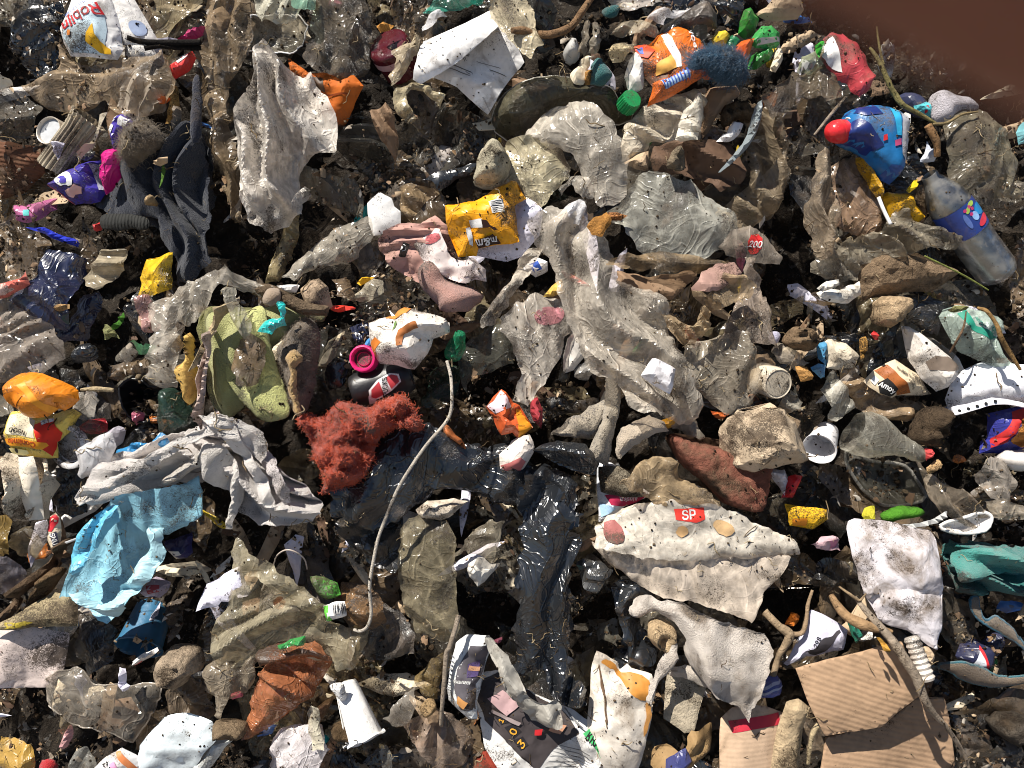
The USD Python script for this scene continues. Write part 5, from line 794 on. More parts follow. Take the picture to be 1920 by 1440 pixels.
def can(A=A):
    a, b = pts('540,745', A)[0], pts('870,665', A)[0]; a = pts('545,768', A)[0]
    za, zb = base_z(a, .03), base_z(b, .03); pa, pb = np.r_[px2(a, za), za], np.r_[px2(b, zb), zb]; ln = np.linalg.norm(pb - pa); ax = (pb - pa) / ln; R = .029
    par = thing('drink_can', 'black drinks can with red emblem lying at centre left', 'can', pa)
    pr = [(.0, .004), (R * .78, .004), (R * .82, .0), (R * .9, .003), (R, .012), (R, ln - .012), (R * .9, ln - .003), (R * .82, ln), (R * .78, ln - .004), (.0, ln - .004)]
    v, f = lathe_mesh(pr, 56, .003, 4); v = v @ frame_of(ax) + pa; stamp(v, f); put(par + '/can_body', v, f, rigid((.012, .011, .012), dirt=.5, stain=.2, rough=.42), smooth=40)
    Fr = frame_of(ax); cz = Fr @ np.array([0, 0, 1.0]); phi0 = math.atan2(cz[1], cz[0]); up = Fr[0] * -math.sin(phi0) + Fr[1] * math.cos(phi0); sg = 1 if up[1] > 0 else -1
    def wrap(nm, poly, m, k=0):            # poly in picture-plane metres along the can (u) and up across it (w)
        if isinstance(poly, tuple): q, ff = poly
        else: q, ff = fill(Polygon(poly), .004)[:2]
        r = R + .0026 + .0005 * k; ph = phi0 + sg * q[:, 1] / r
        vv = np.c_[np.cos(ph) * r, np.sin(ph) * r, q[:, 0]] @ Fr + pa; put(par + '/' + nm, vv, ff, m)
    c0 = .56 * ln
    wrap('emblem_border', [(c0 - .030, -.020), (c0 - .026, -.006), (c0 - .008, .006), (c0 + .014, .011), (c0 + .028, .005), (c0 + .028, -.008), (c0 + .010, -.018), (c0 - .012, -.026), (c0 - .026, -.027)], WHT, 0)
    wrap('emblem_red', [(c0 - .026, -.019), (c0 - .022, -.007), (c0 - .006, .003), (c0 - .005, -.021), (c0 - .020, -.024)], ink((.45, .05, .06)), 1); wrap('emblem_red', [(c0 + .006, .006), (c0 + .016, .008), (c0 + .025, .003), (c0 + .025, -.007), (c0 + .009, -.015)], ink((.45, .05, .06)), 1)
    tv, tf = text2d('PUCKS', .0085); tv = np.c_[-tv[:, 1], tv[:, 0]] * np.array([1, .8]); tv = np.c_[tv[:, 0] + .25 * tv[:, 1], tv[:, 1]] + [c0 + .0005, -.009]; wrap('lettering', (tv, tf), BLK, 2)
    wrap('white_tag', [(.022, -.034), (.026, -.015), (.036, -.015), (.034, -.036)], ink((.6, .55, .54)), 0)
later(.03, can)
S('crumpled_wrapper', 'crumpled white wrapper with orange print at centre', 'wrapper', A, '675,372 740,345 800,330 850,280 892,290 940,315 1000,330 1092,370 1082,432 1000,480 990,520 970,560 902,635 832,612 790,590 720,572 690,490', .085, foil((.70, .64, .57), dirt=1.1, stain=.25), 'foil', dome=.04, c=.22, wl=.06, dec=[
  ('p', 'orange_print', '690,470 725,440 760,470 725,500 710,545', ink((.55, .17, .03))), ('p', 'orange_print', '760,345 850,285 885,292 870,330 800,350', ink((.6, .22, .05))), ('p', 'brown_print', '840,420 930,395 945,430 880,450 860,510 835,510', ink((.36, .13, .04))), ('p', 'green_print', '800,370 815,360 812,400 800,420', ink((.12, .2, .06)))])
S('plastic_bag', 'bright green twisted bag knot right of the crumpled white wrapper', 'bag', A, '1058,562 1070,510 1092,470 1120,435 1150,418 1185,432 1178,520 1145,580 1100,588', .08, film((.02, .28, .14), .8, dirt=.4, stain=.1), 'bag', dome=.03, c=.2, cdir=60)
S('plastic_bag', 'dark green clear bag below the green knot', 'bag', A, '915,800 960,660 1000,620 1080,590 1130,640 1100,760 1020,820 930,840', .02, film((.03, .07, .05), .7, stain=.2), 'film', dome=.03, c=.3)
S('plastic_bag', 'smoky clear bag hanging right of the green knot', 'bag', A, '1150,700 1170,600 1190,480 1240,430 1370,400 1440,430 1440,600 1340,640 1250,650 1215,755 1180,720', .04, film((.12, .125, .11), .6, stain=.3), 'film', dome=.035, c=.28, cdir=10)
def scourer(A=A):
    v, f, o, top, tf = blob_mesh(A, '238,915 280,895 335,888 385,920 425,860 475,818 560,832 645,860 700,825 755,788 832,778 870,820 905,872 945,965 900,992 850,960 800,962 720,992 690,1040 665,1080 662,1165 602,1262 480,1302 362,1352 382,1260 385,1200 332,1140 322,1060 282,990', .085, .03, .06, seed=101, freq=34)
    par = thing('red_net_cloth', 'fibrous rust red net cloth at centre left', 'net cloth', o); rd = cloth((.34, .040, .012), dirt=1.0, stain=.2)
    put(par + '/cloth_body', v, f, rd); p, nn = tufts(top, tf, 4200, 25); hair(par + '/fibres', p, .3 * nn + np.random.default_rng(2).normal(0, 1, nn.shape), .010, .0009, cloth((.52, .075, .018), dirt=.8, stain=.15), 26, 6, .6)
later(.085, scourer)
stick('rope', 'long pale string curving down across the centre', 'string', None, '838,677 845,705 847,735 846,768 835,793 800,834 770,877 746,917 728,960 710,1007 700,1053 693,1100 696,1147 690,1173 677,1183 664,1181', [.10, .11, .125, .125, .125, .135, .14, .14, .14, .135, .13, .125, .115, .11, .10, .09], [.0032, .0034, .0034, .0034, .0032], cloth((.52, .46, .38), dirt=.5), .06)
G('carrot_piece', 'orange carrot end right of the string', 'carrot', A, '1048,955 1075,945 1125,1000 1180,1075 1182,1092 1130,1060 1062,1012', .06, rigid((.55, .17, .05), dirt=.8, stain=.2, rough=.5), dome=.018, rough=.003)
S('plastic_bag', 'large black bag arching right of the red net cloth and hanging down', 'bag', None, '650,940 690,890 730,835 800,822 860,842 935,852 995,875 1035,905 1058,955 1055,1010 985,1000 940,950 870,938 830,935 780,965 735,1010 690,1020 648,985', .085, BLACK, 'bag', dome=.03, c=.32, wl=.075, ragged=.014, key='blackbag', part='bag_body')
S('hanging_end', 'black bag length hanging down at centre', 'bag', None, '965,960 1000,905 1045,925 1065,1000 1075,1060 1085,1120 1080,1180 1075,1240 1098,1285 1100,1325 1050,1315 1005,1278 962,1265 958,1150 975,1060', .09, BLACK, 'bag', dome=.018, c=.32, wl=.075, ragged=.016, cdir=170, into='blackbag')
S('plastic_film', 'dull black clear film under the black bag, left of the string', 'bag', None, '640,960 680,930 740,960 750,1020 740,1060 690,1050 650,1020', .02, BLACKD, 'bag', dome=.03, c=.3)
S('red_wrapper', 'torn wrapper with white, orange and red stripes at centre', 'wrapper', A, '1310,845 1340,790 1392,752 1440,815 1480,830 1540,970 1470,1022 1430,990 1370,1000', .06, foil((.55, .10, .03), dirt=.9), 'foil', dome=.02, c=.15, dec=[('p', 'pink_panel', '1315,840 1390,758 1430,830 1350,885', ink((.66, .52, .56))), ('p', 'orange_panel', '1460,840 1490,850 1540,970 1465,1015 1480,930', ink((.65, .26, .02)))])
S('red_wrapper', 'maroon narrow wrapper strip right of the striped wrapper', 'wrapper', A, '1560,835 1592,800 1615,870 1595,960 1562,925', .05, foil((.33, .04, .05), dirt=1.0), 'foil', tilt=(.3, .1))
S('paper_scrap_white', 'white speckled wrapper with pink end below the striped wrapper', 'wrapper', A, '1372,1110 1440,1040 1540,1010 1552,1110 1505,1190 1445,1228 1385,1190', .07, foil((.70, .62, .55), dirt=1.3, stain=.2), 'foil', dome=.015, c=.1, dec=[('p', 'pink_end', '1380,1170 1480,1120 1510,1150 1480,1210 1440,1222', ink((.55, .17, .16)))])
S('blue_film', 'small blue scrap above the magenta cap', 'plastic scrap', A, '610,480 640,455 655,480 640,515 615,505', .045, bag((.04, .2, .5)), 'bag')
S('plastic_bag', 'navy black bag fold above the magenta cap', 'bag', A, '520,400 600,360 680,400 690,480 600,500 540,460', .0, NAVYB, 'bag', dome=.02, c=.3)
S('plastic_bag', 'black bag fold left of the black drinks can', 'bag', A, '410,640 460,560 540,560 530,680 480,740 420,720', .01, BLACK, 'bag', dome=.02, c=.3)

A = (2, 1)                                    # ---- middle, third column
S('handle', 'white bag handle loop left of the large clear bag', 'bag', None, '903,590 925,548 945,520 968,478 990,465 1012,468 985,505 955,550 930,595 912,605', .075, film((.66, .62, .56), .85), 'film', dome=.02, c=.25, cdir=130, into='pinkbag')
S('plastic_bag', 'white bag with pink patch left of the large clear bag', 'bag', None, '955,590 975,560 1005,548 1060,560 1072,590 1060,625 1045,660 1025,700 1002,742 975,735 985,690 968,640 945,620', .085, film((.66, .62, .57), .82, stain=.3), 'film', dome=.035, c=.25, cdir=20, dec=[('p', 'pink_patch', '1000,572 1050,565 1060,585 1045,605 1008,600', film((.66, .30, .36), .8))], key='pinkbag', part='bag_body')
S('yellow_scrap', 'yellow paper corner beside the large clear bag', 'paper scrap', A, '178,222 225,165 272,130 295,205 230,220', .09, paper((.62, .40, .08)), 'paper')
S('printed_scrap', 'blue printed white scrap inside the white bag loop', 'paper scrap', A, '68,65 105,20 140,0 200,30 205,80 130,112', .06, WHITE, 'paper', dec=[('p', 'blue_print', '100,50 150,30 170,70 125,90', BLU)])
S('plastic_bag', 'tan twisted bag handle looping at right of centre', 'bag', None, '1236,592 1262,600 1285,610 1300,585 1325,545 1345,512 1385,515 1402,540 1395,560 1355,568 1325,590 1308,625 1295,648 1268,645 1248,615', .095, film((.46, .36, .24), .85, stain=.4), 'film', dome=.03, c=.3, cdir=60, wl=.035)
S('paper_scrap', 'pinkish brown tissue in the tan bag handle loop', 'tissue', A, '1015,175 1060,90 1130,58 1235,58 1275,112 1240,170 1150,185 1060,205', .115, paper((.36, .22, .18), stain=.4), 'film', dome=.02, c=.2)
S('plastic_bag', 'fan shaped gathered bag right of the tan loop', 'bag', None, '1396,490 1420,485 1432,540 1452,590 1448,635 1410,628 1360,630 1375,590 1395,540', .065, film((.48, .41, .36), .82), 'film', dome=.025, c=.35, cdir=0, wl=.04)
S('plastic_bag', 'clear creased bag at right of centre below the tan loop', 'bag', A, '1000,595 1030,500 1062,458 1200,440 1352,440 1402,560 1405,700 1372,812 1310,850 1240,872 1180,820 1130,770 1050,722', .075, film((.58, .53, .45), .46), 'film', dome=.04, c=.25, wl=.055)
S('paper_scrap_white', 'white paper showing through the end of the large clear bag', 'paper scrap', A, '738,662 800,578 870,610 935,642 910,720 880,772 800,720', .135, paper((.7, .68, .7), dirt=1.2), 'paper', c=.08)
S('amber_rim', 'amber rim of a lid under the large clear bag', 'lid', A, '778,942 850,925 920,898 932,930 900,962 850,972', .06, rigid((.58, .28, .03)), 'rigid')
S('stocking', 'beige ribbed stocking lying below the large clear bag', 'stocking', A, '200,1022 300,930 400,868 500,818 545,830 520,920 470,1010 425,1055 330,1040', .05, cloth((.40, .34, .26), stain=.3), 'bag', dome=.03, c=.2, cdir=40, key='stock', part='leg')
S('band', 'beige stocking band hanging vertically at centre', 'stocking', A, '530,635 575,640 622,655 612,820 600,910 580,990 552,1165 470,1120 405,1075 460,1000 505,900 522,760', .085, cloth((.34, .29, .22), stain=.25), 'bag', dome=.025, c=.12, cdir=5, into='stock')
S('foot', 'beige ribbed stocking foot left of the brick chunk', 'stocking', A, '578,1030 620,950 690,910 760,878 820,920 855,985 770,1000 680,1050 592,1112', .07, cloth((.46, .38, .29), stain=.25), 'bag', dome=.03, c=.25, cdir=110, wl=.05, into='stock')
S('plastic_film', 'grey beige plastic tube below the end of the large clear bag', 'plastic film', A, '895,965 910,860 940,820 1000,882 1085,1002 1072,1032 980,1005', .06, film((.40, .36, .30), .85), 'film', dome=.02)
S('plastic_bag', 'black bag end below the beige stocking leg', 'bag', A, '150,1092 230,1048 320,1055 405,1072 500,1172 485,1242 400,1225 330,1205 230,1152', .075, BLACK, 'bag', dome=.04, c=.28, cdir=70)
def brick(A=A):
    v, f, o, top, tf = blob_mesh(A, '865,1012 905,1000 1000,1028 1180,1078 1340,1130 1442,1162 1425,1280 1400,1375 1372,1445 1270,1420 1182,1382 1050,1252 965,1190 920,1142', .055, .05, .008, seed=111, p=5.0, rnd=0, freq=30, below=.05)
    par = thing('brick', 'broken terracotta brick chunk with muddy top at right of centre', 'brick', o); put(par + '/brick_body', v, f, soil((.19, .075, .05), dirt=1.3, stain=.75, bump=.5))
later(.055, brick)
S('plastic_film', 'crumpled tan film in front of the brick chunk', 'plastic film', A, '665,1225 760,1165 880,1108 925,1162 945,1242 1020,1290 1100,1328 1155,1402 1000,1405 850,1392 790,1340 742,1290', .105, film((.54, .42, .27), .75, stain=.35), 'film', dome=.035, c=.35, wl=.045)
S('soil_crust', 'white card covered with grey soil crust left of the tan film', 'card', A, '490,1178 600,1188 750,1300 745,1352 640,1360 508,1335', .07, soil((.26, .22, .16), dirt=1.3), 'paper', dome=.01)
S('printed_card', 'white card with dark red label above the white sleeve', 'card', A, '485,1160 560,1175 720,1310 770,1340 740,1365 620,1405 560,1480 480,1500', .05, paper((.66, .66, .68), stain=.3), 'paper', dec=[('p', 'red_label', '515,1345 600,1322 715,1325 765,1345 690,1385 600,1405 540,1395', ink((.36, .02, .06))), ('t', 'Alaska', '640,1360', 24, 186, ink((.6, .45, .45))), ('p', 'blue_corner', '486,1390 540,1400 562,1420 490,1470', ink((.35, .52, .68)))])
S('mud_ball', 'crumpled muddy cream paper ball right of the clear bag', 'paper ball', None, '1362,805 1380,778 1402,762 1450,762 1485,775 1505,800 1512,850 1470,868 1420,880 1380,862', .085, paper((.46, .36, .25), dirt=1.4, stain=.6), 'foil', dome=.05, c=.7, wl=.05, lumps=.008)
S('orange_scrap', 'orange red peel scrap beside the muddy paper ball', 'peel', A, '1115,870 1180,880 1230,890 1190,930 1150,915', .05, foil((.5, .12, .03)), 'foil')
S('plastic_film', 'silvery clear film knot below the white bag with pink patch', 'plastic film', A, '340,690 380,620 430,580 470,575 465,640 415,705 370,715', .05, film((.50, .50, .50), .6, dirt=.4), 'film', dome=.025, c=.3, wl=.03)
S('plastic_film', 'dark looped film below the white bag with pink patch', 'plastic film', A, '265,690 280,580 310,470 340,400 345,560 330,690 300,705', .045, DARK, 'film', dome=.015, c=.2)
S('paper_scrap_white', 'mud spotted pale paper between the white bag and the large clear bag', 'paper scrap', A, '290,560 340,400 400,480 410,560 350,640 290,660', .055, paper((.5, .47, .43), dirt=1.5), 'paper')
S('leather_strip', 'dark brown leather flap above the tan bag handle loop', 'strip', A, '580,150 620,60 800,90 1000,70 1040,110 960,180 900,240 760,230 640,200', .04, BROWNC, 'bag', dome=.02, c=.2)
S('plastic_film', 'muddy tan film strip along the top of the leather flap', 'plastic film', A, '560,60 700,0 1000,-20 1180,20 1120,70 900,90 700,80', .075, TAN, 'film', dome=.02, c=.25, cdir=90)

A = (3, 1)                                    # ---- middle right
S('paper_scrap_white', 'torn white card strip at right, above the tan sponge', 'card', A, '262,215 330,205 400,200 465,170 520,150 528,205 480,238 440,262 380,270 332,272 275,255', .075, paper((.70, .67, .60), dirt=.7), 'paper', dome=.012, c=.08)
S('paper_scrap_white', 'small curled white card above the torn card strip at right', 'card', A, '258,185 310,150 375,138 380,165 330,185 290,200', .085, paper((.68, .65, .58)), 'paper', curl=.012)
S('plastic_film', 'grey white film folds above the torn white card strip', 'plastic film', A, '265,110 320,-20 460,-30 520,60 500,150 430,150 350,130', .05, film((.42, .39, .33), .8, stain=.5), 'film', dome=.03, c=.3, cdir=20)
S('wood_board', 'muddy brown board with chips right of the grey white film', 'board', A, '505,85 560,40 640,5 860,-5 1045,92 980,140 900,182 800,205 700,215 620,230 540,242 520,160', .055, soil((.23, .16, .10), dirt=1.2, stain=.5), 'card', dome=.03, c=.5, wl=.06, lumps=.008)
G('sponge', 'square tan sponge with crumbs at right', 'sponge', A, '590,265 640,222 700,225 775,240 778,310 730,360 685,402 605,385', .065, soil((.50, .36, .22), dirt=.8, stain=.3), dome=.035, rough=.012, p=4.0, rnd=0)
S('plastic_bag', 'shredded black bag right of the tan sponge', 'bag', A, '770,240 860,200 990,230 1000,330 980,440 900,430 830,380 780,330', .04, BLACKD, 'bag', dome=.03, c=.4, wl=.03, lumps=.008)
S('plastic_dome', 'pale turquoise bulging bag with green print at the right edge', 'bag', A, '988,352 1020,310 1100,282 1205,285 1335,340 1342,392 1292,440 1345,520 1405,625 1300,600 1200,572 1062,512', .065, film((.52, .66, .62), .85, dirt=.5, stain=.15), 'bag', dome=.05, c=.12, dec=[
  ('p', 'green_print', '1050,330 1095,300 1130,380 1240,430 1290,440 1200,462 1110,400', ink((.02, .22, .15))), ('t', 'EF', '1245,400', 40, 20, ink((.02, .22, .15))), ('t', 'ADINC', '1150,360', 15, -65, ink((.02, .24, .17)))])
stick('plant_stem', 'thin green stem sloping toward the turquoise bag', 'stem', A, '880,0 1000,58 1120,120 1240,192', [.10, .10, .09, .085], [.0018, .002, .002, .0015], wood((.20, .22, .06), dirt=.3), .1)
stick('plant_stem', 'brown vine hanging over the turquoise bag', 'stem', A, '1180,292 1230,310 1285,385 1310,455 1345,520 1370,560 1420,640', [.10, .115, .12, .12, .11, .105, .10], [.003, .0038, .004, .005, .005, .0045, .003], wood((.25, .15, .06), dirt=.3), .15)
S('dry_leaf', 'olive leaf on top of the turquoise bag', 'leaf', A, '1028,300 1060,280 1130,280 1120,300 1060,316', .11, wood((.20, .20, .08), dirt=.3), 'paper')
stick('dry_stalk', 'dark thin stalk left of the turquoise bag', 'stalk', A, '1115,310 1100,400 1060,480 1025,540', [.115, .115, .11, .08], [.001, .0018, .002, .0015], TWIG, 0)
S('plastic_sheet', 'bright white plastic sheet with punched edge at the right edge', 'plastic sheet', A, '1055,720 1120,640 1190,600 1320,595 1500,600 1500,820 1440,810 1260,800 1160,830 1062,868 1040,800', .055, rigid((.80, .79, .82), dirt=.6, stain=.08, rough=.6), 'paper', dome=.015, tilt=(.1, .1), key='punched', part='sheet_body')
S('perforated_edge', 'white perforated edge strip with five dark holes at right', 'strip', A, '1040,850 1150,826 1262,802 1350,812 1500,845 1500,872 1420,850 1350,838 1262,838 1150,868 1045,897', .085, rigid((.74, .73, .76), dirt=.4, stain=.05, rough=.5), 'card', tilt=(0, -.4), dome=0, dec=[('p', 'punched_hole', ' '.join(f'{x + 10 * math.cos(k):.1f},{y + 9 * math.sin(k):.1f}' for k in np.arange(0, 6.2, .8)), BLK) for x, y in ((1072, 872), (1122, 860), (1173, 847), (1223, 834), (1275, 822))], into='punched')
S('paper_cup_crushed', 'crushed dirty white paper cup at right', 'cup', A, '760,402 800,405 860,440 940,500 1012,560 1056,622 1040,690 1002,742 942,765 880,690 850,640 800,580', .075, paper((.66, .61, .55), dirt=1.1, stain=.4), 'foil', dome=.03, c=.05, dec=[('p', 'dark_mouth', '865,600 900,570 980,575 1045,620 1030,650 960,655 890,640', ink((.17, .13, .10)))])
S('newspaper_pack', 'tan booklet with brown and black printed blocks at right', 'booklet', A, '545,690 600,640 680,598 722,578 830,660 932,758 880,768 722,782 690,802 620,770', .065, paper((.56, .46, .32), dirt=.8, stain=.2), 'paper', dome=.012, dec=[
  ('p', 'brown_band', '600,640 672,608 805,760 722,782', ink((.30, .09, .02))), ('p', 'black_block', '612,712 660,690 720,750 680,798 620,770', BLK), ('p', 'white_square', '575,690 598,668 620,695 600,720', WHT), ('t', 'Amoy', '655,745', 24, -35, WHT)] + [('t', t_, p_, 10, -46, BLK) for t_, p_ in (('ingredients', '745,650'), ('instructions', '775,670'), ('sugar salt', '820,690'), ('water oil', '850,715'), ('serving', '790,715'))])
L('tin', 'small tin with cream dirty lid facing the camera at right of centre', 'tin', A, '45,715', .06, (.25, -.22, .94), [('wall', [(.0, .006), (.022, .006), (.0238, .0075), (.0255, .006), (.0262, .002), (.0262, -.045), (.0, -.045)], rigid((.60, .52, .40), dirt=.8)), ('lid_face', [(.0, .0066), (.0205, .0066), (.0212, .0058)], rigid((.50, .43, .33), dirt=2.2, stain=.7))], n=48)
S('plastic_film', 'clear crumpled film lump below the tin', 'plastic film', A, '48,835 90,790 150,760 190,790 212,825 202,880 140,878 65,865', .05, film((.56, .54, .48), .6, dirt=.5), 'film', dome=.03, c=.3, wl=.03)
S('ribbed_film', 'ribbed clear plastic sheet left of the booklet', 'plastic film', A, '298,762 325,700 362,658 410,700 452,780 505,862 440,890 372,922 320,890 340,855', .055, film((.50, .50, .46), .6, dirt=.6), 'film', dome=.025, c=.35, cdir=-40, wl=.035)
S('plastic_film', 'mud covered tan film around the booklet at right', 'plastic film', A, '425,660 460,610 505,600 545,700 620,772 720,800 825,850 800,952 700,940 600,922 540,870 480,800', .045, film((.38, .28, .18), .9, stain=.7, dirt=1.4), 'film', dome=.035, c=.35, lumps=.008)
def neck(A=A):
    a, b = pts('480,985', A)[0], pts('865,1110', A)[0]; za, zb = base_z(a, .06), base_z(b, .055); pa, pb = np.r_[px2(a, za), za], np.r_[px2(b, zb), zb]; ln = np.linalg.norm(pb - pa); ax = (pb - pa) / ln
    par = thing('bottle_shoulder', 'dirty clear bottle shoulder and neck lying at right', 'bottle', pa)
    pr = [(.034, 0), (.036, .15 * ln), (.034, .35 * ln), (.026, .55 * ln), (.019, .68 * ln), (.020, .70 * ln), (.020, .73 * ln), (.017, .75 * ln), (.0185, .78 * ln), (.017, .81 * ln), (.0185, .84 * ln), (.017, .87 * ln), (.0185, .90 * ln), (.0165, .93 * ln), (.0165, ln)]
    v, f = lathe_mesh(pr, 48, .012, 6); v = v @ frame_of(ax) + pa; stamp(v, f); put(par + '/bottle_wall', v, f, film((.46, .46, .42), .42, dirt=.8, stain=.4))
later(.058, neck)
S('plastic_tray', 'clear plastic tray with thick grey rim at right', 'tray', A, '432,1125 470,1090 505,1078 520,1130 600,1160 720,1160 800,1190 860,1280 905,1370 760,1400 640,1400 560,1345 480,1240', -.01, film((.20, .20, .18), .5, stain=.3), 'rigid', dome=-.03, rim=(.003, film((.42, .42, .40), .75)))
L('white_cup', 'white plastic cup lying open towards the camera at right', 'cup', A, '290,1085', .055, (-.45, -.38, .72), [('cup_wall', [(.0, -.062), (.018, -.062), (.0195, -.060), (.0255, -.004), (.0275, .0), (.028, .001), (.0275, .002), (.025, .001), (.0225, -.008), (.0175, -.056), (.0, -.056)], rigid((.74, .72, .72), dirt=.7, stain=.15))], dent=.003, n=48)
S('foil_wrapper', 'white and red foil corner left of the clear tray at right', 'wrapper', A, '0,1212 50,1200 95,1200 122,1272 95,1355 60,1290', .065, foil((.62, .60, .62), dirt=.7), 'foil', dome=.015, c=.12)
S('red_wrapper', 'bright red wrapper flap beside the white foil corner at right', 'wrapper', A, '118,1252 150,1240 192,1240 170,1300 150,1355 82,1375 100,1320', .07, foil((.60, .02, .025), dirt=.5), 'foil', tilt=(.3, .2))
S('crisp_bag', 'blue and red striped crisp bag at the right edge', 'crisp bag', A, '1245,885 1330,868 1500,840 1500,1080 1400,1085 1370,1100 1230,1125 1262,1000', .02, foil((.035, .04, .25), dirt=.6), 'foil', dome=.03, c=.12, dec=[('p', 'red_stripe', '1340,880 1400,868 1350,980 1310,1050 1262,1090 1270,1010 1310,960', ink((.5, .03, .03)))])
S('orange_peel', 'brown orange peel piece at the right edge beside the crisp bag', 'peel', A, '1365,1010 1400,930 1440,875 1500,860 1500,1080 1420,1078', .06, wood((.42, .17, .04)), 'bag', dome=.02)
S('plastic_roll', 'dirty white rolled tube at the right edge below the crisp bag', 'tube', A, '1275,1132 1330,1100 1400,1088 1500,1095 1500,1200 1420,1215 1345,1192', .045, rigid((.60, .56, .52), dirt=1.1), 'cloth', dome=.035, c=.05)
S('plastic_bag', 'knotted clear grey bag at the right edge below the white tube', 'bag', A, '1148,1205 1180,1150 1225,1128 1335,1170 1392,1282 1340,1340 1262,1372 1200,1340', .06, film((.50, .46, .42), .6, stain=.3), 'film', dome=.05, c=.3, wl=.04)
S('plastic_film', 'long clear bag fold beside the clear tray at right', 'plastic film', A, '802,1150 860,1200 905,1262 1000,1300 1110,1310 1225,1402 1200,1500 1050,1490 920,1440 860,1330', .05, film((.46, .40, .33), .6), 'film', dome=.035, c=.25, cdir=30)
S('plastic_film', 'clear film at the bottom right corner of the middle right area', 'plastic film', A, '1225,1400 1300,1360 1400,1400 1500,1380 1500,1470 1380,1480 1260,1470', .05, film((.5, .45, .38), .6), 'film', dome=.03, c=.25)
G('soil_clod', 'dark brown muddy clod above the bottle shoulder at right', 'soil clod', A, '790,1050 800,960 840,890 905,838 1032,862 1035,950 1000,1010 960,1062 860,1080', .055, soil((.075, .052, .033), dirt=1.0), dome=.03, rough=.03)
S('red_scrap', 'small red paper bit with wood splinter at right', 'paper scrap', A, '888,1085 920,1080 935,1105 925,1140 900,1160', .075, foil((.5, .06, .06)), 'foil')
S('wood_splinter', 'small tan wood splinter below the red paper bit at right', 'splinter', A, '900,1195 960,1150 978,1155 960,1200 905,1228', .075, wood((.52, .34, .17)), 'card')
S('orange_stick', 'small ochre wood stick left of the booklet', 'stick', A, '528,470 550,455 558,500 545,570 528,580', .085, wood((.55, .30, .08)), 'card', tilt=(.3, 0))
S('red_scrap', 'small shiny red scrap above the booklet at right', 'plastic scrap', A, '585,440 600,420 630,440 632,475 600,470', .085, foil((.6, .04, .04)), 'foil', c=.2)
S('blue_film', 'small sky blue scrap above the ribbed clear sheet', 'plastic scrap', A, '248,625 290,608 328,612 328,680 295,685 270,650', .055, rigid((.12, .36, .6)), 'foil')
S('blue_film', 'small blue torn scrap above the sky blue scrap at right', 'plastic scrap', A, '268,500 310,480 330,500 322,570 345,585 325,605 285,560', .05, rigid((.08, .27, .45)), 'foil', c=.2)
S('paper_scrap', 'cream muddy paper left of the booklet at right', 'paper scrap', A, '325,500 380,475 445,480 515,560 490,630 420,640 350,620 330,560', .06, paper((.58, .50, .38), dirt=1.4, stain=.4), 'foil', dome=.015, c=.15)
G('soil_clod', 'brown muddy lump right of the fan shaped bag', 'soil clod', A, '80,470 110,410 180,395 265,425 270,500 240,540 150,530 95,510', .055, soil((.22, .15, .09)), dome=.03, rough=.03)
S('cloth_scrap', 'lilac crumpled scrap right of the fan shaped bag', 'cloth scrap', A, '-10,470 0,430 40,415 80,440 70,480 30,510', .06, cloth((.45, .43, .55)), 'cloth', dome=.015)
S('wood_splinter', 'ochre bark piece between the tin and the sky blue scrap', 'splinter', A, '160,622 220,625 255,670 250,692 190,700', .065, wood((.45, .24, .08)), 'paper')
S('plastic_film', 'grey wet film and crumbs above the tin', 'plastic film', A, '40,540 90,520 170,560 220,610 160,650 90,620 50,600', .055, film((.44, .40, .35), .8, stain=.5), 'film', dome=.025, c=.35, wl=.03)
S('plastic_film', 'brown card tube below the tin, right of the muddy paper ball', 'cardboard', A, '-30,860 60,870 190,920 200,980 150,1090 0,1100 -60,1000', .05, soil((.28, .20, .13), dirt=1.1), 'card', dome=.035, c=.4, lumps=.005)

A = (0, 2)                                    # ---- bottom left
S('candy_wrapper', 'slim red and cream candy wrapper with white lettering at left edge', 'wrapper', A, '268,150 275,90 292,30 318,2 335,30 340,90 345,165 330,215 308,222 290,190', .075, foil((.62, .52, .38), dirt=.4, stain=.1), 'foil', dome=.006, c=.05, dec=[('p', 'red_end', '272,110 280,70 295,30 318,5 333,30 330,60 300,110', ink((.5, .025, .035))), ('p', 'black_panel', '292,122 322,108 340,185 318,205', ink((.03, .03, .05))), ('t', 'SNUF', '316,155', 21, -70, WHT)])
S('plastic_sheet_blue', 'light blue plastic sheet bowl shaped at lower left', 'plastic sheet', None, '93,1110 110,1075 130,1040 145,1010 165,985 210,940 240,930 300,918 350,905 388,893 392,930 388,968 350,985 310,1000 295,1030 288,1065 270,1105 245,1140 212,1160 190,1152 165,1140 140,1122 110,1122', .105, bag((.22, .46, .56), dirt=.9, stain=.2, rough=.55), 'bag', dome=.0, c=.22, wl=.075, tilt=(.05, .1), key='bluesheet', part='sheet_body')
S('fold', 'upper blue fold of the light blue plastic sheet', 'plastic sheet', None, '125,1050 150,1000 170,978 215,945 235,950 228,985 200,1015 170,1040 150,1075 128,1085', .135, bag((.10, .40, .58), dirt=.7, stain=.15, rough=.5), 'bag', dome=.025, c=.15, cdir=130, into='bluesheet')
S('rim_fold', 'lower rim fold of the light blue plastic sheet with cream dirt', 'plastic sheet', None, '275,985 300,995 296,1045 282,1080 265,1112 240,1145 212,1163 180,1150 150,1130 130,1110 160,1108 195,1128 220,1118 245,1080 262,1040', .13, bag((.30, .50, .56), dirt=1.2, stain=.35, rough=.6), 'bag', dome=.02, c=.2, cdir=60, into='bluesheet')
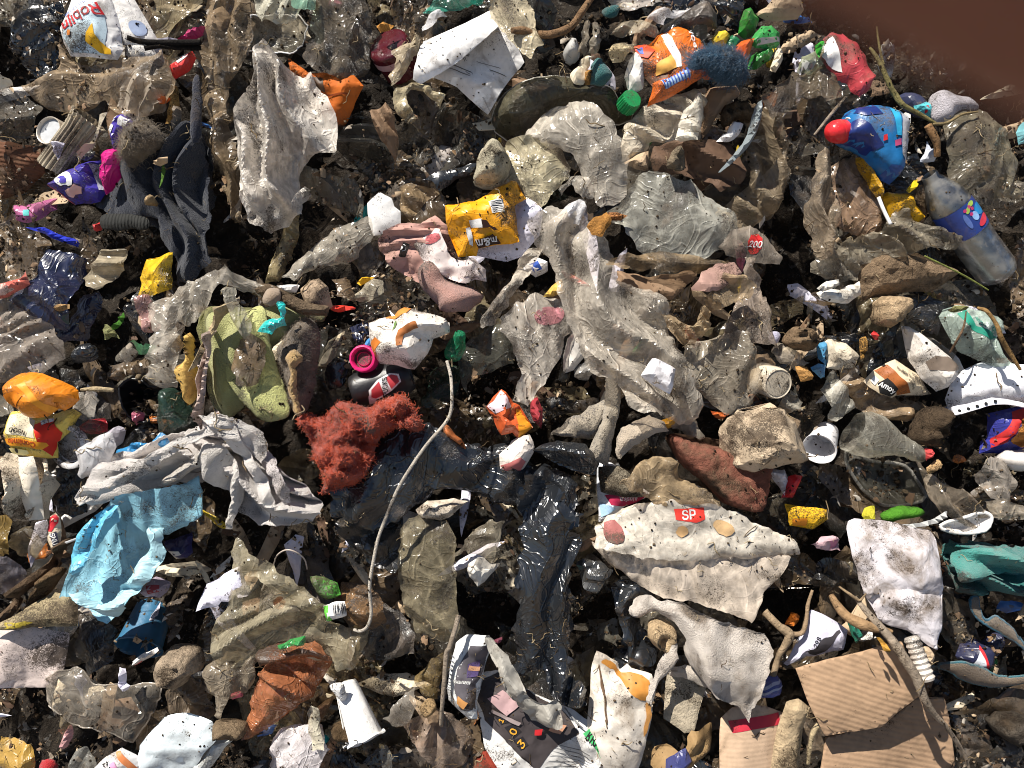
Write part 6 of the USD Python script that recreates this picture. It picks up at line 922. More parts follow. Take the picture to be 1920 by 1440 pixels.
S('plastic_film', 'purple tinted clear film at the left edge', 'plastic film', A, '-40,230 40,235 100,242 165,330 122,382 60,430 -40,460', .045, film((.40, .38, .44), .6), 'film', dome=.025, c=.35, wl=.03)
S('plastic_film', 'yellow brown film at the left edge below the carton', 'plastic film', A, '-40,20 40,15 75,60 65,150 50,210 -40,240', .05, film((.36, .25, .08), .8), 'film', dome=.02, c=.25)
S('plastic_film', 'brown film left of the light blue sheet', 'plastic film', A, '60,150 130,80 220,60 270,140 240,230 180,260 100,220', .04, KHAKI, 'film', dome=.02, c=.25)
S('dry_leaf', 'long dark brown leaf strip sloping at lower left', 'leaf', A, '-40,640 60,520 180,370 300,240 430,125 425,165 320,290 220,400 120,520 20,640', .05, wood((.12, .08, .05), stain=.4), 'paper', dome=.012, cdir=45, c=.1, th=.002)
G('soil_clod', 'brown crumbly soil ridge below the dark leaf strip at left', 'soil clod', A, '120,540 190,450 270,330 360,300 350,360 280,440 200,530 140,570', .055, soil((.20, .13, .07), dirt=1.0), dome=.02, rough=.03)
S('carton', 'speckled white carton with khaki top at lower left edge', 'carton', A, '-40,655 100,650 200,652 372,680 372,722 355,820 340,892 270,1002 100,1000 -40,990', .055, paper((.66, .55, .50), dirt=1.6, stain=.2), 'paper', dome=.008, c=.02, tilt=(-.15, .25), key='speck', part='front_panel')
S('top_flap', 'khaki top flap of the speckled carton at lower left', 'carton flap', A, '-40,655 80,590 180,530 285,478 402,500 417,645 300,650 200,645', .085, paper((.30, .24, .14), dirt=1.2, stain=.4), 'paper', tilt=(0, -.25), dec=[('p', 'yellow_print', '60,612 170,598 210,612 140,632 65,640', ink((.52, .40, .05)))], into='speck')
L('blue_cup', 'blue plastic cup lying with its dark mouth towards the camera', 'cup', A, '785,760', -.03, (-.05, -.70, .62), [('cup_wall', [(.0, -.075), (.030, -.075), (.032, -.073), (.0385, -.004), (.041, -.002), (.0415, .001), (.040, .002), (.037, -.002), (.030, -.068), (.0, -.068)], rigid((.035, .13, .23), dirt=1.0, stain=.35))], dent=.004, n=56)
S('printed_scrap', 'white and red printed scrap under the blue cup mouth', 'paper scrap', A, '740,848 820,800 880,768 890,785 830,830 760,865', .05, WHITED, 'paper', dec=[('p', 'red_print', '750,848 800,825 805,840 762,860', RED)])
S('plastic_dome', 'smoky clear plastic dome at lower left', 'plastic dome', A, '274,1000 310,930 370,882 440,868 490,890 540,960 690,965 800,955 892,950 882,1010 820,1120 742,1252 620,1202 530,1175 450,1162 300,1082', .05, film((.42, .39, .35), .38, dirt=.6, stain=.15), 'film', dome=.05, c=.08, rim=(.0013, film((.6, .57, .53), .7)))
G('bread_ball', 'round mouldy bread ball at lower left', 'bread', A, '900,872 920,790 970,750 1030,735 1090,750 1132,770 1160,862 1132,892 1080,905 1052,962 990,965 930,950', .055, soil((.40, .31, .22), dirt=1.2, stain=.4), dome=.06, rough=.015)
S('plastic_film', 'crumpled brown clear film under the bread ball', 'plastic film', A, '930,1000 1000,960 1100,970 1200,1040 1220,1140 1120,1150 1030,1130 950,1130', .035, film((.30, .24, .18), .6, dirt=.8), 'film', dome=.035, c=.35, wl=.04)
S('plastic_bag', 'knotted clear bag right of the bread ball', 'bag', A, '1158,872 1185,830 1222,790 1330,785 1442,792 1442,950 1380,990 1332,1012 1200,1002 1175,940', .065, film((.46, .40, .32), .62, stain=.4), 'film', dome=.045, c=.3, wl=.045, key='breadbag', part='bag_body')
S('tail', 'twisted tail of the knotted clear bag at lower left', 'bag', A, '1240,1010 1270,1000 1305,1040 1270,1110 1245,1172 1210,1145 1225,1070', .06, film((.42, .37, .30), .65), 'film', dome=.02, c=.3, cdir=10, into='breadbag')
stick('pink_straw', 'short pink straw beside the twisted bag tail', 'straw', A, '1305,1038 1330,1030 1362,1022', [.05, .05, .05], [.005, .005, .005], rigid((.62, .12, .17), dirt=.3), 0)
S('milk_carton', 'white flattened milk carton with pale blue sheen at bottom left', 'carton', A, '770,1480 800,1300 860,1225 930,1152 990,1140 1062,1130 1140,1150 1200,1172 1205,1290 1130,1390 1060,1480', .075, rigid((.62, .68, .70), dirt=.7, stain=.5, rough=.5), 'paper', dome=.012, c=.05, tilt=(-.05, .1), key='milk', part='front_panel')
S('side_panel', 'grey white side flap of the flattened milk carton', 'carton flap', A, '1198,1290 1320,1284 1240,1360 1140,1480 1060,1480 1120,1390', .06, paper((.60, .62, .60), dirt=.6), 'paper', tilt=(-.4, .1), into='milk')
G('soil_clod', 'soil and straw clump on the milk carton corner', 'soil clod', A, '1195,1185 1280,1172 1370,1182 1405,1240 1310,1285 1205,1265', .08, soil((.22, .16, .10), dirt=1.2), dome=.02, rough=.03)
S('price_card', 'white price card with digits at the bottom left', 'price card', A, '500,1480 600,1385 682,1325 740,1370 802,1425 790,1480', .06, WHITE, 'paper', dec=[('t', '1', '655,1425', 34, 35, BLK), ('t', '.39', '615,1412', 20, 35, BLK), ('p', 'orange_stripe', '660,1345 678,1335 770,1440 745,1445', ink((.65, .22, .08))), ('p', 'pink_print', '640,1400 665,1380 700,1430 690,1450', ink((.6, .3, .45)))])
S('paper_sheet', 'torn lilac white paper left of the khaki clear bag', 'paper', A, '1105,555 1130,475 1160,400 1262,345 1372,310 1412,440 1350,465 1285,500 1240,495 1222,520 1160,535', .085, LILAC, 'paper', dome=.008, c=.09)
S('plastic_bag', 'khaki clear bag sheet with folded corner at lower left of centre', 'bag', None, '405,1150 422,1130 428,1100 445,1060 462,1038 490,1060 520,1075 560,1100 590,1130 620,1165 680,1180 665,1215 655,1240 625,1245 600,1205 560,1192 520,1200 480,1222 450,1228 425,1222', .07, film((.54, .50, .38), .5, dirt=1.0, stain=.25), 'film', dome=.03, c=.22, wl=.07, key='khakibag', part='bag_body')
S('folded_corner', 'folded shiny corner of the khaki clear bag', 'bag', None, '440,1040 452,1015 500,1050 560,1090 600,1120 585,1150 540,1125 490,1085 450,1065', .095, film((.54, .50, .38), .5, stain=.2), 'film', dome=.02, c=.18, cdir=120, into='khakibag')
S('paper_scrap_white', 'white paper inside the khaki clear bag, with orange spot', 'paper scrap', A, '1440,590 1455,450 1490,390 1560,440 1640,500 1680,560 1600,560 1500,555', .06, WHITE, 'paper', dec=[('p', 'orange_spot', '1545,480 1585,465 1625,500 1610,530 1565,530', ink((.46, .17, .07)))])
S('wrapper', 'navy and white crumpled pack below the light blue sheet', 'wrapper', A, '785,450 830,400 862,378 945,395 930,450 900,485 830,470', .035, foil((.36, .30, .36), dirt=.9), 'foil', c=.15, dec=[('p', 'red_print', '830,420 900,410 905,440 850,455', ink((.3, .05, .06)))])
S('wrapper', 'navy crumpled pack right of the light blue sheet', 'wrapper', A, '925,160 1000,130 1085,130 1085,225 1040,250 980,262 940,210', .03, foil((.02, .02, .08), dirt=.7), 'foil', c=.2, dome=.02, dec=[('p', 'white_print', '965,205 1020,195 1030,215 985,235', WHT)])
S('foil_wrapper', 'yellow brown foil at the bottom left corner', 'foil', A, '-40,1300 60,1298 150,1310 205,1370 185,1480 -40,1480', .03, foil((.36, .22, .05), dirt=1.0, stain=.4), 'foil', dome=.02, c=.2)
S('red_cloth', 'bright red mesh cloth at the bottom left edge', 'cloth', A, '215,1410 260,1385 315,1378 318,1480 215,1480', .02, cloth((.42, .015, .02)), 'cloth', dome=.02)
S('pink_strip', 'pale pink plastic strip under the smoky dome', 'strip', A, '338,1322 355,1260 385,1195 405,1240 395,1290 368,1330', .03, rigid((.60, .32, .32)), 'rigid')
S('plastic_film', 'grey film tuft at the bottom left, beside the price card', 'plastic film', A, '408,1350 440,1310 485,1300 530,1350 565,1400 525,1450 415,1440', .035, film((.30, .31, .30), .75), 'film', dome=.025, c=.25)
S('plastic_film', 'khaki film tail under the smoky dome', 'plastic film', A, '330,1110 380,1110 410,1160 390,1230 345,1290 335,1200', .035, KHAKI, 'film', c=.2)
S('plastic_film', 'dark grey film above the smoky dome at lower left', 'plastic film', A, '370,760 430,720 500,740 500,860 440,880 370,860', .02, GREY, 'film', c=.2)
S('plastic_bag', 'black dull bag hollow below the light blue sheet', 'bag', A, '430,560 620,600 660,700 640,860 520,900 440,700', -.03, BLACKD, 'bag', dome=.02, c=.3)
S('paper_scrap_white', 'small lilac curl on the smoky dome', 'paper scrap', A, '650,975 665,880 690,890 690,960 715,985 690,1010', .085, LILAC, 'paper', c=.15)

A = (1, 2)                                    # ---- bottom, second column
S('brown_bag', 'rust brown plastic bag at the bottom, left of centre', 'bag', A, '40,900 70,840 110,800 250,820 385,850 365,950 305,1050 262,1112 120,1210 -10,1305 -70,1310 -55,1200 -30,1050', .065, film((.40, .155, .075), .88, dirt=1.0, stain=.3), 'bag', dome=.05, c=.2, cdir=50, key='rustbag', part='bag_body')
S('neck', 'upper neck of the rust brown bag', 'bag', A, '0,775 90,738 190,722 300,722 375,790 380,870 250,840 120,850 30,880', .075, film((.32, .13, .065), .88, dirt=1.1, stain=.4), 'bag', dome=.04, c=.2, cdir=90, into='rustbag')
S('green_strip', 'green plastic strip on the neck of the rust brown bag', 'strip', A, '88,752 180,728 272,714 262,772 190,778 130,770', .12, bag((.03, .20, .05)), 'bag', dome=.01)
S('torn_tail', 'torn grey tail of the khaki clear bag below the barcode label', 'bag', A, '300,720 420,690 560,640 600,680 560,800 530,855 470,815 420,860 370,800', .06, film((.36, .32, .25), .6, stain=.45), 'film', dome=.025, c=.25, into='khakibag')
def tubw(A=A):
    c = pts('560,1150', A)[0]; z = base_z(c, .06); o = np.r_[px2(c, z), z]; REG['tub'] = ['yoghurt_tub', 'crushed white yoghurt tub split open with soil inside at bottom', 'tub', o, None]; par = keyed('tub'); w = rigid((.76, .74, .71), dirt=1.3, stain=.45, rough=.45)
    ax = np.array([.36, -.80, .30]); Fr = frame_of(ax); pr = np.array([(.0, -.058), (.014, -.058), (.0185, -.056), (.0200, -.050), (.0325, .036), (.0375, .038), (.038, .041)])
    n = 64; cz = Fr @ np.array([-1.0, -.35, .45]); ph0 = math.atan2(cz[1], cz[0]); th = ph0 + .65 + np.linspace(.0, 2 * np.pi - 1.3, n)
    v = np.stack([pr[:, None, 0] * np.cos(th), pr[:, None, 0] * np.sin(th), np.broadcast_to(pr[:, None, 1], (len(pr), n))], -1).reshape(-1, 3)
    v = v + .006 * (np.stack([meshkit.fbm(v * 45 + 3 + k, 2, k) for k in range(3)], -1) - .5) * 2
    m = len(pr); i, j = np.meshgrid(np.arange(m - 1), np.arange(n - 1), indexing='ij'); q = np.stack([i * n + j, i * n + j + 1, (i + 1) * n + j + 1, (i + 1) * n + j], -1).reshape(-1, 4); f = np.vstack([q[:, [0, 1, 2]], q[:, [0, 2, 3]]])
    v = v @ Fr + o; v, f = shell(v, f, .0014); stamp(v); put(par + '/tub_wall', v, f, w, smooth=40)
    sv, sf, so, _, _ = blob_mesh(A, '410,1240 450,1170 540,1180 600,1230 590,1280 480,1290', .045, .02, .02, seed=121); put(par + '/soil_inside', sv, sf, soil((.10, .065, .035)))
later(.06, tubw)
S('torn_base', 'torn curved white base', 'tub shard', A, '412,985 440,965 490,958 500,1000 505,1060 470,1075 440,1030', .085, WHITER, 'rigid', dome=.012, tilt=(0, .3), into='tub')
S('plastic_film', 'lilac white plastic sheet at the bottom, left of the yoghurt tub', 'plastic film', A, '60,1480 85,1340 110,1262 150,1215 200,1190 352,1200 375,1300 390,1340 340,1420 250,1480', .05, film((.70, .68, .74), .92, dirt=.6, stain=.12), 'bag', dome=.03, c=.15)
S('plastic_film', 'soil smeared white plastic shreds left of the yoghurt tub', 'plastic film', A, '290,1130 330,1090 375,1100 390,1180 380,1290 320,1290 300,1210', .065, film((.62, .60, .50), .9, dirt=1.6, stain=.45), 'film', dome=.025, c=.35, wl=.03)
S('plastic_bag', 'khaki translucent bag with soil at centre, below the black bag', 'bag', A, '788,142 840,95 905,70 985,78 1062,92 1102,200 1092,290 1112,420 1142,560 1082,692 1010,688 930,680 882,580 842,420 803,240', .065, film((.44, .39, .27), .62, dirt=1.3, stain=.5), 'film', dome=.05, c=.25, cdir=70, wl=.07)
S('plastic_film', 'folded grey clear film right of the khaki soil bag', 'plastic film', A, '1090,285 1130,200 1172,130 1230,60 1292,20 1372,52 1350,170 1332,272 1262,222 1185,205', .085, film((.40, .36, .28), .7), 'film', dome=.025, c=.2)
S('tissue', 'torn white tissue right of the khaki soil bag', 'tissue', A, '1188,285 1240,258 1312,300 1365,298 1315,360 1290,400 1252,428 1225,395 1200,370', .06, paper((.66, .62, .55)), 'paper', c=.12, dome=.012)
S('tissue', 'cream and orange crumpled paper above the khaki soil bag', 'tissue', A, '880,0 960,-60 1130,-80 1190,-40 1130,20 1000,50 920,60', .085, paper((.60, .52, .42), dirt=1.0), 'foil', dome=.02, c=.25, wl=.04)
S('barcode_label', 'green and white barcode label on a muddy brown bag', 'label', A, '372,540 420,520 492,510 502,582 420,612 390,620', .10, WHITE, 'paper', dec=[('p', 'green_band', '370,542 398,530 425,608 392,618', ink((.12, .48, .06)))] + [('p', 'barcode_bar', f'{430 + i},{522 - i * .15:.1f} {433 + i},{521 - i * .15:.1f} {444 + i * .95:.1f},{573 - i * .12:.1f} {441 + i * .95:.1f},{574 - i * .12:.1f}', BLK) for i in (0, 8, 14, 24, 30, 40, 46, 52)], into='brownlab')
S('green_wrapper', 'bright green wrapper above the barcode label', 'wrapper', A, '308,362 345,358 400,382 445,410 470,465 430,482 400,492 350,455 325,415', .085, foil((.07, .34, .03), dirt=1.3), 'foil', dome=.015, c=.12)
S('brown_bag', 'muddy brown bag holding the barcode label', 'bag', A, '440,440 480,395 560,400 650,450 690,520 705,600 625,660 560,650 500,620 480,560', .06, film((.28, .17, .09), .88, dirt=1.3, stain=.6), 'bag', dome=.04, c=.25, key='brownlab', part='bag_body')
stick('wire_ring', 'thin pale wire arch left of the green wrapper', 'wire', A, '100,300 115,250 150,220 190,214 240,235 275,270 288,320', [.05, .075, .09, .095, .09, .075, .05], [.0011, .0012, .0012, .0012], rigid((.5, .42, .36)), 0)
S('plastic_bag', 'black bag with grey soil dust under the khaki soil bag', 'bag', A, '580,700 640,620 760,520 860,560 890,680 870,800 760,870 640,840', .02, BLACKD, 'bag', dome=.03, c=.25)
S('newspaper', 'newspaper page with dark photograph and yellow numerals at the bottom', 'newspaper', None, '878,1300 895,1255 925,1250 960,1290 1000,1310 1050,1330 1080,1350 1120,1372 1152,1395 1110,1440 1080,1470 960,1470 930,1440 900,1400 885,1360', .06, paper((.62, .60, .57), dirt=.5, stain=.12), 'paper', dome=.012, c=.09, dec=[
  ('p', 'dark_photo', '882,1310 900,1262 925,1255 985,1305 1040,1330 1074,1375 1040,1395 1000,1432 985,1430 920,1375 890,1350', ink((.055, .045, .045))), ('p', 'numeral_tile', '928,1362 945,1354 962,1368 948,1382', ink((.02, .018, .02))), ('p', 'numeral_tile', '947,1384 966,1376 980,1390 962,1400', ink((.02, .018, .02))), ('p', 'numeral_tile', '908,1344 925,1338 938,1350 922,1358', ink((.02, .018, .02))), ('t', '0', '946,1368', 13, 70, ink((.6, .30, .03))), ('t', '3', '964,1389', 14, 50, ink((.6, .30, .03))), ('t', '1', '922,1349', 10, 70, ink((.6, .30, .03))),
  ('p', 'pale_photo', '905,1300 930,1290 960,1320 935,1335', ink((.40, .26, .26))), ('p', 'pale_stripe', '910,1320 960,1350 955,1356 905,1330', ink((.35, .28, .27))), ('p', 'red_print', '990,1362 1003,1360 1002,1370 992,1372', RED), ('p', 'skin_print', '1020,1352 1050,1360 1040,1372 1015,1362', ink((.5, .26, .16))), ('p', 'green_header', '1080,1375 1092,1368 1140,1402 1132,1412 1118,1414', ink((.06, .38, .12))), ('t', 'KRANT', '1108,1394', 11, -38, BLK)]
  + [('p', 'print_line', f'{1035 - k * 5},{1392 + k * 7} {1036 - k * 5},{1390 + k * 7} {1098 - k * 3},{1412 + k * 7} {1097 - k * 3},{1414 + k * 7}', ink((.2, .2, .2))) for k in range(0, 6)] + [('p', 'print_line', f'{1045 + k * 6},{1332 + k * 8} {1047 + k * 6},{1331 + k * 8} {1060 + k * 8},{1352 + k * 5} {1058 + k * 8},{1353 + k * 5}', ink((.2, .2, .2))) for k in range(0, 4)], key='news', part='page')
S('folded_strip', 'folded newspaper strip with figures photo at the left of the dark page', 'newspaper', None, '845,1300 848,1250 858,1210 878,1194 920,1192 922,1205 905,1260 895,1320 892,1358 880,1358 860,1335 848,1322', .085, paper((.62, .63, .62), dirt=.5, stain=.15), 'paper', dome=.02, c=.06, dec=[('p', 'dark_photo', '862,1250 885,1206 918,1205 905,1255 893,1280 892,1338 868,1335 858,1290', ink((.10, .09, .10))), ('p', 'white_stripe', '856,1268 885,1270 884,1278 855,1276', WHT), ('p', 'purple_print', '880,1240 902,1232 895,1262 878,1262', ink((.10, .07, .18))), ('p', 'orange_print', '882,1242 900,1246 898,1253 880,1250', ink((.6, .32, .18))), ('p', 'orange_print', '865,1305 880,1318 875,1330 864,1320', ink((.5, .24, .08)))] + [('p', 'print_line', f'850,{1230 + k} 857,{1231 + k} 857,{1233 + k} 850,{1232 + k}', ink((.15, .15, .18))) for k in range(0, 70, 7)], into='news')
S('rolled_fold', 'grey rolled newspaper fold standing up behind the dark page', 'newspaper', None, '918,1192 925,1182 940,1190 960,1220 972,1245 985,1290 1000,1300 1020,1292 1035,1310 1040,1345 1015,1350 985,1345 962,1322 945,1280 935,1240', .10, paper((.34, .32, .28), dirt=.9, stain=.35), 'bag', dome=.02, c=.35, cdir=25, wl=.04, into='news')
stick('dry_stalk', 'long dry grey stalk left of the newspaper', 'stalk', A, '1140,580 1120,660 1090,760 1072,800 1060,950 1048,1080 1040,1200', [.11, .115, .115, .11, .105, .10, .085], [.0035, .004, .0042, .0045, .004, .0035, .003], GREYW, .15)
S('plastic_film', 'white clear film wedge at the bottom, left of the stalk', 'plastic film', A, '728,1162 790,1080 870,1008 905,995 900,1050 880,1130 860,1210 800,1200', .06, film((.52, .49, .45), .62), 'film', dome=.015, c=.12)
S('plastic_film', 'clear film sheet along the bottom, below the stalk', 'plastic film', A, '830,1180 920,1160 1020,1150 1120,1165 1200,1205 1262,1300 1230,1400 1190,1480 1040,1480 980,1390 900,1270', .05, film((.40, .32, .27), .58), 'film', dome=.03, c=.25)
S('plastic_film', 'khaki film behind the bread piece at the bottom', 'plastic film', A, '900,980 940,900 1000,820 1060,780 1060,900 1040,1060 960,1060', .035, film((.28, .21, .10), .75), 'film', dome=.02, c=.2, cdir=40)
G('bread_ball', 'small tan bread piece left of the dry stalk at the bottom', 'bread', A, '915,1110 930,1075 970,1065 1015,1080 1022,1115 985,1145 940,1145', .07, soil((.46, .31, .16), dirt=.8), dome=.025, rough=.012)
S('red_paper', 'dark red paper triangle at the bottom edge beside the newspaper', 'paper', A, '1215,1480 1240,1400 1290,1345 1360,1400 1440,1480', .03, paper((.22, .03, .015), stain=.1), 'paper')
S('plastic_film', 'small grey clear film standing right of the yoghurt tub', 'plastic film', A, '672,1320 700,1285 750,1290 760,1340 735,1420 690,1480 680,1400', .065, film((.42, .43, .42), .6), 'film', dome=.015, c=.15)
S('terracotta_scrap', 'tan card corner at the bottom, under the clear film sheet', 'cardboard', A, '875,1230 920,1245 960,1290 950,1320 905,1325', .04, paper((.44, .27, .16)), 'card')
S('plastic_film', 'dark film streaks at the bottom between the tub and the film wedge', 'plastic film', A, '540,860 680,860 800,900 820,1000 740,1080 640,1000', -.02, DARK, 'film', dome=.02, c=.3)

A = (2, 2)                                    # ---- bottom, third column
S('plastic_sleeve', 'large creamy white plastic sleeve with red print at right of centre', 'plastic sleeve', None, '1122,1020 1126,985 1150,965 1180,952 1215,943 1275,938 1330,940 1380,965 1420,985 1480,1008 1488,1035 1440,1043 1330,1042 1210,1040 1160,1030', .095, film((.74, .68, .62), .97, dirt=.25, stain=.3, bump=.35), 'bag', dome=.03, c=.08, wl=.08, dec=[('p', 'red_print', '1258,953 1315,950 1317,970 1300,976 1262,971', ink((.66, .05, .035))), ('t', 'SP', '1286,962', 15, 4, WHT), ('p', 'orange_stain', '1262,985 1275,978 1290,990 1278,1005 1265,998', ink((.55, .34, .16))), ('p', 'orange_stain', '1330,975 1350,970 1375,985 1365,1003 1340,995', ink((.55, .36, .18))), ('p', 'maroon_stain', '1128,985 1150,968 1172,990 1165,1015 1135,1012', ink((.30, .10, .09)))], key='sleeve', part='upper_half')
S('lower_half', 'lower translucent half of the creamy white plastic sleeve', 'plastic sleeve', None, '1118,1026 1160,1032 1210,1036 1330,1042 1482,1040 1465,1075 1440,1112 1412,1162 1370,1148 1330,1134 1290,1122 1245,1122 1190,1088 1150,1062', .075, film((.64, .57, .50), .9, dirt=.6, stain=.3, rough=.3, bump=.35), 'bag', dome=.012, c=.05, wl=.08, tilt=(0, .06), into='sleeve')
S('plastic_bag', 'crinkled silvery black film left of the plastic sleeve', 'bag', A, '368,292 400,275 432,268 520,290 582,340 530,400 482,452 445,440 410,418', .075, bag((.035, .034, .032), dirt=1.2, stain=.3, rough=.2), 'bag', dome=.03, c=.3, wl=.03)
S('plastic_bag', 'glossy black bag between the sleeve and the stained tray', 'bag', A, '555,432 620,395 690,380 780,430 862,480 760,510 700,545 665,570 660,640 700,680 765,720 852,790 800,840 770,862 700,850 640,832 600,760 580,640', .05, BLACK, 'bag', dome=.03, c=.3, wl=.06)
S('fleece', 'grey white fleece cloth draped at lower right of centre', 'fleece', A, '658,602 700,528 800,510 880,495 962,500 1040,540 1092,570 1200,602 1335,650 1365,742 1345,850 1300,950 1240,1062 1192,985 1080,975 1000,950 935,900 920,840 935,740 940,680 882,610 820,600 770,602 722,642 680,640', .10, cloth((.54, .48, .42), dirt=1.1, stain=.85), 'bag', dome=.05, c=.3, cdir=30, wl=.12, key='fleece', part='cloth_body')
S('strap', 'narrow hanging strap of the grey white fleece', 'fleece strap', A, '868,795 890,755 915,735 930,830 865,935 815,1022 790,1090 750,1060 770,1000 820,880', .115, cloth((.50, .44, .38), stain=.6), 'bag', dome=.018, c=.15, cdir=0, into='fleece')
S('hem', 'pale hem of the fleece over the wood slab', 'fleece', A, '868,895 920,870 1060,865 1150,890 1230,950 1240,1062 1150,1000 1040,960 930,930', .09, cloth((.54, .48, .41), stain=.6), 'bag', dome=.012, c=.15, into='fleece')
G('sponge', 'crumbly tan foam piece under the fleece edge', 'foam', A, '752,640 790,602 880,600 932,680 902,742 862,785 800,750 765,715', .085, soil((.58, .42, .25), dirt=.6, stain=.25), dome=.03, rough=.022, p=3.0)
S('stained_tray', 'white tray with orange food stains at the bottom', 'tray', A, '432,1215 450,1010 500,795 560,812 622,842 640,890 690,850 705,875 792,902 780,1000 765,1100 742,1205 712,1320 680,1480 530,1480', .06, rigid((.64, .58, .50), dirt=.8, stain=.7, rough=.4), 'paper', dome=.014, c=.08, tilt=(-.05, 0), dec=[
  ('p', 'orange_stain', '515,835 570,825 610,850 640,900 700,880 770,920 768,1010 740,1060 690,1040 655,1000 640,950 600,900 550,860', ink((.46, .20, .04))), ('p', 'pale_window', '565,880 600,875 612,920 620,945 585,960 560,930', ink((.66, .62, .57))), ('p', 'brown_line', '512,860 520,862 522,990 530,1180 522,1182 512,1000', ink((.12, .07, .04))), ('p', 'orange_stain', '720,1080 765,1040 755,1120 735,1210 712,1250', ink((.50, .24, .07)))])
S('wood_board', 'pale grey weathered slab standing under the fleece', 'board', A, '880,930 980,925 1090,975 1050,1100 1010,1215 962,1225 905,1190 858,1165', .05, wood((.40, .34, .25), dirt=.6), 'card', dome=.006, tilt=(.05, .1))
S('dry_leaf', 'large curled brown leaf at the bottom right of centre', 'leaf', A, '775,1405 800,1300 852,1290 900,1330 962,1222 1110,1220 1115,1320 1050,1370 992,1405 900,1440 860,1480 790,1480', .045, paper((.27, .17, .075), dirt=.9, stain=.4), 'bag', dome=.03, c=.3, wl=.06)
S('wrapper', 'navy crumpled print on the curled brown leaf', 'wrapper', A, '858,1402 920,1360 982,1340 1002,1402 960,1480 870,1480', .085, foil((.04, .045, .14), dirt=1.0), 'foil', dome=.012, c=.2)
S('cardboard_box', 'pinkish beige box with red stripe at the bottom right', 'box', None, '1348,1480 1350,1390 1354,1350 1375,1332 1400,1325 1440,1332 1472,1345 1474,1400 1474,1480', .06, card((.48, .34, .23), 0, stain=.35, bump=.15), 'card', dome=.01, dec=[('p', 'red_stripe', '1365,1352 1398,1347 1462,1342 1464,1362 1400,1367 1372,1372', ink((.48, .03, .05)))])
S('plastic_film', 'small grey green crumpled film above the box', 'plastic film', A, '1265,1040 1300,960 1340,890 1385,900 1390,990 1340,1050 1290,1060', .055, film((.36, .36, .30), .75), 'film', dome=.02, c=.3, wl=.03)
S('striped_wrapper', 'blue striped wrapper bit right of the grey green film', 'wrapper', A, '1380,985 1420,950 1500,935 1525,960 1520,1030 1460,1050 1400,1040', .055, foil((.06, .08, .25), dirt=.8), 'foil', dome=.02, dec=[('p', 'pale_stripe', '1395,985 1510,945 1512,955 1398,998', ink((.35, .38, .5))), ('p', 'pale_stripe', '1400,1008 1515,970 1516,980 1404,1020', ink((.35, .38, .5)))])
S('leather_strip', 'brown leather strip left of the sleeve corner', 'strip', A, '350,200 420,160 490,130 495,160 430,215 360,225', .045, BROWNC, 'bag', dome=.015)
S('plastic_film', 'muddy film and plant debris right of the black hanging bag', 'plastic film', A, '330,850 400,790 450,760 470,850 440,960 380,1000', .03, KHAKI, 'film', dome=.025, c=.25)
S('plastic_film', 'smoky film scrap under the black hanging bag end', 'plastic film', A, '470,650 560,600 590,700 575,750 500,720', .02, film((.2, .19, .16), .7), 'film', c=.25)

A = (3, 2)                                    # ---- bottom right
S('paper_pad', 'rounded white paper sheet with creases and dirt at lower right', 'paper', A, '518,285 522,180 530,82 560,64 700,60 825,65 990,100 1012,142 1006,280 1000,420 985,600 960,758 912,742 800,682 690,662 622,592 560,480', .10, paper((.66, .62, .64), dirt=.6, stain=.85), 'paper', dome=.02, c=.10, wl=.075)
S('yellow_carton', 'bright yellow carton corner above the paper sheet', 'carton', A, '100,-40 170,-30 322,-12 332,42 290,75 262,102 200,95 142,90 130,40', .075, paper((.70, .40, .015), dirt=1.0, stain=.1), 'paper', tilt=(.2, .25), dec=[('p', 'orange_print', '140,40 200,30 215,85 150,85', ink((.62, .22, .02)))])
S('lettuce_leaf', 'bright green leaf with yellow edge above the paper sheet', 'leaf', None, '1642,975 1650,950 1690,944 1725,952 1735,968 1705,980 1665,985', .06, wood((.07, .22, .02), dirt=.7, stain=.1), 'cloth', dome=.025, c=.2)
S('yellow_leaf', 'yellow leaf tip left of the bright green leaf', 'leaf', None, '1618,968 1625,955 1642,950 1640,975 1625,980', .07, wood((.50, .45, .04), dirt=.5, stain=.1), 'paper')
S('plastic_tray', 'pale grey plastic rim between the leaf and the paper sheet', 'rim', A, '628,45 660,70 760,75 880,60 960,30 1010,-10 1015,20 960,60 860,85 730,95 650,85', .085, rigid((.42, .42, .41), dirt=.5), 'rigid', tilt=(0, .3))
S('white_dish', 'white oval dish with grey inside at right, above the teal cloth', 'dish', A, '955,85 1010,50 1120,18 1200,0 1240,12 1252,35 1232,95 1150,115 1050,118', .06, rigid((.70, .66, .62), dirt=.9), 'rigid', dome=-.012, rim=(.003, rigid((.74, .71, .67))))
S('teal_cloth', 'teal cloth with pale dirt patch at the right edge', 'cloth', A, '1008,185 1050,140 1180,150 1342,172 1500,180 1500,470 1330,475 1200,478 1080,455 1005,430', .04, cloth((.014, .15, .135), dirt=.9, stain=.45), 'bag', dome=.045, c=.25, cdir=70, wl=.12, key='teal', part='cloth_body')
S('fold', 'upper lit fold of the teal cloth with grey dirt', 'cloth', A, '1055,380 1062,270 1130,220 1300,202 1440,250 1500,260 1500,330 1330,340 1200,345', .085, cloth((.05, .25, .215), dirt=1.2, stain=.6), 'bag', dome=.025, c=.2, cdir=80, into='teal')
S('webbing_strap', 'blue edged grey webbing strap curving at the right edge', 'strap', A, '1110,500 1155,470 1205,475 1185,560 1215,610 1260,570 1340,620 1400,690 1480,790 1480,830 1380,730 1280,670 1200,640 1150,590', .06, cloth((.20, .16, .12), stain=.4), 'cloth', dome=.008, c=.08, rim=(.0028, cloth((.03, .13, .20))), key='web', part='strap_body')
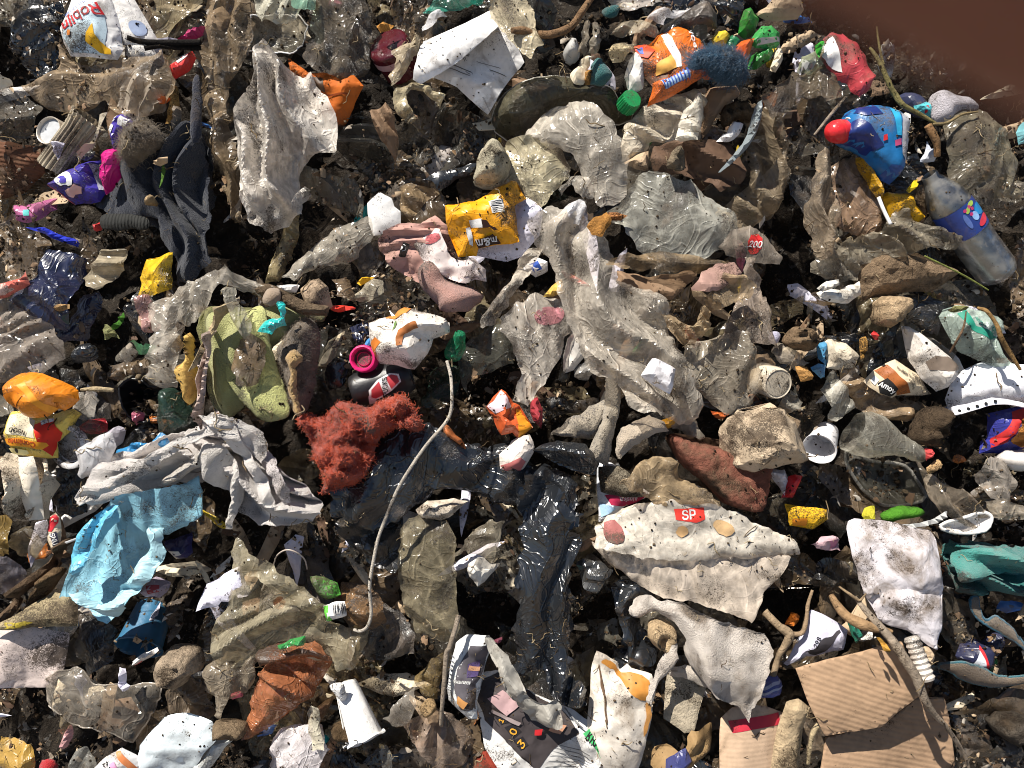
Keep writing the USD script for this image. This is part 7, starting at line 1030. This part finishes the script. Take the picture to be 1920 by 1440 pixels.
S('lower_loop', 'lower loop of the blue edged webbing strap at the right edge', 'strap', A, '930,860 1020,850 1130,860 1260,900 1390,950 1490,940 1490,990 1390,1010 1250,1010 1120,985 1020,930', .045, cloth((.15, .11, .075), stain=.5), 'cloth', dome=.008, c=.08, tilt=(0, .2), rim=(.0028, cloth((.025, .12, .15))), into='web')
S('navy_pack', 'navy foil pack with white and red stripe inside the strap loop', 'wrapper', A, '1070,810 1110,750 1170,720 1215,735 1330,700 1335,760 1260,890 1150,870', .02, foil((.018, .02, .05), dirt=.6), 'foil', dome=.02, c=.15, dec=[('p', 'white_stripe', '1130,862 1172,762 1225,890 1180,885', ink((.5, .52, .56))), ('p', 'red_stripe', '1170,760 1182,745 1240,888 1225,892', RED)])
S('corrugated_card', 'corrugated brown cardboard of two folded flaps at the bottom right', 'cardboard', A, '165,882 320,830 480,785 620,740 720,718 790,880 832,1012 720,1112 640,1197 480,1230 330,1262 275,1150 228,1058', .10, card((.38, .25, .155), 17, scale=.8, dirt=.35, stain=.35, bump=.45), 'card', dome=.004, tilt=(.05, .02), c=.03, key='corr', part='upper_flap')
S('lower_flap', 'lower flap of the corrugated brown cardboard at the bottom right edge', 'cardboard', A, '318,1262 480,1232 642,1190 830,1040 985,1058 1022,1200 1035,1490 270,1490 300,1350', .055, card((.345, .225, .14), 10, scale=.8, dirt=.35, stain=.4, bump=.45), 'card', dome=.004, c=.03, into='corr')
stick('branch', 'long tapering grey branch lying over the cardboard', 'branch', A, '490,480 530,530 600,610 700,725 770,830 835,935 880,1050 930,1130 1010,1220 1095,1345 1130,1440', [.11, .12, .13, .14, .145, .145, .14, .13, .12, .10, .08], [.004, .0055, .0075, .0095, .0105, .010, .008, .0065, .005, .004, .003], wood((.30, .24, .18), dirt=.5), .18)
stick('root', 'brown knobbly root crossing above the cardboard', 'root', A, '355,470 400,540 450,590 540,635 620,655 700,675', [.08, .10, .11, .125, .13, .13], [.005, .009, .011, .011, .009, .005], wood((.30, .19, .10), dirt=.8), .35)
stick('root', 'thin forked root tip above the cardboard', 'root', A, '400,420 450,455 500,490 520,495 550,460', [.11, .12, .12, .12, .11], [.002, .0028, .003, .0026, .0018], wood((.28, .20, .12), dirt=.6), .2)
S('dry_leaf', 'small ochre leaf on the cardboard under the root', 'leaf', A, '622,712 640,712 685,775 690,795 660,785', .15, wood((.48, .26, .05)), 'paper')
S('dry_leaf', 'dark narrow leaf on the cardboard under the branch', 'leaf', A, '625,770 650,790 668,830 665,850 640,820', .145, wood((.09, .06, .045)), 'paper')
S('label_card', 'white label card with dark torn patch and digits at lower right', 'label card', A, '108,875 160,740 205,620 240,560 292,580 370,620 442,660 425,705 402,752 300,775 215,800 165,845 130,885', .05, paper((.58, .56, .66), dirt=.7, stain=.2), 'paper', c=.06, dec=[('p', 'dark_patch', '185,745 230,755 275,690 330,685 365,655 402,660 360,680 330,720 290,770 220,785', ink((.05, .045, .05))), ('t', '298', '248,712', 22, 62, BLK), ('t', 'SANOS', '170,835', 15, 62, BLK)])
S('wood_board', 'rough tan wood piece at the bottom, left of the cardboard', 'wood', A, '20,1480 60,1250 100,1082 160,1062 222,1112 205,1210 190,1300 165,1400 150,1480', .075, wood((.42, .32, .20), dirt=.9), 'card', dome=.015, c=.2)
stick('branch', 'brown branch at lower right, left of the label card', 'branch', A, '-20,560 60,640 120,690 90,760 60,810 35,900 20,960', [.05, .06, .065, .06, .055, .05, .04], [.009, .009, .010, .008, .007, .006, .005], wood((.30, .22, .14), dirt=.7), .25)
stick('branch', 'thin brown branch rising from the fork left of the label card', 'branch', A, '120,690 190,680 215,610 225,520 250,440', [.065, .065, .06, .055, .05], [.006, .005, .0045, .004, .003], wood((.30, .21, .13), dirt=.7), .2)
stick('branch', 'brown twig bundle beside the wood piece at the bottom', 'branch', A, '225,1420 240,1300 260,1230 300,1180 320,1150', [.06, .07, .075, .08, .08], [.004, .005, .006, .0045, .003], wood((.42, .33, .2), dirt=.7), .25)
L('corrugated_tube', 'white ribbed pipe piece on the cardboard', 'pipe', A, '850,820', .12, (.28, -.93, .2), [('wall', [(.0, -.034)] + [(.0105 + .0022 * (i % 2), -.032 + i * .0042) for i in range(17)] + [(.0, .037)], rigid((.55, .50, .44), dirt=1.4, stain=.4))], n=28)
S('paper_scrap', 'tan ribbed card curl right of the white ribbed pipe', 'card', A, '872,762 905,770 935,805 915,850 890,865 875,820', .11, TANP, 'card', dome=.015)
S('pink_tissue', 'pink and white tissue lump above the paper sheet, left side', 'tissue', A, '235,180 260,135 290,110 342,110 375,145 402,190 420,222 375,215 300,215', .07, paper((.52, .34, .36), dirt=.9), 'film', dome=.02, c=.25, dec=[('p', 'pink_print', '320,150 365,140 385,195 350,205', ink((.6, .22, .32)))])
S('plastic_bag', 'dark clear bag hollow left of the paper sheet', 'bag', A, '220,400 330,300 470,290 520,340 530,430 400,440 280,430', .0, BLACKD, 'bag', dome=.02, c=.3)
S('plastic_film', 'small khaki tube below the pink tissue', 'plastic film', A, '440,240 470,225 485,280 482,350 450,345', .05, KHAKI, 'film')
S('green_scrap', 'dark teal scrap right of the label card', 'plastic scrap', A, '415,610 450,580 520,650 530,690 490,720 445,680', .03, bag((.02, .15, .10)), 'bag', c=.2)
G('stone', 'dark flat stone block at the bottom right corner', 'stone', A, '1250,1185 1300,1135 1380,1130 1480,1150 1490,1260 1400,1275 1352,1292 1260,1230', .03, soil((.085, .07, .055), dirt=.8), dome=.035, rough=.008, p=4.0, rnd=0)
S('plastic_film', 'clear grey film at the bottom right corner', 'plastic film', A, '1230,1380 1320,1310 1420,1330 1490,1400 1490,1490 1250,1490', .01, film((.22, .22, .22), .6), 'film', dome=.03, c=.3)
S('plastic_bag', 'black bag spread over the lower right corner', 'bag', A, '1040,1050 1200,1040 1300,1120 1250,1250 1300,1400 1200,1490 1080,1400 1060,1220', -.02, BLACKD, 'bag', dome=.02, c=.25)
S('plastic_film', 'grey khaki film behind the strap at right', 'plastic film', A, '1020,480 1110,490 1140,600 1120,700 1040,720 1000,620', .0, film((.10, .085, .065), .8, stain=.6), 'film', dome=.02, c=.3)

A = (0, 0)
S('inner_layer', '', '', A, '570,1180 640,960 860,860 1050,760 1150,900 1165,1240 1160,1440 1000,1420 900,1320 700,1300', .03, cloth((.019, .022, .033), stain=.12, dirt=.4), 'bag', dome=.02, c=.2, cdir=5, wl=.09, th=.002, into='garment')

# ------------------------------------------------------------------ small scraps in the gaps
def scraps():
    r = np.random.default_rng(21)
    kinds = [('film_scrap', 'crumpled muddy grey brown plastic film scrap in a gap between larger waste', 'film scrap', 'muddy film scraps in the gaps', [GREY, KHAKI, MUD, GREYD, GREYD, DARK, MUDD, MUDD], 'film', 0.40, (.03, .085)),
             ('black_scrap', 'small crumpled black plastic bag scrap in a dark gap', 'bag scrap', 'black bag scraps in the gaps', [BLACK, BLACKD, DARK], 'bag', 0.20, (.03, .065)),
             ('paper_scrap', 'small torn dirty white paper scrap lodged between larger waste', 'paper scrap', 'white paper scraps in the gaps', [WHITED, CREAM, LILAC], 'paper', 0.26, (.010, .034)),
             ('brown_scrap', 'small torn brown paper scrap lodged between larger waste', 'paper scrap', 'brown paper scraps in the gaps', [BROWNC, TANP, DKBROWN], 'paper', 0.2, (.012, .035))]
    for nm, c in (('red', (.45, .02, .02)), ('blue', (.03, .14, .42)), ('orange', (.6, .17, .02)), ('green', (.04, .25, .06)), ('turquoise', (.03, .36, .36)), ('yellow', (.6, .42, .03)), ('pink', (.55, .16, .24))):
        kinds.append((nm + '_scrap', f'small torn {nm} plastic wrapper scrap half buried in the waste', 'wrapper scrap', f'{nm} wrapper scraps', [foil(c, dirt=1.6, stain=.7)], 'foil', 0.016, (.009, .02)))
    COL = {id(m): c for m, c in ((GREY, 'grey'), (KHAKI, 'khaki'), (MUD, 'muddy brown'), (GREYD, 'dark grey'), (DARK, 'smoky black'), (MUDD, 'dark brown'), (BLACK, 'glossy black'), (BLACKD, 'dusty black'), (WHITED, 'off white'), (CREAM, 'cream'), (LILAC, 'lilac'), (BROWNC, 'brown'), (TANP, 'tan'), (DKBROWN, 'dark brown'))}
    marks = [(s['label'], Polygon(s['pix']).buffer(0)) for s in SHEETS if s['label'] and not s['group'] and len(s['label'].split()) <= 9 and 'scrap' not in s['label'] and ' in ' not in s['label']]
    taken = set()
    def where(nm, c):
        p = shapely.geometry.Point(*c); near = sorted(marks, key=lambda m: m[1].distance(p))[:14]
        for lab, pg in near:
            q = np.array(pg.centroid.coords[0]) - c; side = ('left of', 'right of')[int(q[0] < 0)] if abs(q[0]) > abs(q[1]) else ('above', 'below')[int(q[1] < 0)]
            rel = 'partly under' if pg.contains(p) else side
            out = f'small {nm} {rel} the {lab}'
            if len(out.split()) <= 16 and out not in taken: taken.add(out); return out
        return None
    pr = np.array([k[6] for k in kinds]); pr /= pr.sum()
    for i in range(NSCRAP):
        k = kinds[r.choice(len(kinds), p=pr)]; R = r.uniform(*k[7]) * 1097
        c = np.array([r.uniform(-60, 1980), r.uniform(-60, 1500)]); n = r.integers(5, 9); a = np.sort(r.uniform(0, 2 * np.pi, n)) ; a = (np.arange(n) + r.uniform(-.35, .35, n)) * 2 * np.pi / n
        st_ = r.uniform(1.0, 2.2) * (1.15 if k[5] == 'paper' else 1); th = r.uniform(0, np.pi); q = np.c_[np.cos(a) * st_, np.sin(a) / st_] * (R * r.uniform(.55, 1.2, n))[:, None]
        q = q @ np.array([[np.cos(th), np.sin(th)], [-np.sin(th), np.cos(th)]]) + c
        m = k[4][r.integers(len(k[4]))]; what = {'film': 'film scrap', 'bag': 'plastic bag scrap', 'paper': 'paper scrap', 'foil': 'wrapper scrap'}[k[5]]; cn = COL.get(id(m)) or k[0].split('_')[0]
        lab = where(f'{cn} {what}', c) or k[1]
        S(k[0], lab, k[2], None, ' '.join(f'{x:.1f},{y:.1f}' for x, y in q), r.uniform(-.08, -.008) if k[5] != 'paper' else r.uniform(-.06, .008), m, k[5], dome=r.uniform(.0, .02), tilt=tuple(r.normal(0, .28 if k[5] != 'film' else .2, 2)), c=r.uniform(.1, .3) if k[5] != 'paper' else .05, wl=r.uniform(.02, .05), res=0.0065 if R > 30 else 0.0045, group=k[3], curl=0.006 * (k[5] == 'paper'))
scraps()
simulate(80)
todo = [(s['h'], 0, s, None) for s in SHEETS] + [(q[0], 1, q, None) for q in Q]
for h, kind, o, _ in sorted(todo, key=lambda x: (x[0], x[1])):
    if kind == 0: settle(o); emit_sheet(o)
    else: o[1](*o[2], **o[3])

# ------------------------------------------------------------------ uncountable: soil crumbs, flakes, fibres
TOPC = ndimage.grey_closing(TOP, 5)
def crumb_protos(path, kind, looks, r, n=4):
    out = []
    for i in range(n):
        if kind == 'lump':
            m = trimesh.creation.icosphere(1); v = m.vertices * (0.6 + 0.9 * meshkit.noise(m.vertices * 1.7 + i * 7, i))[:, None] * np.array([1, r.uniform(.6, 1), r.uniform(.5, .9)]); f = m.faces
        elif kind == 'flake':
            k = r.integers(5, 8); a = (np.arange(k) + r.uniform(-.3, .3, k)) * 2 * np.pi / k; q = np.c_[np.cos(a) * r.uniform(.6, 1.5, k), np.sin(a) * r.uniform(.3, .8, k)]
            v = np.c_[q, 0.25 * r.normal(0, 1, k)]; v = np.vstack([v, [0, 0, .25]]); f = np.array([[j, (j + 1) % k, k] for j in range(k)])
        else:
            v, f = tube(spline(np.c_[np.linspace(-3, 3, 5), r.normal(0, .5, 5), r.normal(0, .3, 5)], 3), np.r_[.12, np.full(11, .16), .1], 4)
        p = f'{path}/proto_{kind}_{i}'
        usdkit.mesh(stage, p, (v, f), looks[i % len(looks)], smooth=True); out.append(p)
    return out
def strew(name, label, cat, kind, looks, n, size, lo, seed, clump, sink=0.2, nprot=6, low=None):
    r = np.random.default_rng(seed); x = np.c_[r.uniform(-1.15, 1.15, 4 * n), r.uniform(-.92, .92, 4 * n)]
    w = meshkit.fbm(np.c_[x * 9, np.full(len(x), seed)], 3, seed); keep = r.uniform(0, 1, len(x)) < np.clip((w - clump) * 5, 0.02, 1); x = x[keep][:n]
    z = TOPC[np.clip(((x[:, 1] - GY0) / GR).astype(int), 0, GH - 1), np.clip(((x[:, 0] - GX0) / GR).astype(int), 0, GW - 1)]
    if low is not None: ok = z - relief(x[:, 0], x[:, 1]) < low; x, z = x[ok], z[ok]
    path = numbered('/World/' + name); pi = UsdGeom.PointInstancer.Define(stage, path); tag(pi, label, cat, kind='stuff')
    for q in crumb_protos(path, kind, looks, r, nprot): pi.CreatePrototypesRel().AddTarget(q)
    s = size[0] * (size[1] / size[0]) ** (r.uniform(0, 1, len(x)) ** 2.2)
    pi.CreateProtoIndicesAttr(Vt.IntArray.FromNumpy(r.integers(0, nprot, len(x)).astype(np.int32)))
    p = W(np.c_[x, z + s * (1 - sink) * .5]); pi.CreatePositionsAttr(Vt.Vec3fArray.FromNumpy(p.astype(np.float32)))
    pi.CreateScalesAttr(Vt.Vec3fArray.FromNumpy(np.repeat(s[:, None], 3, 1).astype(np.float32)))
    qs = r.normal(0, 1, (len(x), 4)) * (np.array([1, .35, .35, 1]) if kind != 'lump' else 1); qs /= np.linalg.norm(qs, axis=1, keepdims=True)
    base = Gf.Rotation(Gf.Vec3d(1, 0, 0), math.degrees(SL)).GetQuat()
    pi.CreateOrientationsAttr(Vt.QuathArray([Gf.Quath(base * Gf.Quatd(float(a), float(b), float(c), float(d))) for a, b, c, d in qs]))
strew('soil_crumbs', 'dark soil crumbs strewn over all the waste', 'soil', 'lump', [soil((.035, .025, .016), dirt=0, stain=0), soil((.07, .048, .03), dirt=0, stain=0), soil((.14, .098, .06), dirt=0, stain=0)], NCRUMB // 3, (.0005, .0024), 0, 3, .44)
strew('soil_grit', 'dark soil grit filling the gaps between the waste', 'soil', 'lump', [soil((.03, .021, .014), dirt=0, stain=0), soil((.065, .045, .028), dirt=0, stain=0), soil((.16, .115, .07), dirt=0, stain=0)], NCRUMB, (.0006, .0035), 0, 4, .40, low=.03)
strew('litter_flakes', 'tiny flakes of paper, leaf and plastic strewn over the waste', 'litter', 'flake', [paper((.5, .45, .38)), TANP, BROWNC, wood((.25, .16, .09)), GREYW, DKBROWN], NCRUMB // 2, (.0018, .0085), 0, 5, .36, low=.03)
strew('paper_shreds', 'pale torn shreds of paper and film lying in the gaps', 'litter', 'flake', [TANP, BROWNC, GREYD, paper((.32, .28, .23), stain=.8), GREY, DKBROWN], NCRUMB // 7, (.004, .014), 0, 15, .33, low=.02)
strew('dry_fibres', 'short dry stalks and fibres strewn over the waste', 'fibres', 'stalk', [wood((.25, .18, .10)), wood((.10, .065, .035)), STRAW], NCRUMB // 8, (.0012, .0055), 0, 8, .40)
strew('mud_lumps', 'brown mud lumps and pulp caught between the waste', 'mud', 'lump', [soil((.05, .035, .022)), soil((.12, .085, .055)), soil((.26, .20, .13)), soil((.075, .05, .03))], NCRUMB // 2, (.0018, .006), 0, 13, .45, .5, low=.0)
def around():
    """litter on the rest of the heap, outside the picture"""
    r = np.random.default_rng(31); n = 2600; x = np.c_[r.uniform(-4.5, 4.5, n), r.uniform(-1.0, 2.0, n)]; x = x[(np.abs(x[:, 0]) > 1.0) | (np.abs(x[:, 1]) > .78)]
    path = '/World/surrounding_litter'; pi = UsdGeom.PointInstancer.Define(stage, path); tag(pi, 'crumpled film and paper covering the rest of the heap', 'litter', kind='stuff')
    prot = [s for s in SHEETS if s['group'] and s['k'] in ('film', 'bag', 'paper')][:14]
    for i, s in enumerate(prot):
        v = (s['p'] - s['p'].mean(0)) @ B; usdkit.mesh(stage, f'{path}/proto_scrap_{i}', (v, s['f']), s['m'], smooth=True); pi.CreatePrototypesRel().AddTarget(f'{path}/proto_scrap_{i}')
    z = relief(x[:, 0], x[:, 1]) - .03 + r.uniform(-.02, .04, len(x)); pi.CreatePositionsAttr(Vt.Vec3fArray.FromNumpy(W(np.c_[x, z]).astype(np.float32)))
    pi.CreateProtoIndicesAttr(Vt.IntArray.FromNumpy(r.integers(0, len(prot), len(x)).astype(np.int32)))
    s = r.uniform(1.0, 2.2, len(x)); pi.CreateScalesAttr(Vt.Vec3fArray.FromNumpy(np.repeat(s[:, None], 3, 1).astype(np.float32)))
    a = r.uniform(0, 360, len(x)); ax = Gf.Vec3d(*map(float, EN)); pi.CreateOrientationsAttr(Vt.QuathArray([Gf.Quath(Gf.Rotation(ax, float(t)).GetQuat()) for t in a]))
around()

# ------------------------------------------------------------------ the photographer's hand: a fingertip strays in front of the lens
def hand():
    def camp(px, py, d): return np.array([(px - 960) / 1920 * W0 / D * d, (720 - py) / 1920 * W0 / D * d, D - d])
    d = 0.022
    tip = camp(1690, -540, d); base = camp(2990, 130, d + .002); ax = (base - tip) / np.linalg.norm(base - tip)
    k1 = tip + ax * .022; k2 = tip + ax * .048; k3 = base + ax * .045 + np.array([0, 0, .03])
    sph = lambda c, r: manifold3d.Manifold.sphere(r, 28).translate(tuple(map(float, c)))
    def chain(js): 
        out = [manifold3d.Manifold.batch_hull([sph(a, ra), sph(b, rb)]) for (a, ra), (b, rb) in zip(js[:-1], js[1:])]
        m = out[0]
        for o in out[1:]: m = m + o
        return m
    body = chain([(tip, .0071), (k1, .0080), (k2, .0084), (k3, .0098)])
    wrist = k3 + np.array([.07, -.035, .05])
    palm = manifold3d.Manifold.batch_hull([sph(k3, .0105), sph(k3 + [.012, -.02, .006], .0105), sph(k3 + [.022, -.04, .01], .0105), sph(k3 + [.03, -.058, .012], .0095), sph(wrist, .018), sph(wrist + [.012, -.03, 0], .016)])
    body = body + palm + chain([(wrist, .02), (wrist + np.array([.14, -.10, .10]), .03)])
    for i in range(3):                     # the other fingers curl behind the phone
        a = k3 + np.array([.012, -.02, .006]) * (i + 1); l = (.046, .042, .034)[i]
        body = body + chain([(a, .0095), (a + np.array([-l, -.004, .012]), .0085), (a + np.array([-l - .012, -.004, .034]), .0078), (a + np.array([-l + .008, -.004, .05]), .007)])
    t0 = wrist + np.array([-.01, .02, .01])
    body = body + chain([(t0, .014), (t0 + np.array([-.03, .035, .03]), .0115), (t0 + np.array([-.062, .045, .05]), .0098), (t0 + np.array([-.09, .04, .058]), .0082)])
    m = body.refine_to_length(.003).to_mesh(); tm = trimesh.Trimesh(m.vert_properties[:, :3], m.tri_verts, process=True); trimesh.smoothing.filter_taubin(tm, iterations=12)
    n, l = {}, []
    n['g'] = ('geometry', {}); n['t'] = ('noise_texture', {'scale': 600.0, 'detail': 3.0}); n['bp'] = ('bump', {'distance': .0001, 'strength': .2}); l += [('g.position', 't.vector'), ('t.fac', 'bp.height')]
    n['c'] = ('rgb_ramp', {'ramp': [(.3, (.165, .062, .04)), (.7, (.195, .077, .05))]}); l.append(('t.fac', 'c.fac'))
    n['p'] = ('principled_bsdf', {'roughness': .55, 'subsurface_weight': .15, 'subsurface_scale': .002}); l += [('c.color', 'p.base_color'), ('bp.normal', 'p.normal')]
    skin = usdkit.material(stage, '/World/Looks/skin', n, l, surface='p.BSDF')
    par = thing('person', 'finger of the person holding the camera, blurred across the top right corner', 'person', k3)
    put(par + '/hand', np.array(tm.vertices), np.array(tm.faces), skin)
    up = np.cross(ax, [0, 0, 1.0]); nz = np.array([0, 0, -1.0])
    u = np.linspace(-1, 1, 9); g = np.array([[a, b] for a in u for b in u]); q = tip + ax * (.004 + .006 * g[:, :1]) + up * (.0052 * g[:, 1:]) + nz * (.0070 - .0022 * g[:, 1:] ** 2 - .0006 * g[:, :1] ** 2)
    i, j = np.meshgrid(np.arange(8), np.arange(8), indexing='ij'); qd = np.stack([i * 9 + j, i * 9 + j + 1, (i + 1) * 9 + j + 1, (i + 1) * 9 + j], -1).reshape(-1, 4)
    put(par + '/nail', q, np.vstack([qd[:, [0, 1, 2]], qd[:, [0, 2, 3]]]), rigid((.5, .3, .25), dirt=0, stain=0))
hand()
